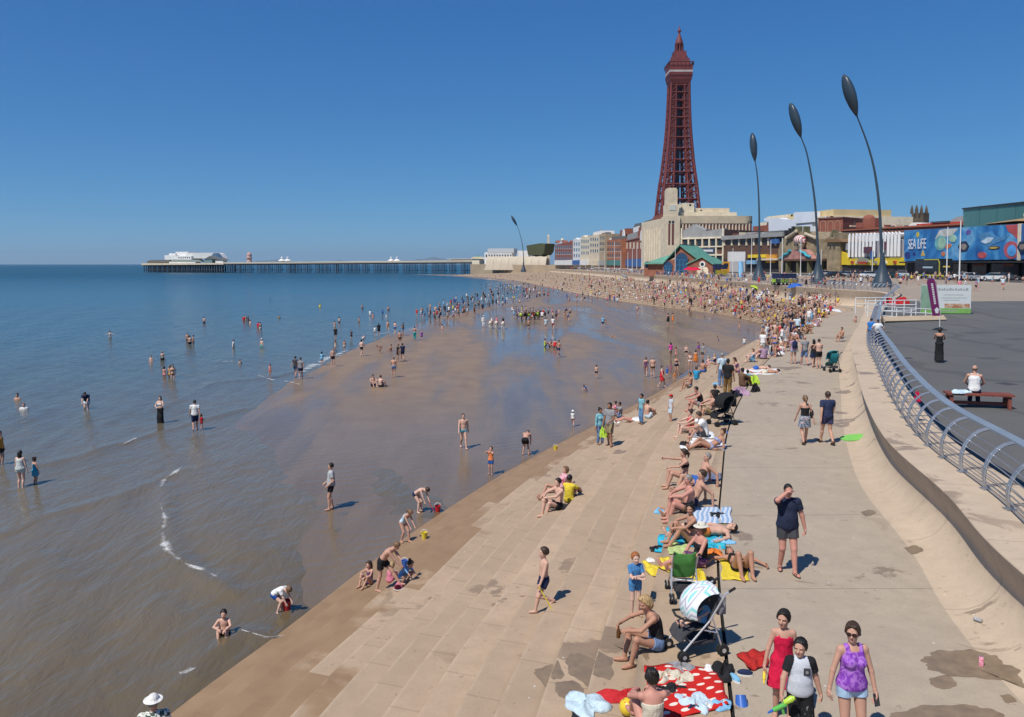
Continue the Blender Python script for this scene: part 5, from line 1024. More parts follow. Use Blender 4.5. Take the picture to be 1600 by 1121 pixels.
def hand_prims(J, sd, curl, k=.010):
    """palm, four unequal bent fingers and a thumb leaving the side of the palm"""
    w = J[sd + 'wr']; d = unit(w - J[sd + 'el']); t = J['cf'] * .9 - J['cu'] * .1; t = unit(t - d * d.dot(t)); sg = 1 if sd == 'r' else -1
    n_ = unit(np.cross(d, t)) * (1 if np.dot(np.cross(d, t), J['cr'] * -sg) > 0 else -1)             # palm side
    AX = [t, d, n_]; L = [ell(w + d * .045, AX, (.038, .055, .017), k), cap(w - d * .03, w + d * .02, .029, .026, .02)]
    for i, (off, ln) in enumerate(((.030, .072), (.010, .080), (-.010, .075), (-.029, .060))):
        p = w + d * .085 + t * off; c = curl * (1 + .10 * i); L_ = [.45, .32, .23]; dr = unit(d + t * off * 2.2); ang = 0; q = p - d * .02; r = .0088
        for s in L_:
            ang += c * .62; dd = dr * math.cos(ang) + n_ * math.sin(ang); e = q + dd * (ln * s + (.02 if q is p else .006)); L.append(cap(q, e, r, r * .92, .006)); q = e; r *= .93
    a = w + d * .022 + t * .026; b = a + unit(t * .8 + d * .5 + n_ * .3) * .042; L += [cap(a, b, .0125, .0108, .010), cap(b, b + unit(d * .85 + t * .25 + n_ * (.35 + curl * .3)) * .034, .0105, .0085, .006)]
    return L
def hair_prims(J, style):
    hs = J['hs']; HX = [J['hr'], J['hf'], J['hu']]; hc = J['hc']; f, u_, r = J['hf'], J['hu'], J['hr']; c = hc + (u_ * .026 - f * .012) * hs
    front = (hc + f * .045 * hs + u_ * .04 * hs, unit(f * .86 - u_ * .50)); L = []
    if style == 'bald': return [ell(c, HX, np.array((.081, .100, .085)) * hs, .01, ((hc + u_ * .02 * hs, unit(u_ - f * .1)), (hc - f * .0, f)))]
    low = (hc - u_ * (.035 if style == 'short' else .06) * hs, -u_)
    if style in ('short', 'crop'): e = .004 if style == 'crop' else .012; return [ell(c, HX, (np.array((.078, .100, .100)) + e) * hs, .012, (front, low))]
    L = [ell(c, HX, np.array((.090, .108, .112)) * hs, .012, (front, low))] + [cap(c + r * sg_ * .03 * hs + f * .075 * hs + u_ * .075 * hs, c + r * sg_ * .085 * hs + f * .02 * hs - u_ * .03 * hs, .022 * hs, .014 * hs, .02) for sg_ in (-1, 1)]
    if style == 'pony': L += [cap(c - f * .10 * hs + u_ * .01, c - f * .135 * hs - u_ * .06 * hs, .028 * hs, .034 * hs, .02), cap(c - f * .135 * hs - u_ * .06 * hs, c - f * .11 * hs - u_ * .20 * hs, .034 * hs, .012, .02)]
    if style == 'bun': L += [ell(c - f * .075 * hs + u_ * .085 * hs, HX, np.array((.045, .045, .042)) * hs, .01)]
    if style == 'long':
        L += [ell(c - f * .045 * hs - u_ * .10 * hs, HX, np.array((.088, .066, .15)) * hs, .03, ((hc - f * .0 * hs, f),))]
        for s in (-1, 1): L += [cap(c + r * .074 * s * hs - u_ * .03 * hs - f * .02, c + r * .078 * s * hs - u_ * .19 * hs - f * .03, .024 * hs, .02 * hs, .02)]
    if style == 'bob':
        L += [ell(c - f * .035 * hs - u_ * .055 * hs, HX, np.array((.093, .078, .095)) * hs, .03, ((hc + f * .01 * hs, f),))]
    return L
def garments(J, B, kind, col, o=.013):
    """list of (part name, prims) for one clothing word"""
    pu, cu, cf = J['pu'], J['cu'], J['cf']; nk = (J['nb'] + cu * .018, cu); T = ['pel', 'belly', 'chest', 'shbar'] + [k for k in B if k.startswith('bust')]
    def up(names, d=o, cuts=()): return [grow(B[n], d, cuts=cuts) for n in names if n in B]
    if kind in ('tee', 'polo', 'shirt', 'sweater'):
        hem = (J['pel'] - pu * .06, -pu); L = up(T, o + .006, (nk, hem)); L[0] = grow(L[0], .012); L[1] = grow(L[1], .010)
        fr = .58 if kind in ('tee', 'polo') else 1.0
        for sd in 'rl':
            L.append(part_of(grow(B['ua' + sd], o + .009), fr if fr < 1 else .999, B['ua' + sd][4] + o + .014))
            if kind == 'sweater': L.append(part_of(grow(B['fa' + sd], o), .9))
        return [('t_shirt' if fr < 1 else kind, L)]
    if kind == 'raglan': return garments(J, B, 'tee', col, o)
    if kind == 'vest':
        hem = (J['pel'] - pu * .035, -pu); L = up(['pel', 'belly', 'chest'] + [k for k in B if k.startswith('bust')], o + .003, (hem, (J['nb'] - cu * .06, cu))); L[0] = grow(L[0], .014); L[1] = grow(L[1], .010)
        for s in (-1, 1): a = J['nb'] + J['cr'] * s * .085 - cu * .012; L += [cap(a + cf * .03, J['chest'] + J['cr'] * s * .075 + cf * .095 + cu * .05, .034, .034, .02, ((J['chest'] + cf * .0 - cu * .1, -cu),)), cap(a, J['chest'] + J['cr'] * s * .06 - cf * .085 + cu * .05, .034, .036, .02)]
        return [('vest', L)]
    if kind == 'strapless': return [('strapless_top', up(['pel', 'belly', 'chest'] + [k for k in B if k.startswith('bust')], .010, ((J['chest'] + cu * .055, cu), (J['pel'] + pu * .02, -pu))))]
    if kind == 'bikini':
        return [('bikini_top', up(['chest'] + [k for k in B if k.startswith('bust')], .008, ((J['chest'] + cu * .045, cu), (J['chest'] - cu * .055, -cu))))]
    if kind in ('swimsuit', 'rash'):
        L = up(['pel', 'belly', 'chest'] + [k for k in B if k.startswith('bust')], .008, ((J['chest'] + cu * .085, cu),))
        for s in (-1, 1): a = J['nb'] + J['cr'] * s * .075 - cu * .02; L += [cap(a + cf * .02, J['chest'] + J['cr'] * s * .07 + cf * .085 + cu * .06, .022, .03, .015), cap(a, J['chest'] + J['cr'] * s * .05 - cf * .09 + cu * .06, .022, .03, .015)]
        if kind == 'rash': L += up(T, .008, (nk,)) + [part_of(grow(B['ua' + sd], .008), .7) for sd in 'rl'] + [part_of(grow(B['th' + sd], .009), .45) for sd in 'rl']
        return [('swimsuit' if kind == 'swimsuit' else 'rash_suit', L)]
    if kind in ('dress', 'sundress'):
        L = up(['pel', 'belly', 'chest'] + [k for k in B if k.startswith('bust')], .014, ((J['chest'] + cu * .09, cu),)); kn = (J['rkn'] + J['lkn']) / 2; e = J['pel'] + (kn - J['pel']) * .86
        L += [cap(J['pel'] + J['pr'] * s * .05, e + J['pr'] * s * .09, .135, .165, .05, ((e, unit(kn - J['pel'])),)) for s in (-1, 1)]
        for s in (-1, 1): a = J['nb'] + J['cr'] * s * .08 - cu * .02; L += [cap(a + cf * .02, J['chest'] + J['cr'] * s * .07 + cf * .085 + cu * .08, .012, .02, .012)]
        return [('dress', L)]
    wc = (J['pel'] + pu * .095, pu)
    if kind in ('briefs', 'bikini_bottom', 'trunks_short'):
        return [('swim_briefs', up(['pel'], .009, ((J['pel'] + pu * .055, pu),)) + [part_of(grow(B['th' + sd], .010), .10 if kind != 'trunks_short' else .24) for sd in 'rl'])]
    if kind in ('shorts', 'trunks', 'long_shorts'):
        fr = dict(shorts=.52, trunks=.44, long_shorts=.92)[kind]
        return [('shorts', up(['pel'], .015, (wc,)) + [part_of(grow(B['th' + sd], .014), fr, B['th' + sd][3] + (B['th' + sd][4] - B['th' + sd][3]) * fr + .030) for sd in 'rl'])]
    if kind == 'shoes': return [('shoe', [grow(B['foot' + sd], .007), grow(B['heel' + sd], .007)]) for sd in 'rl']
    if kind == 'sandals': return [('sandal', [grow(B[q + sd], .006, cuts=((J[sd + 'an'] - V3(0, 0, .060), V3(0, 0, 1)),)) for q in ('foot', 'heel')] + [grow(B['foot' + sd], .005, cuts=((J[sd + 'an'] + J[sd + 'to'] * a, J[sd + 'to']), (J[sd + 'an'] + J[sd + 'to'] * (a - .022), -J[sd + 'to'])), k=.002) for a in (.075, .125)] + [ell(J[sd + 'an'] - V3(0, 0, .02), np.eye(3), (.044, .052, .014), .004)]) for sd in 'rl']
    if kind == 'hot': return [('shorts', up(['pel'], .012, (wc,)) + [part_of(grow(B['th' + sd], .010), .30, B['th' + sd][3] + .008) for sd in 'rl'])]
    if kind in ('trousers', 'leggings'):
        d = .017 if kind == 'trousers' else .007
        return [('trousers', up(['pel'], .013, (wc,)) + [grow(B['th' + sd], d) for sd in 'rl'] + [part_of(grow(B['sk' + sd], d + .006), .93, B['sk' + sd][4] + d + .012) for sd in 'rl'] + [grow(B['calf' + sd], d) for sd in 'rl'])]
    if kind in ('skirt', 'long_skirt'):
        kn = (J['rkn'] + J['lkn']) / 2; an = (J['ran'] + J['lan']) / 2; fr = .70 if kind == 'skirt' else .97; e = J['pel'] + (kn - J['pel']) * fr
        L = up(['pel'], .014, (wc,)) + [cap(J['pel'] + J['pr'] * s * .05, e + J['pr'] * s * .08, .125, .145, .05, ((e, unit(kn - J['pel'])),)) for s in (-1, 1)]
        if kind == 'long_skirt': L = L[:1] + [cap(J['pel'] + J['pr'] * s * .05, kn + J['pr'] * s * .06, .125, .13, .05) for s in (-1, 1)] + [cap(kn + J['pr'] * s * .06, an + J['pr'] * s * .06, .13, .15, .05, ((an, unit(an - kn)),)) for s in (-1, 1)]
        return [('skirt', L)]
    return []
def hat_prims(J, kind):
    hs = J['hs']; HX = [J['hr'], J['hf'], J['hu']]; c = J['hc'] + (J['hu'] * .055 - J['hf'] * .01) * hs; lo = (c - J['hu'] * .012 * hs, -J['hu'])
    L = [ell(c, HX, np.array((.094, .114, .098)) * hs, .01, (lo,))]
    if kind in ('sunhat', 'brim'): L.append(ell(c - J['hu'] * .0 * hs, HX, np.array((.155, .17, .014)) * hs, .02))
    if kind == 'cap': L.append(ell(c + J['hf'] * .10 * hs, HX, np.array((.07, .09, .011)) * hs, .015))
    return L
CLOTHM = {}
def person(x, y, z, rot, pose, H, sex, sk, hair, wear, label, group=None, cell=.02, child=0, girth=1., hat=None, look=None, curl=.7, tune=None, extra=None, sink=0., flat_feet=False, tilt=None):
    """wear: list of (kind, colour or material)"""
    po = POSE[pose]() if isinstance(pose, str) else dict(pose); s = H / 1.75
    if tune: po.update(tune)
    if look is not None:        # turn of the head, degrees, + to the figure's own left
        b = V3(po['hf']) if po['hf'] is not None else V3(po['cf']); a = R(look); po['hf'] = (b[0] * math.cos(a) - b[1] * math.sin(a), b[0] * math.sin(a) + b[1] * math.cos(a), b[2] - (.12 if po['hf'] is None else 0))
    c, sn = math.cos(rot), math.sin(rot)
    for sd in 'rl':             # stand each foot on what is under it
        a = V3(po[sd + 'a'])
        if not flat_feet and (po['ground'] == 'feet' or a[2] < .2 and po['pel'][2] > .5):
            wx, wy = x + (a[0] * c - a[1] * sn) * s, y + (a[0] * sn + a[1] * c) * s; dz = (down(wx, wy, z + 1.0) - z) / s
            if dz > -.5: a[2] += max(-.42, min(.3, dz)) if po['ground'] == 'feet' else max(-.06, min(.25, dz)); po[sd + 'a'] = tuple(a)
    J = skeleton(po, sex, child, H, girth); J['kid'] = child > 0; fine = cell < .0145; B = body_prims(J, fine); cs = cell / s
    root = empty("person", (x, y, z - sink), rot, label, "person", group)
    P, F = surface(list(B.values()), cs); mats = [skin(sk)]; mi = np.zeros(len(F), int)
    if fine:
        ctr = P[F].mean(1); hs = J['hs']; mats += [flat("eye", (.02, .016, .014), .3, .1), flat("lips", (.38, .12, .10), .5, .1)]
        for sg in (-1, 1):
            e = J['hc'] + (J['hr'] * .031 * sg + J['hf'] * .088 + J['hu'] * .006) * hs; q = ctr - e; mi[(np.abs(q @ J['hr']) < .0155 * hs) & (np.abs(q @ J['hu']) < .0075 * hs) & (np.abs(q @ J['hf']) < .03)] = 1
        q = ctr - (J['hc'] + (J['hf'] * .09 - J['hu'] * .062) * hs); mi[(np.abs(q @ J['hr']) < .024 * hs) & (np.abs(q @ J['hu']) < .0075 * hs) & (np.abs(q @ J['hf']) < .04)] = 2
        parts = [(P, F, mi)]
        for sd in 'rl':
            hp, hf_ = surface(hand_prims(J, sd, curl), max(.0048, cs * .55)); parts.append((hp, hf_, np.zeros(len(hf_), int)))
        k = 0; PP, FF, MM = [], [], []
        for p, f, m_ in parts: PP.append(p); FF.append(f + k); MM.append(m_); k += len(p)
        P, F, mi = np.concatenate(PP), np.concatenate(FF), np.concatenate(MM)
    def child_mesh(nm, P, F, mats, mi=None):
        o = bpy.data.objects.new(nm, to_mesh(nm, P * s, F, mats, mi)); COL.objects.link(o); o.parent = root; return o
    child_mesh("body", P, F, mats, mi)
    if hair:
        st, hcl = hair; P, F = surface(hair_prims(J, st), cs * .8)
        if fine:        # locks: shallow ridges that run down the hair
            q = P - J['hc']; th_ = np.arctan2(q @ J['hr'], q @ J['hf'] + .03); hh = q @ J['hu']; P = P + q / (np.linalg.norm(q, axis=1)[:, None] + 1e-6) * ((.0045 if st not in ('crop', 'bald') else .001) * (np.sin(th_ * 15 + 2.2 * np.sin(hh * 33 + 1) + x) + .7 * np.sin(th_ * 27 - hh * 50)))[:, None]
        child_mesh("hair", P, F, [hairm(hcl)])
    for kd, cl in wear:
        for nm, L in garments(J, B, kd, cl):
            P, F = surface(L, cs * (.8 if fine else .9)); m = cl if not isinstance(cl, tuple) else cloth(cl); ms = m if isinstance(m, list) else [m]; gi = None
            if kd == 'raglan':
                ct = P[F].mean(1); gi = (np.abs((ct - J['nb']) @ J['cr']) > .115 + .30 * np.clip(-((ct - J['nb']) @ J['cu']) - .03, -.1, .2)).astype(int) * ((ct - J['nb']) @ J['cu'] > -.30)
            o = child_mesh(nm, P, F, ms, gi)
    if hat: Q = surface(hat_prims(J, hat[0]), cs * .8); child_mesh("hat", *Q, [cloth(hat[1]) if isinstance(hat[1], tuple) else hat[1]])
    if extra: extra(root, J, s)
    root['_J'] = 0; del root['_J']
    return root, J, s
def wpt(root, p, s):
    """a point of the skeleton in world space"""
    return root.matrix_basis @ Vector([float(q) * s for q in p])
# ---------------------------------------------------------------- the people of the photograph
K = dict(white=(.74, .73, .71), black=(.018, .018, .020), navy=(.018, .028, .075), grey=(.26, .26, .27), red=(.50, .025, .030), crimson=(.58, .012, .055), blue=(.035, .12, .42), sky=(.20, .44, .64), pale=(.50, .62, .68), pink=(.64, .20, .28), yellow=(.70, .54, .05), green=(.10, .40, .07), orange=(.70, .20, .04), teal=(.02, .30, .32), purple=(.22, .06, .36), khaki=(.28, .22, .12), denim=(.14, .21, .36), light_denim=(.36, .50, .66), charcoal=(.055, .055, .062), brown=(.14, .08, .05), cream=(.62, .56, .44), lime=(.42, .62, .06), mauve=(.40, .26, .36))
def patt(name, a, b, sc, lo=.45, hi=.55, dist=1.5):
    k = ("patt", name)
    if k not in MATS:
        n = N("cloth_" + name); p = n.gen(); f = n.noise(p, sc, 2, .5, dist); n.set(col=n.mix(n.rng(f, lo, hi), a, b), rough=.85, spec=.2, nrm=n.bump(n.noise(p, 5, 3), .5, .03)); MATS[k] = n.m
    return MATS[k]
def stripes(name, a, b, sc, axis='X'):
    k = ("stripe", name)
    if k not in MATS:
        n = N("cloth_" + name); w_ = n.n("ShaderNodeTexWave", {"Vector": n.gen(), "Scale": sc, "Distortion": .4}, bands_direction=axis).outputs[1]; n.set(col=n.mix(n.rng(w_, .45, .55), a, b), rough=.85, spec=.2); MATS[k] = n.m
    return MATS[k]
PURPLE = patt("purple_camouflage", (.20, .045, .38), (.40, .17, .56), 13, .42, .60); FLORAL = patt("dark_floral_print", (.05, .06, .07), (.60, .62, .55), 16, .48, .54); TROPIC = patt("leaf_print", (.70, .69, .62), (.06, .09, .08), 14, .50, .55)
SKIRT = patt("bright_floral_print", (.05, .14, .22), (.50, .40, .40), 18, .46, .56); MARL = patt("grey_marl", (.46, .48, .52), (.56, .58, .62), 30, .3, .7); SPLASH = patt("splashed_black", (.012, .012, .013), (.20, .20, .20), 20, .64, .72); BTRIM = patt("blue_towelling", (.05, .17, .36), (.07, .21, .42), 20, .3, .7)
TWIST = patt("dark_print", (.06, .03, .06), (.22, .09, .20), 20); DOTBIK = patt("blue_print", (.20, .24, .42), (.36, .40, .55), 24); AQUA = patt("aqua_print", (.10, .30, .38), (.26, .50, .55), 18)
PSTRIPE = stripes("pink_striped", (.60, .12, .20), (.66, .55, .55), 9, 'X')
G_STEP, G_WATER, G_SAND, G_WALK, G_CROWD = "people sitting along the top of the sea steps", "bathers out in the sea", "people on the wet sand", "people walking on the concrete walkway", "people in the crowd at the bend of the walkway"
PEOPLE = {}; REC = {}; HANDS = {}
def pp(px, py, pose, rot, H, sex, sk, hair, wear, label, key=None, group=None, **k):
    p = hit(px, py); d = math.hypot(p.x, p.y)
    k.setdefault('cell', max(.0085, min(.04, d * .00062)))
    w_ = [(a, K[b] if isinstance(b, str) else b) for a, b in wear]
    if H < 1.5 and 'child' not in k: k['child'] = 1
    if p.z < .02 and pose not in ('swim',): pass
    r, J, s = person(p.x, p.y, p.z, R(rot), pose, H, sex, sk, hair, w_, label, group, **k)
    if key:
        PEOPLE[key] = r; REC[key] = (r, J, s); bpy.context.view_layer.update()
        HANDS[key] = {sd: r.matrix_world @ Vector([float(q) * s for q in (J[sd + 'wr'] + unit(J[sd + 'wr'] - J[sd + 'el']) * .07)]) for sd in 'rl'}
    return r
def swim(px, py, label, hair=('short', 'brown'), rot=0, sk=0, wear=(), d=1.28, H=1.7, sex='m', pose='stand', **k):
    """somebody up to the chest in the sea"""
    return pp(px, py, pose, rot, H, sex, sk, hair, wear, label, None, G_WATER, sink=d, flat_feet=True, **k)

# foreground, on the walkway
pp(1327, 1178, 'stand', 2, 1.66, 'f', 0, ('pony', 'brown'), [('vest', PURPLE), ('hot', 'light_denim')], "person in purple patterned vest, denim shorts and sunglasses holding a phone", 'purple', tune=dict(lh=(.29, -.10, .80), rh=(-.30, -.02, .84), le=(1, .5, 0), re=(-1, .5, 0)), look=-32, girth=1.0)
pp(1250, 1166, 'stand2', -8, 1.37, 'm', 0, ('short', 'black'), [('raglan', [MARL, cloth(K['black'])]), ('long_shorts', SPLASH)], "child in grey tee with black sleeves carrying a green and yellow water pistol", 'boygun', look=-28, girth=1.13, tune=dict(rh=(-.33, -.16, .90), re=(-1, .5, 0), lh=(.31, .02, .84)))
pp(1221, 1122, 'stand', -12, 1.46, 'f', 0, ('pony', 'dark'), [('dress', 'crimson')], "child in crimson sundress with dark ponytail holding a small yellow water pistol", 'redgirl', look=-25, tune=dict(rh=(-.28, -.10, .88), re=(-1, .5, 0)))
pp(1229, 893, 'face', -3, 1.76, 'm', 5, ('crop', 'dark'), [('tee', (.020, .026, .055)), ('shorts', 'charcoal'), ('sandals', 'black')], "person in dark navy tee and shorts walking towards the camera, hand at the face", 'navyman', girth=1.16)
pp(1257, 694, 'walk2', 176, 1.66, 'f', 0, ('pony', 'light'), [('strapless', 'black'), ('skirt', SKIRT), ('shoes', 'brown')], "person in black strapless top and bright printed skirt walking away with a shoulder bag", 'coupleW')
pp(1292, 694, 'walk', 182, 1.80, 'm', 0, ('short', 'brown'), [('tee', (.028, .038, .085)), ('shorts', (.05, .05, .12)), ('shoes', 'brown')], "person in navy tee and dark blue shorts walking away beside the green bodyboard", 'coupleM')
# walkers by the teal pushchair
pp(1240, 569, 'stand', 178, 1.68, 'f', 0, ('pony', 'light'), [('tee', 'mauve'), ('hot', 'light_denim')], "person with dark backpack walking away, leftmost of the group by the teal pushchair", 'packW', G_WALK)
pp(1257, 571, 'walk', 184, 1.78, 'm', 5, ('bald', 'grey'), [('tee', 'grey'), ('long_shorts', 'denim')], "person in grey tee and long denim shorts walking away between two companions", None, G_WALK)
pp(1271, 574, 'walk2', 176, 1.66, 'f', 0, ('long', 'dark'), [('vest', 'black'), ('skirt', 'navy')], "long dark-haired person in black walking beside the bare-backed pushchair pusher", None, G_WALK)
pp(1279, 576, 'hold', 182, 1.72, 'm', 1, ('short', 'brown'), [('shorts', 'black')], "bare-backed person in black shorts with white cloth on shoulder pushing the teal pushchair", 'pusher', G_WALK, girth=1.1)
pp(1315, 534, 'sit', -60, 1.75, 'm', 2, ('short', 'dark'), [('shorts', 'grey')], "tanned bare-chested person in grey shorts sitting alone against the sea wall", None, None, flat_feet=True, tune=dict(pel=(0, 0, .32), la=(.12, -.5, .08), ra=(-.12, -.45, .08)))
pp(1337, 504, 'sit', -60, 1.15, 'f', 0, ('long', 'brown'), [('swimsuit', 'pink')], "small child in pink sitting at the foot of the wall beyond the bare-chested sitter")

# sitting along the top of the steps, near to far
pp(1025, 1013, 'sit_hunch', -80, 1.68, 'f', 2, ('bob', 'blonde'), [('strapless', 'black'), ('hot', 'denim')], "blonde person in black strapless top hunched on the step holding a brown bottle", 'blonde', G_STEP, look=20)
pp(1018, 1150, 'sit', 188, 1.66, 'f', 5, ('bun', 'dark'), [('strapless', 'cream'), ('hot', 'denim')], "person with pinned-up dark hair and sunburnt shoulders sitting by the spotted red blanket, back turned", None, G_STEP)
pp(992, 962, 'arms', 12, 1.12, 'm', 3, ('short', 'ginger'), [('rash', BTRIM)], "ginger-haired child wrapped in a blue towel standing on the step with folded arms", 'ginger')
pp(1156, 893, 'lie_knees', 2, 1.66, 'f', 2, ('long', 'dark'), [('bikini', 'black'), ('briefs', 'black')], "person lying on a yellow towel with knees raised and feet towards the camera", None, None)
pp(1093, 884, 'sit_out', -72, 1.64, 'f', 5, ('bob', 'light'), [('strapless', 'black'), ('skirt', TWIST)], "person in floppy white sunhat and dark print skirt sitting with legs stretched to the left", 'hatw', G_STEP, hat=('sunhat', (.66, .62, .52)), girth=1.14)
pp(1078, 850, 'sit', -78, 1.68, 'f', 2, ('bun', 'black'), [('bikini', 'black'), ('briefs', 'black')], "tanned person in black bikini with top knot sitting knees bent on cyan towel", 'topknot', G_STEP, look=42)
pp(1100, 838, 'lie_up', -78, 1.74, 'm', 1, ('crop', 'dark'), [('trunks', 'orange')], "person lying back on cyan towel behind the top-knot sitter, orange trunks", None, G_STEP, tune=dict(lk=(0, 0, 1), la=(.12, -.66, .08)))
pp(1075, 800, 'sit', -84, 1.74, 'm', 5, ('crop', 'grey'), [('trunks', 'brown')], "bare-backed grey-haired person leaning forward with tattooed arms beside pale blue striped towel", None, G_STEP, girth=1.1)
pp(1082, 790, 'sit_back', -84, 1.78, 'm', 0, ('short', 'brown'), [('trunks', 'navy')], "brown-haired bare-chested person leaning back on one hand by the pale striped towel", None, G_STEP)
pp(1092, 758, 'sit_back', -82, 1.76, 'm', 0, ('crop', 'grey'), [('trunks', 'blue')], "person in blue trunks with cropped grey hair leaning back on straight arms", None, G_STEP)
pp(1068, 750, 'sit', -84, 1.66, 'f', 0, ('pony', 'brown'), [('bikini', 'black'), ('briefs', 'sky')], "person in black bikini top and pale blue bottoms, one arm stretched out", None, G_STEP, tune=dict(rh=(-.2, -.62, .62)))
pp(1110, 702, 'prop', -82, 1.66, 'f', 2, ('bun', 'brown'), [('bikini', DOTBIK), ('briefs', DOTBIK)], "tanned person in blue print bikini reclining on elbows on white towel by the walkway joint", None, G_STEP, look=25)
pp(1100, 684, 'sit_hunch', -88, 1.80, 'm', 0, ('short', 'brown'), [('tee', 'white'), ('shorts', 'charcoal')], "person in white tee and dark shorts hunched on a white towel, viewed from behind", None, G_STEP, girth=1.08)
pp(1078, 676, 'sit', -80, 1.64, 'f', 3, ('bun', 'brown'), [('vest', 'red'), ('hot', 'black')], "person in red vest and black shorts sitting left of the white-shirted sitter", None, G_STEP)
pp(1112, 648, 'sit', -80, 1.78, 'm', 0, ('short', 'brown'), [('long_shorts', 'khaki')], "bare-chested person in khaki shorts sitting next to the black pushchair", None, G_STEP, girth=1.06)
pp(1094, 636, 'sit_hunch', -84, 1.78, 'm', 5, ('crop', 'dark'), [('vest', 'black'), ('shorts', 'grey')], "person in black vest hunched forward on the step above the red-capped child", None, G_STEP)
pp(1117, 626, 'sit', 170, 1.3, 'm', 0, ('short', 'dark'), [('tee', 'black'), ('shorts', 'sky')], "child in black tee sitting at the walkway edge below the standing person in tan trousers", None, G_STEP)
pp(1136, 622, 'stand2', 150, 1.80, 'm', 4, ('crop', 'black'), [('tee', 'black'), ('trousers', (.24, .14, .05))], "person in black tee and tan trousers standing among the bags at the walkway edge", 'tanman', None)
pp(1128, 606, 'stand', 200, 1.78, 'm', 0, ('short', 'grey'), [('tee', 'pale'), ('trousers', 'denim')], "person in pale shirt and jeans standing just behind the one in tan trousers")
pp(1160, 604, 'sit', 120, 1.74, 'm', 4, ('short', 'black'), [('sweater', 'brown'), ('trousers', 'brown')], "person in brown sitting on the bags with back to the camera", None, G_STEP)
pp(1168, 598, 'sit', 160, 1.2, 'm', 4, ('short', 'black'), [('tee', AQUA), ('shorts', 'green')], "child in pale aqua top sitting among green and black bags", None, G_STEP)
pp(1152, 582, 'sit_hunch', -80, 1.66, 'f', 0, ('long', 'brown'), [('bikini', 'purple'), ('briefs', 'purple')], "brown-haired person in purple bikini hunched at the edge below the sunbathers", None, G_STEP)
pp(1182, 578, 'lie_down', -88, 1.76, 'm', 1, ('short', 'brown'), [('trunks', 'blue')], "person in blue trunks lying face down on white towel next to another sunbather", None, G_STEP)
pp(1196, 584, 'lie_down', -92, 1.7, 'm', 2, ('short', 'black'), [('trunks', 'cream')], "dark-haired tanned person lying face down nearest the walkway joint", None, G_STEP)
pp(1176, 566, 'sit', -80, 1.6, 'f', 3, ('bob', 'light'), [('swimsuit', 'sky'), ('skirt', 'sky')], "person wrapped in sky blue towel sitting above the two sunbathers lying down", None, G_STEP)
pp(1190, 560, 'sit', -70, 1.72, 'm', 1, ('bald', 'grey'), [('shorts', 'cream')], "bald bare-chested person sitting behind the sky blue towel sitter", None, G_STEP, hat=('cap', K['cream']))
pp(1208, 556, 'sit', 40, 1.68, 'f', 0, ('pony', 'dark'), [('tee', 'black'), ('shorts', 'denim')], "person in black tee sitting on the pale pink towel at the bend", None, G_STEP)
pp(1222, 552, 'sit', 10, 1.2, 'f', 3, ('bob', 'blonde'), [('tee', 'white'), ('shorts', 'blue')], "small fair child in white sitting by the white bag at the bend", None, G_STEP)

# middle of the steps
pp(850, 959, 'walk2', -72, 1.34, 'm', 1, ('short', 'brown'), [('trunks', 'navy')], "bare-chested child in navy trunks walking down the steps with a yellow spade", 'spadeboy', look=-10, tune=dict(lh=(.22, -.22, .78), rh=(-.22, -.05, .82)))
pp(872, 795, 'sit', -62, 1.76, 'm', 1, ('short', 'dark'), [('trunks', 'black')], "bare-chested person in black trunks sitting mid-steps, elbows on knees, next to the yellow top", None, "trio sitting halfway down the steps")
pp(890, 786, 'sit', 150, 1.66, 'f', 4, ('short', 'black'), [('tee', 'yellow'), ('shorts', 'black')], "dark-haired person in yellow top sitting with back turned, middle of the trio on the steps", None, "trio sitting halfway down the steps")
pp(874, 768, 'sit_back', -75, 1.66, 'f', 0, ('bob', 'light'), [('tee', PSTRIPE), ('hot', 'denim')], "person in pink striped top and denim shorts stretching bare legs down the steps", None, "trio sitting halfway down the steps")
pp(937, 695, 'stand', 30, 1.62, 'f', 4, ('bun', 'dark'), [('sweater', AQUA), ('trousers', 'denim')], "person in blue tunic and jeans standing on the steps facing a companion in grey")
pp(953, 697, 'stand2', -40, 1.78, 'm', 4, ('short', 'black'), [('tee', 'grey'), ('long_shorts', 'khaki')], "person in grey tee and khaki shorts standing on the steps with a green carrier bag", 'bagman')
for i, (px, py, c, hr, lb) in enumerate(((953, 654, 'black', ('long', 'dark'), "person in black sitting leftmost of three at the foot of the steps"), (961, 650, 'pink', ('bun', 'brown'), "person in pink sitting between two others at the foot of the steps"), (968, 653, 'grey', ('short', 'dark'), "person in grey tee sitting rightmost of three at the foot of the steps"))):
    pp(px, py, 'sit', (-70, -100, -80)[i], 1.66, 'fmm'[i], (0, 3, 4)[i], hr, [('tee', c), ('shorts', 'denim')], lb, None, "three sitting together low on the steps")
pp(1002, 663, 'stand', -60, 1.40, 'm', 4, ('short', 'black'), [('tee', AQUA), ('trousers', (.12, .24, .42))], "child in light blue shirt and trousers standing on the steps")
pp(1012, 654, 'sit', 120, 1.7, 'm', 1, ('crop', 'dark'), [('shorts', 'pale')], "bare-backed person with white and blue towel sitting behind the child in blue")
pp(986, 660, 'lie_up', -85, 1.62, 'f', 5, ('bob', 'brown'), [('swimsuit', 'red')], "person in red swimsuit lying flat on the steps near the child in blue")
pp(1048, 658, 'stand', -70, 1.12, 'm', 0, ('short', 'brown'), [('tee', MARL), ('long_shorts', 'pale')], "small child in red cap, grey tee and pale shorts standing on the steps", None, None, hat=('cap', K['red']))
pp(1078, 606, 'sit', -72, 1.74, 'm', 2, ('short', 'dark'), [('trunks', 'grey')], "tanned person in grey trunks sitting sideways with yellow cloth on the lap", None, None)
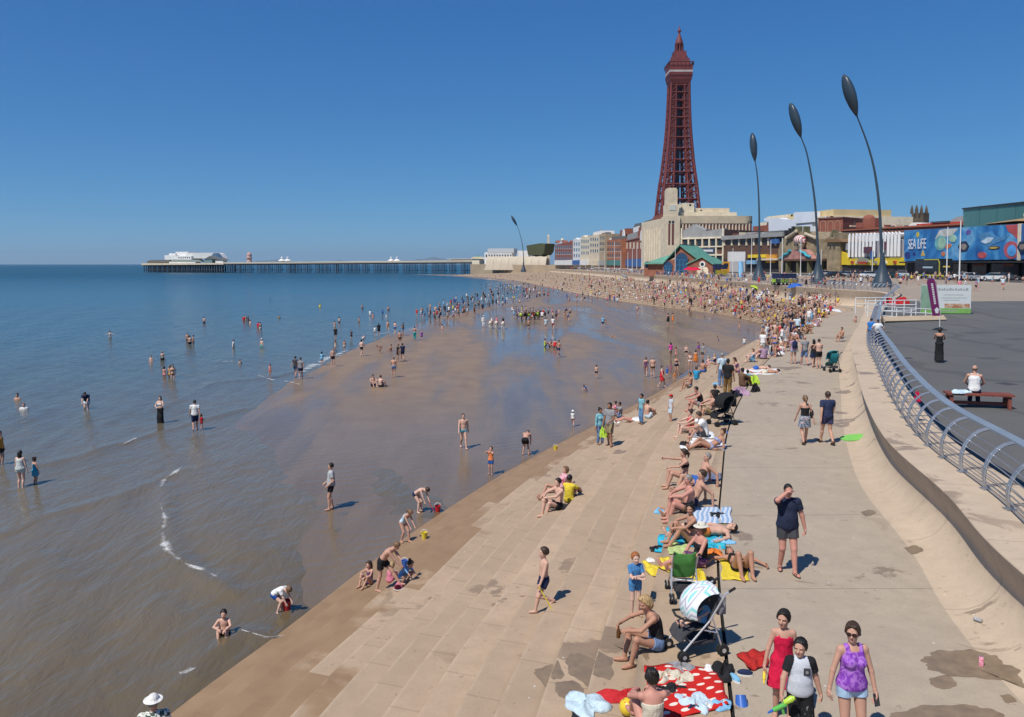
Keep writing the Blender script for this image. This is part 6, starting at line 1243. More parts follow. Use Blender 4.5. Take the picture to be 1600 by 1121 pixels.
pp(1088, 594, 'sit', 160, 1.66, 'm', 0, ('short', 'brown'), [('tee', (.03, .27, .48)), ('shorts', 'white')], "person in bright blue tee sitting on the steps, back to the camera")
pp(1098, 582, 'sit', 150, 1.72, 'm', 2, ('short', 'dark'), [('trunks', 'blue')], "tanned bare-backed person sitting by a blue mat low on the steps")
pp(1106, 572, 'sit_out', -85, 1.6, 'f', 3, ('bob', 'blonde'), [('swimsuit', 'pink')], "fair person in pink swimsuit sitting legs out next to the blue chair")
pp(1116, 570, 'sit', -80, 1.62, 'f', 3, ('long', 'blonde'), [('swimsuit', 'navy')], "blonde person in navy swimsuit sitting against a bright blue chair on the steps")

# at the water's edge by the steps
pp(1009, 589, 'walk', 165, 1.66, 'f', 0, ('bob', 'light'), [('swimsuit', TWIST)], "person in dark print swimsuit paddling beside a bare-backed companion", None, G_SAND)
pp(1020, 591, 'stand', 185, 1.74, 'm', 1, ('crop', 'grey'), [('trunks_short', 'brown')], "bare-backed person in brown trunks paddling next to the dark print swimsuit", None, G_SAND)
pp(1034, 606, 'walk', 60, 1.66, 'f', 3, ('bun', 'brown'), [('strapless', 'white'), ('dress', 'red')], "person in bright red dress stepping out of the water onto the steps", None, None, girth=1.15)
pp(1042, 592, 'stand', 0, .95, 'm', 3, ('short', 'brown'), [('rash', 'blue')], "toddler in blue standing just behind the bright red dress", None, G_SAND, hat=('sunhat', K['blue']))
pp(1057, 586, 'stand2', 10, 1.6, 'f', 0, ('bob', 'brown'), [('bikini', 'navy'), ('hot', 'navy')], "person in navy bikini top and shorts standing over the crawling child", None, G_SAND)
pp(1054, 591, 'kneel', 80, .9, 'm', 0, ('short', 'light'), [('rash', 'orange')], "small child in orange crawling at the foot of the steps", None, G_SAND)
pp(1048, 559, 'walk2', 190, 1.5, 'f', 4, ('long', 'black'), [('tee', (.62, .06, .32)), ('hot', 'white')], "dark-haired child in magenta top and white shorts standing in the shallows", None, G_SAND)
pp(1056, 566, 'stand', 90, 1.45, 'f', 5, ('bob', 'light'), [('bikini', 'pink'), ('briefs', 'pink')], "fair child in pink bikini standing right behind the magenta top", None, G_SAND)
pp(1072, 560, 'stand', -20, 1.3, 'm', 3, ('short', 'light'), [('trunks', 'black')], "pale bare-chested child in black trunks standing at the water's edge", None, G_SAND)
pp(1078, 580, 'stand', 0, 1.64, 'f', 0, ('long', 'dark'), [('bikini', 'white'), ('briefs', 'white')], "dark-haired person in white bikini facing the camera at the foot of the steps", None, G_SAND)
pp(1087, 573, 'stand', 170, 1.5, 'f', 0, ('bob', 'brown'), [('dress', 'orange')], "person wrapped in orange standing between the white bikini and the grey shirt", None, G_SAND)
pp(1091, 555, 'stand', 0, 1.3, 'f', 4, ('bun', 'black'), [('swimsuit', 'purple')], "child in purple swimsuit standing behind the orange wrap", None, G_SAND)
pp(1098, 566, 'stand', -60, 1.76, 'm', 0, ('short', 'brown'), [('tee', 'grey'), ('shorts', 'charcoal')], "person in grey tee and charcoal shorts watching the children at the water's edge", None, G_SAND)
pp(1122, 534, 'kneel', -90, 1.1, 'm', 2, ('short', 'dark'), [('trunks', 'blue')], "dark child kneeling alone in the shallow pool", None, G_SAND)
pp(1163, 545, 'stand', 180, 1.0, 'm', 3, ('short', 'light'), [('tee', 'white'), ('shorts', 'sky')], "small child in white tee and sky blue shorts near the end of the pool", None, G_SAND)
pp(915, 613, 'squat', -60, .95, 'm', 3, ('short', 'brown'), [('rash', 'blue')], "small child in blue suit crouching alone on the wet sand", None, G_SAND)
pp(932, 592, 'stand', 170, 1.1, 'm', 1, ('short', 'brown'), [('trunks', 'charcoal')], "bare-chested child in charcoal trunks standing alone on the wet sand", None, G_SAND)
pp(895, 667, 'walk', 170, .92, 'f', 3, ('short', 'light'), [('tee', 'white'), ('hot', 'red')], "toddler in white sunhat, white top and red shorts walking on the sand", None, G_SAND, hat=('sunhat', K['white']))
pp(822, 711, 'bend', 165, 1.6, 'm', 0, ('short', 'dark'), [('shorts', 'black')], "person in black shorts bending double over the sand, back to the camera", None, G_SAND)
pp(767, 742, 'drink', -25, 1.22, 'm', 0, ('short', 'brown'), [('vest', (.72, .22, .08)), ('shorts', (.02, .10, .36))], "child in orange vest and blue shorts with both hands raised to the mouth", None, G_SAND)
pp(724, 701, 'walk', 15, 1.78, 'm', 1, ('crop', 'dark'), [('trunks_short', AQUA)], "bare-chested person in blue patterned trunks strolling over the wet sand", None, G_SAND, girth=1.05)
pp(518, 796, 'stand2', -75, 1.78, 'm', 0, ('short', 'dark'), [('tee', (.42, .43, .43)), ('shorts', 'black')], "person in pale grey tee and black shorts standing ankle deep looking out to sea", None, G_SAND, girth=1.08, tune=dict(rh=(-.2, -.2, .95), lh=(.2, -.12, .95)))
pp(656, 801, 'bend', 62, 1.42, 'm', 3, ('short', 'brown'), [('trunks_short', 'navy')], "bare-backed child in navy trunks bending to dig with a red spade", 'digger', G_SAND)
pp(634, 848, 'dig', 50, 1.34, 'f', 0, ('pony', 'light'), [('swimsuit', 'pale')], "child in pale blue swimsuit stooping over a yellow bucket", None, G_SAND)
pp(606, 921, 'dig', 75, 1.52, 'm', 0, ('short', 'light'), [('shorts', 'black')], "bare-chested child in long black shorts leaning over with a blue bucket", 'bucketboy', None, tune=dict(la=(.12, -.42, .08), ra=(-.12, .30, .08), lh=(.06, -.5, .80), rh=(-.08, -.5, .76)))
pp(577, 913, 'sit', -30, 1.2, 'f', 0, ('long', 'brown'), [('swimsuit', TWIST)], "long-haired child in dark print swimsuit sitting by the water with a blue bucket", None, None)
pp(609, 910, 'sit_hunch', 150, 1.0, 'f', 3, ('bob', 'blonde'), [('sundress', 'pink')], "small child in pink sitting behind the black shorts, half hidden", None, None)
pp(632, 912, 'squat', 60, 1.18, 'f', 0, ('bun', 'brown'), [('rash', (.18, .38, .66))], "child in light blue sun suit crouching and scraping sand on the lowest step", None, None)
pp(437, 955, 'bend', 70, 1.20, 'm', 3, ('short', 'light'), [('tee', 'white'), ('trunks', (.02, .07, .30))], "child in white tee and blue trunks bending over a red bucket in the water", None, G_SAND, sink=.05, tune=dict(pel=(0, .22, .72)))
pp(350, 990, 'sit', 12, 1.30, 'm', 1, ('short', 'dark'), [('trunks', 'black')], "dark-haired bare-chested child sitting in the shallow waves", None, G_WATER, sink=.10, flat_feet=True)
pp(244, 1240, 'stand', -160, 1.72, 'm', 0, ('short', 'grey'), [('shirt', TROPIC), ('shorts', 'charcoal')], "person in white hat and leaf print shirt at the bottom of the steps", None, None, hat=('brim', (.72, .70, .66)), sink=.05, flat_feet=True)
pp(33, 762, 'stand', 178, 1.66, 'f', 3, ('long', 'dark'), [('vest', (.52, .56, .54)), ('hot', (.46, .54, .52))], "dark-haired person in pale vest and shorts standing in the sea with a child", None, G_WATER, sink=.10, flat_feet=True, girth=1.1)
pp(55, 756, 'stand', 160, 1.22, 'f', 0, ('bun', 'brown'), [('swimsuit', (.05, .33, .50)), ('skirt', (.05, .33, .50))], "child in turquoise swim dress standing beside the pale vest", None, G_WATER, sink=.10, flat_feet=True)
pp(1, 726, 'stand', 100, 1.70, 'm', 1, ('short', 'brown'), [('vest', (.60, .26, .04)), ('shorts', 'black')], "person in orange vest standing in the sea at the edge of the view", None, G_WATER, sink=.12, flat_feet=True)
pp(135, 640, 'dig', 15, 1.76, 'm', 1, ('short', 'dark'), [('tee', 'navy'), ('shorts', 'pale')], "person in navy tee and pale shorts stooping in knee-deep sea", None, G_WATER, sink=.32, flat_feet=True)
pp(251, 661, 'hold', 0, 1.68, 'f', 3, ('long', 'brown'), [('bikini', 'white'), ('long_skirt', 'black')], "person in white bikini top and long black skirt paddling with hands together", None, G_WATER, sink=.10, flat_feet=True)
pp(305, 673, 'walk2', -160, 1.74, 'm', 0, ('short', 'dark'), [('tee', 'white'), ('long_shorts', 'navy')], "person in loose white tee and navy shorts paddling with a toddler in red", None, G_WATER, flat_feet=True, girth=1.05)
pp(315, 673, 'walk', 150, .92, 'm', 0, ('short', 'brown'), [('rash', (.36, .02, .03))], "toddler in dark red suit walking beside the loose white tee", None, G_WATER, flat_feet=True)
pp(462, 590, 'walk', 170, 1.78, 'm', 0, ('short', 'dark'), [('tee', 'charcoal'), ('shorts', (.03, .08, .20))], "person in dark tee and blue shorts paddling away next to a grey tee", None, G_SAND)
pp(470, 593, 'walk2', 190, 1.80, 'm', 0, ('short', 'brown'), [('tee', 'grey'), ('shorts', 'navy')], "person in grey tee and navy shorts with white bag walking through the foam", None, G_SAND)
pp(422, 591, 'stand', 0, 1.15, 'f', 5, ('bob', 'brown'), [('bikini', 'red'), ('briefs', 'red')], "child in red bikini standing in the thin foam line", None, G_SAND)
# bathers in deeper water
swim(27, 625, "swimmer with dark hair up to the chest, nearest the left shore", ('bun', 'dark'), d=1.25); swim(37, 640, "swimmer in white top chest deep near the stooping navy tee", ('short', 'light'), 20, 0, [('tee', K['white'])])
swim(172, 529, "bather in black and white swimsuit with arms held out to the side", ('bun', 'light'), 180, 3, [('swimsuit', FLORAL)], .7, 1.66, 'f', 'out'); swim(319, 505, "bather standing alone hip deep in dark shorts, farthest out", ('short', 'dark'), 160, 1, [('trunks', K['navy'])], .7)
for i, (x, y, lb) in enumerate(((293, 534, "leftmost of three bathers standing close together waist deep"), (297, 539, "bather in dark trunks, middle of three close together waist deep"), (302, 538, "rightmost of three bathers standing close together waist deep"))): swim(x, y, lb, ('short', ('brown', 'dark', 'black')[i]), (30, 200, -60)[i], i, [('trunks', K[('charcoal', 'black', 'brown')[i]])], .62)
swim(236, 566, "child bather waist deep left of the black and white swimsuit", ('short', 'brown'), 0, 3, [], .75, 1.4); swim(254, 563, "bather in black and white costume waist deep beside a child", ('bob', 'grey'), 170, 0, [('swimsuit', FLORAL), ('skirt', K['black'])], .72, 1.66, 'f')
for i, (x, y, lb, c) in enumerate(((257, 590, "bather in pink bikini standing apart by two others thigh deep", 'pink'), (266, 590, "bather in yellow bottoms thigh deep beside a taller companion", 'yellow'), (270, 591, "taller dark-haired bather at the right of three thigh deep", 'brown'))): swim(x, y, lb, ('long', ('brown', 'light', 'dark')[i]), (160, 180, 30)[i], (0, 2, 1)[i], [('bikini', K[c]), ('briefs', K[c])], .55, (1.5, 1.6, 1.7)[i], 'f')
for i, (x, y, lb, c) in enumerate(((381, 502, "bather in red at the left of a far trio in the waves", 'red'), (384, 501, "bather in white in the middle of a far trio in the waves", 'white'), (388, 503, "bather in brown at the right of a far trio in the waves", 'brown'), (391, 507, "lone child in dark suit chest deep below the far trio", 'black'), (404, 513, "bather in red top hugging a companion in white", 'crimson'), (407, 514, "bather in white top hugging a companion in red", 'white'), (365, 544, "bather in white shorts waist deep alone left of a capped child", 'white'), (409, 543, "child in white cap and teal trunks waist deep", 'teal'), (436, 497, "distant bather in olive top with only the shoulders showing", 'khaki'), (375, 568, "swimmer low in the water beside a white ripple", 'brown'), (422, 468, "farthest swimmer out beyond the yellow top", 'charcoal'))):
    swim(x, y, lb, ('short', ('brown', 'dark', 'black')[i % 3]), i * 47, i % 4, [('tee' if i % 2 == 0 else 'trunks', K[c])], (.8, .8, .8, 1.0, .75, .75, .75, .7, 1.2, 1.3, 1.3)[i], hat=('cap', K['white']) if i == 7 else None)
mid = [(500, 480, 'tee', 'yellow', 1.0, "swimmer in bright yellow top alone beyond the other bathers"), (566, 482, 'trunks', 'navy', .8, "dark bather hip deep left of the white sun suit"), (578, 494, 'rash', 'white', .6, "bather covered in white standing in the sea"), (598, 493, 'sweater', 'blue', .55, "bather in royal blue top beside a board in the sea"), (583, 496, 'bikini', 'pink', .9, "bather in pink crouching between white and royal blue"), (607, 485, 'trunks', 'charcoal', .75, "dark-haired bather behind the royal blue top"), (604, 496, 'tee', 'white', .7, "child in white behind the royal blue top"), (530, 504, 'trunks', 'black', .8, "bather on the left of two by white ripples"), (561, 504, 'trunks', 'charcoal', .8, "bather on the right of two by white ripples"), (523, 511, 'bikini', 'cream', .8, "bather with outspread arms above the dark wetsuit"), (524, 529, 'rash', 'black', .25, "bather in dark wetsuit, arms low, knee deep"), (549, 531, 'rash', 'navy', .15, "child in navy wetsuit leaning in the shallows"), (568, 535, 'briefs', 'white', .12, "child in white briefs bending in the shallows"), (524, 550, 'swimsuit', 'cream', .1, "child in cream swimsuit at the foam's edge"), (538, 549, 'trunks', 'cream', .1, "pale child walking through the foam's edge"), (503, 571, 'rash', 'sky', .05, "child in sky blue rash suit beside the foam"), (520, 573, 'trunks', 'black', .02, "bare-chested person in long dark trunks facing the foam"), (565, 557, 'trunks', 'black', .0, "bare-chested person in black trunks pointing to the left"), (594, 553, 'briefs', 'navy', .0, "bare-backed child bending over on the wet sand"), (592, 525, 'tee', 'black', .05, "big person in black tee and shorts by a child in white"), (586, 525, 'rash', 'white', .05, "child in white suit next to the big black tee"), (606, 520, 'bikini', 'orange', .02, "person in orange bikini holding a child on the hip"), (617, 522, 'trunks', 'blue', .02, "person in blue trunks left of the red and black pair"), (630, 525, 'tee', 'charcoal', .0, "person in charcoal tee hugging a child in red"), (625, 540, 'trunks', 'brown', .0, "bare-chested person facing the sea above the dark-clad pair"), (648, 532, 'rash', 'teal', .0, "person in teal trousers and dark hair with arms raised"), (659, 534, 'rash', 'purple', .0, "child in purple left alone right of the teal trousers"), (691, 522, 'bikini', 'pink', .0, "child in pink hat standing on the blue wet sand"), (622, 566, 'tee', 'black', .0, "person in black tee and shorts at the edge of the sand bank"), (629, 564, 'tee', 'navy', .0, "person in navy carrying a small child on the sand bank"), (615, 590, 'trunks', 'denim', .0, "bare-chested person in denim shorts on the sand bank alone"), (583, 604, 'trunks', 'navy', .0, "small child in navy trunks standing by a sitting bare back"), (595, 605, 'trunks', 'black', .0, "bare-backed person sitting on the sand bank by a small child"), (611, 549, 'swimsuit', 'brown', .0, "child sitting on the sand bank left of the black tee")]
for i, (x, y, kd, c, dp, lb) in enumerate(mid):
    po = 'bend' if 'bending' in lb else 'out' if ('arms' in lb and 'low' not in lb) else 'sit' if 'sitting' in lb else ('stand', 'walk', 'stand2', 'hold')[i % 4]
    H = (1.15 if 'small' in lb else 1.3) if 'child' in lb and 'a child' not in lb and 'small child on' not in lb and 'by a' not in lb else 1.7
    wr = [(kd, c)] + ([('shorts', c if c in ('black', 'navy') else 'denim')] if kd in ('tee', 'sweater', 'shirt') else [('briefs', c)] if kd == 'bikini' else [])
    if kd == 'rash' and c == 'teal': wr = [('bikini', 'black'), ('trousers', 'teal')]
    pp(x, y, po, (180, 30, 150, -60, 200)[i % 5], H, 'f' if kd in ('bikini', 'swimsuit') else 'm', (0, 1, 3, 2, 0)[i % 5], (('short', 'bun', 'short', 'bob')[i % 4], ('brown', 'dark', 'light', 'black')[i % 4]), wr, ("person " if False else "") + lb, None, G_WATER if dp > .3 else G_SAND, sink=dp, flat_feet=True)
# beach beyond the pool
far = [(755, 512, 'sweater', 'white', 'trousers', 'white', 'stand', "person all in white with white hat leading the three white donkeys"), (864, 515, 'tee', 'white', 'shorts', 'red', 'walk', "person in white tee and red shorts walking on the brown sand"), (826, 518, 'trunks', 'charcoal', None, None, 'walk', "bare-chested person in charcoal trunks walking near the dark donkeys"), (853, 516, 'tee', 'pale', 'shorts', 'white', 'stand', "person in pale top just left of the red shorts"), (852, 542, 'vest', 'lime', 'shorts', 'navy', 'sit', "person in lime vest sitting on the open brown sand"), (860, 543, 'trunks', 'black', None, None, 'sit_hunch', "tanned person hunched on the sand right of the lime vest"), (867, 545, 'vest', 'red', 'shorts', 'navy', 'kneel', "person in red vest kneeling behind the walking bare chest"), (873, 559, 'trunks', 'navy', None, None, 'walk', "bare-chested person in navy trunks striding over the open sand"), (942, 513, 'tee', 'sky', 'shorts', 'navy', 'stand', "tall person in sky blue top and cap by a child at the pool's edge"), (947, 513, 'swimsuit', 'brown', None, None, 'stand', "child in brown beside the tall sky blue top"), (958, 527, 'trunks', 'brown', None, None, 'lie_down', "child lying face down alone on the sand"), (996, 492, 'bikini', 'black', 'briefs', 'black', 'walk', "person in black bikini walking towards the pool"), (1024, 496, 'trunks', 'sky', None, None, 'out', "bare-chested child in sky blue trunks wading in the pool"), (1044, 508, 'dress', 'black', None, None, 'stand', "person in long black dress standing in the pool"), (1051, 507, 'dress', 'orange', None, None, 'stand', "person in orange dress standing in the pool beside the black dress"), (1153, 478, 'tee', 'white', 'shorts', 'navy', 'stand', "person in white tee and navy shorts near the corner of the pool"), (1112, 493, 'bikini', 'pink', 'hot', 'blue', 'walk', "person in pink top and blue shorts at the dark edge of the pool"), (1155, 518, 'briefs', 'white', None, None, 'stand', "pale child in white briefs standing at the end of the pool"), (1146, 498, 'tee', 'white', 'hot', 'white', 'stand', "child in white beside a ball at the dry edge of the pool")]
for i, (x, y, a, ac, b, bc, po, lb) in enumerate(far):
    pp(x, y, po, (20, 170, -50, 190, 90)[i % 5], (1.2 if 'child' in lb and 'by a' not in lb else 1.74), 'f' if a in ('bikini', 'dress', 'swimsuit') else 'm', (0, 1, 2, 0, 5)[i % 5], ('short' if a not in ('bikini', 'dress') else 'bun', ('brown', 'dark', 'black')[i % 3]), [(a, ac)] + ([(b, bc)] if b else []), lb, None, G_SAND, hat=('sunhat', K['white']) if i == 0 else ('cap', K['sky']) if i == 8 else None)
# plaza
pp(1467, 567, 'hold', 152, 1.70, 'f', 2, ('bob', 'dark'), [('strapless', 'black'), ('long_skirt', 'black')], "person in long black dress standing on the asphalt with arms raised to a camera", 'blackdress')
pp(1361, 536, 'stand', 160, 1.50, 'm', 0, ('short', 'dark'), [('tee', (.03, .18, .52)), ('trousers', 'navy')], "child in bright blue tee leaning on the curved railing", None, None); pp(1371, 541, 'hips', 165, 1.55, 'm', 0, ('short', 'brown'), [('tee', 'white'), ('trousers', 'navy')], "child in white tee leaning on the curved railing right of the blue tee")

# the crowd where the walkway bends: everyone their own mix of clothes, pose and place
random.seed(11); tops = ['white', 'white', 'white', 'black', 'black', 'navy', 'navy', 'grey', 'grey', 'charcoal', 'pale', 'red', 'blue', 'sky', 'pink', 'yellow', 'khaki', 'mauve', 'bare', 'bare', 'bare', 'bare', 'bare', 'bikini', 'bikini']; bots = ['black', 'navy', 'denim', 'khaki', 'grey', 'charcoal', 'blue', 'white', 'red']
cname = dict(sky='sky blue', denim='denim', khaki='khaki')
used = set(); pts_used = []
def crowd(poly, n, where, mix, group, mind=5.5, rots=(0, 360)):
    xs = [p[0] for p in poly]; ys = [p[1] for p in poly]; k = 0; tries = 0
    while k < n and tries < 6000:
        tries += 1; x, y = random.uniform(min(xs), max(xs)), random.uniform(min(ys), max(ys)); ins = False; j = len(poly) - 1
        for i in range(len(poly)):
            if (poly[i][1] > y) != (poly[j][1] > y) and x < (poly[j][0] - poly[i][0]) * (y - poly[i][1]) / (poly[j][1] - poly[i][1]) + poly[i][0]: ins = not ins
            j = i
        if not ins or any(abs(x - a) < mind and abs(y - b) < mind * .55 for a, b in pts_used): continue
        t, b, po, sx = random.choice(tops), random.choice(bots), random.choices(list(mix), list(mix.values()))[0], random.choice('mf'); kid = random.random() < .2; st = random.choice(('short', 'crop') if sx == 'm' else ('pony', 'long', 'bun', 'bob')); hc = random.choice(['brown', 'dark', 'black', 'light', 'blonde', 'grey']); ht = random.random() < .10
        pw = {'sit': 'sitting', 'sit_back': 'leaning back', 'sit_hunch': 'hunched', 'stand': 'standing', 'walk': 'walking', 'stand2': 'standing', 'lie_up': 'lying', 'sit_out': 'legs out', 'hips': 'standing', 'chair': 'sitting'}[po]
        if t == 'bikini' and sx == 'm': continue
        if t == 'bare' and sx == 'f': t = 'bikini'
        top = 'bare-chested' if t == 'bare' else ('%s bikini' % cname.get(b, b)) if t == 'bikini' else '%s top' % cname.get(t, t)
        hw_ = {'short': 'short', 'crop': 'cropped', 'pony': 'ponytailed', 'long': 'long', 'bun': 'pinned-up', 'bob': 'bobbed'}[st]
        bt = '' if t == 'bikini' else ' and %s shorts' % cname.get(b, b)
        lab = "%s %s %s%s, %s hair%s, %s" % ('child' if kid else 'person', pw, ('' if t == 'bare' else 'in ') + top, bt if t != 'bare' else ' in %s shorts' % cname.get(b, b), {'light': 'fair'}.get(hc, hc) if hc != 'brown' else hw_, ', hat' if ht else '', where)
        if lab in used: continue
        used.add(lab); pts_used.append((x, y)); k += 1
        w_ = [('bikini', b), ('briefs', b)] if t == 'bikini' else ([] if t == 'bare' else [(random.choice(['tee', 'tee', 'vest']), t)]) + [('shorts', b)]
        pp(x, y, po, random.uniform(*rots), random.uniform(1.05, 1.35) if kid else random.uniform(1.6, 1.82), sx, random.choice([0, 0, 1, 1, 2, 3, 4, 5]), (st, hc), w_, lab, None, group, hat=('cap' if random.random() < .5 else 'sunhat', K[random.choice(['white', 'navy', 'red'])]) if ht else None, girth=random.uniform(.94, 1.16))
SITS = dict(sit=4, sit_back=2, sit_hunch=2, sit_out=2, stand=2, lie_up=1, walk=.6, stand2=.6); WALKS = dict(stand=3, walk=4, stand2=1.5, hips=1)
crowd([(1190, 545), (1190, 515), (1225, 490), (1262, 470), (1300, 462), (1312, 470), (1300, 490), (1265, 520), (1240, 530), (1215, 548)], 92, "at the walkway bend", SITS, G_CROWD, 6.0, (-150, 60))
crowd([(1192, 566), (1190, 540), (1240, 515), (1290, 488), (1290, 500), (1232, 545), (1215, 560)], 26, 'in front of the crowd', dict(sit=3, stand=4, stand2=2, walk=2, sit_hunch=1), G_CROWD, 7.5, (-160, 200))
crowd([(1195, 512), (1150, 470), (1190, 452), (1240, 452), (1290, 458), (1250, 478)], 30, "on the far steps", SITS, G_CROWD, 5.5, (-150, 60))
crowd([(1375, 462), (1395, 440), (1600, 436), (1600, 458), (1500, 458), (1480, 452), (1440, 452)], 22, "on the far paving", WALKS, "people strolling on the far paving", 7)
# ---------------------------------------------------------------- railings, vehicles, poles, seaside clutter
def off(i, u_, z=None): p = CC[i] + NW[i] * u_; return Vector((p[0], p[1], ZTOP[i] if z is None else z))
def samp(a):        # frame on the wall at arc length a
    i = int(np.searchsorted(AW, a)); i = max(1, min(NS - 1, i)); t = (a - AW[i - 1]) / (AW[i] - AW[i - 1]); c = CC[i - 1] * (1 - t) + CC[i] * t; n_ = NW[i - 1] * (1 - t) + NW[i] * t; n_ = n_ / np.linalg.norm(n_); return c, n_, ZTOP[i - 1] * (1 - t) + ZTOP[i] * t
def fence_curve():
    st = M_STEEL; top = flat("blue_grey_rail_paint", (.25, .29, .33), .4, .08, 1, metal=.2)
    prof_ = [(1.50, .0), (1.46, .22), (1.48, .47), (1.60, .74), (1.80, .94), (2.02, 1.02)]
    root = empty("promenade_railing", (float(CC[24][0] + 1.5), float(CC[24][1]), 4.5), 0, "long curved steel railing with bowed posts and flat blue-grey top rail on the sea wall", "railing"); base = root.location
    a0 = float(np.interp(6, CC[:120, 1], AW[:120])); n_ = 95; da = 1.36
    for k in range(n_):
        c, nn, z = samp(a0 + k * da); m = MB(); tt = tan_[min(NS - 1, int(np.searchsorted(AW, a0 + k * da)))]
        for o_ in (-.05, .05):
            q = [Vector((c[0] + nn[0] * u_ + tt[0] * o_, c[1] + nn[1] * u_ + tt[1] * o_, z + h)) - base for u_, h in prof_]; q = [Vector(v) for v in catmull(q, 3)]; m.tube(q, .026, st, 6)
        m.box(-.09, .09, -.09, .09, 0, .03, st, Matrix.Translation(Vector((c[0] + nn[0] * 1.5, c[1] + nn[1] * 1.5, z)) - base)); one(m, "post", root)
    for u_, h, r, mt, nm in [(a_, b_, .013, st, "rail_bar") for a_, b_ in ((1.485, .07), (1.465, .19), (1.465, .33), (1.475, .46), (1.53, .61), (1.60, .735), (1.71, .86))]:
        m = MB(); q = []
        for k in range(0, n_ * 2): c, nn, z = samp(a0 + k * da / 2); q.append(Vector((c[0] + nn[0] * u_, c[1] + nn[1] * u_, z + h)) - base)
        m.tube(q, r, mt, 5); one(m, nm, root)
    m = MB(); vs = []
    for k in range(0, n_ * 2):
        c, nn, z = samp(a0 + k * da / 2)
        for u_, h in ((1.99, 1.01), (1.99, 1.05), (2.19, 1.07), (2.19, 1.03)): vs.append(Vector((c[0] + nn[0] * u_, c[1] + nn[1] * u_, z + h)) - base)
    m.add(vs, [(4 * k + i, 4 * k + (i + 1) % 4, 4 * k + 4 + (i + 1) % 4, 4 * k + 4 + i) for k in range(n_ * 2 - 1) for i in range(4)], top); one(m, "top_rail", root)
    # the far stretch: plain bars
    r2 = empty("plain_railing", (47, 120, 5.5), 0, "straight pale railing along the far sea wall by the lifeboat station", "railing"); b2 = r2.location; ii = [i for i in range(NS) if 113 < CW[i, 1] < 420]
    for h in (.45, .85, 1.15): m = MB(); m.tube([off(i, 1.3) + Vector((0, 0, h)) - b2 for i in ii], .035, M_STEEL, 5); one(m, "rail_bar", r2)
    a1, a2 = AW[ii[0]], AW[ii[-1]]
    for k in range(90):
        c, nn, z = samp(a1 + (a2 - a1) * (k / 90) ** 1.5); m = MB(); p = Vector((c[0] + nn[0] * 1.3, c[1] + nn[1] * 1.3, z)) - b2; m.tube([p, p + Vector((0, 0, 1.17))], .04, M_STEEL, 5); one(m, "post", r2)
fence_curve()

def pole(px, pyb, pyt, label, Y=None, r=.09, arm=False):
    if Y is None: p = hit(px, pyb); Y = p.y
    z0 = down(at_y(px, 413, Y).x, Y, 40); p = at_y(px, 413, Y); H = at_y(px, pyt, Y).z - z0; t = empty("white_pole", (p.x, Y, z0), 0, label, "pole", "slim white poles along the promenade")
    m = MB(); m.tube([(0, 0, 0), (0, 0, H)], [r * 1.2, r * .8], M_WPOLE, 8); one(m, "shaft", t); m = MB(); m.tube([(0, 0, 0), (0, 0, .5)], r * 2.2, M_WPOLE, 8); one(m, "foot", t)
    if arm: m = MB(); m.tube([(-2.2, 0, H - .4), (2.2, 0, H - .2)], r * .7, M_WPOLE, 6); one(m, "cross_arm", t)
PO = [(1222, 444, 372, "tall white pole beside the railing in front of the low brown store", None), (1499.5, 430, 345, "tallest white pole, in front of the aquarium mural", 118), (1479.5, 427, 355, "white pole just left of the tallest one, before the turtle on the mural", 150), (1055, 430, 384, "white pole between the two blue boat doors", 258), (1145, 432, 388, "white pole before the white box lorry", 250), (1174, 430, 372, "white pole left of the upright grass sculpture", 240), (1204, 430, 376, "white pole by the orange shop sign", 230), (1251, 432, 372, "white pole at the skull arcade entrance", 210), (1276, 428, 378, "white pole hidden close behind the leaning sculpture", 215), (1283, 428, 390, "short white pole right of the skull arcade entrance", 205), (1363, 425, 385, "white pole before the yellow arcade name sign", 185), (1380, 428, 362, "white pole close behind the nearest sculpture stem", 180)]
for q in PO: pole(q[0], q[1], q[2], q[3], q[4])
for i, (px, t, Y) in enumerate(((915, 392, 560), (925, 386, 520), (936, 372, 500), (945, 390, 480), (960, 378, 440), (970, 392, 420), (981, 394, 400), (988, 388, 385), (995, 384, 370), (1003, 392, 355), (906, 396, 600))):
    pole(px, 0, t, ("thin white pole %s on the far promenade" % ("farthest left", "by the cream hotel", "with cross arm before the tan office", "right of the cross arm", "before the orange-brown shop", "at the left corner of the brick hall", "left of three before the brick hall", "in the middle of three before the brick hall", "right of three before the brick hall", "nearest the lifeboat station", "by the white hotel")[i]), Y, .12, px == 936)

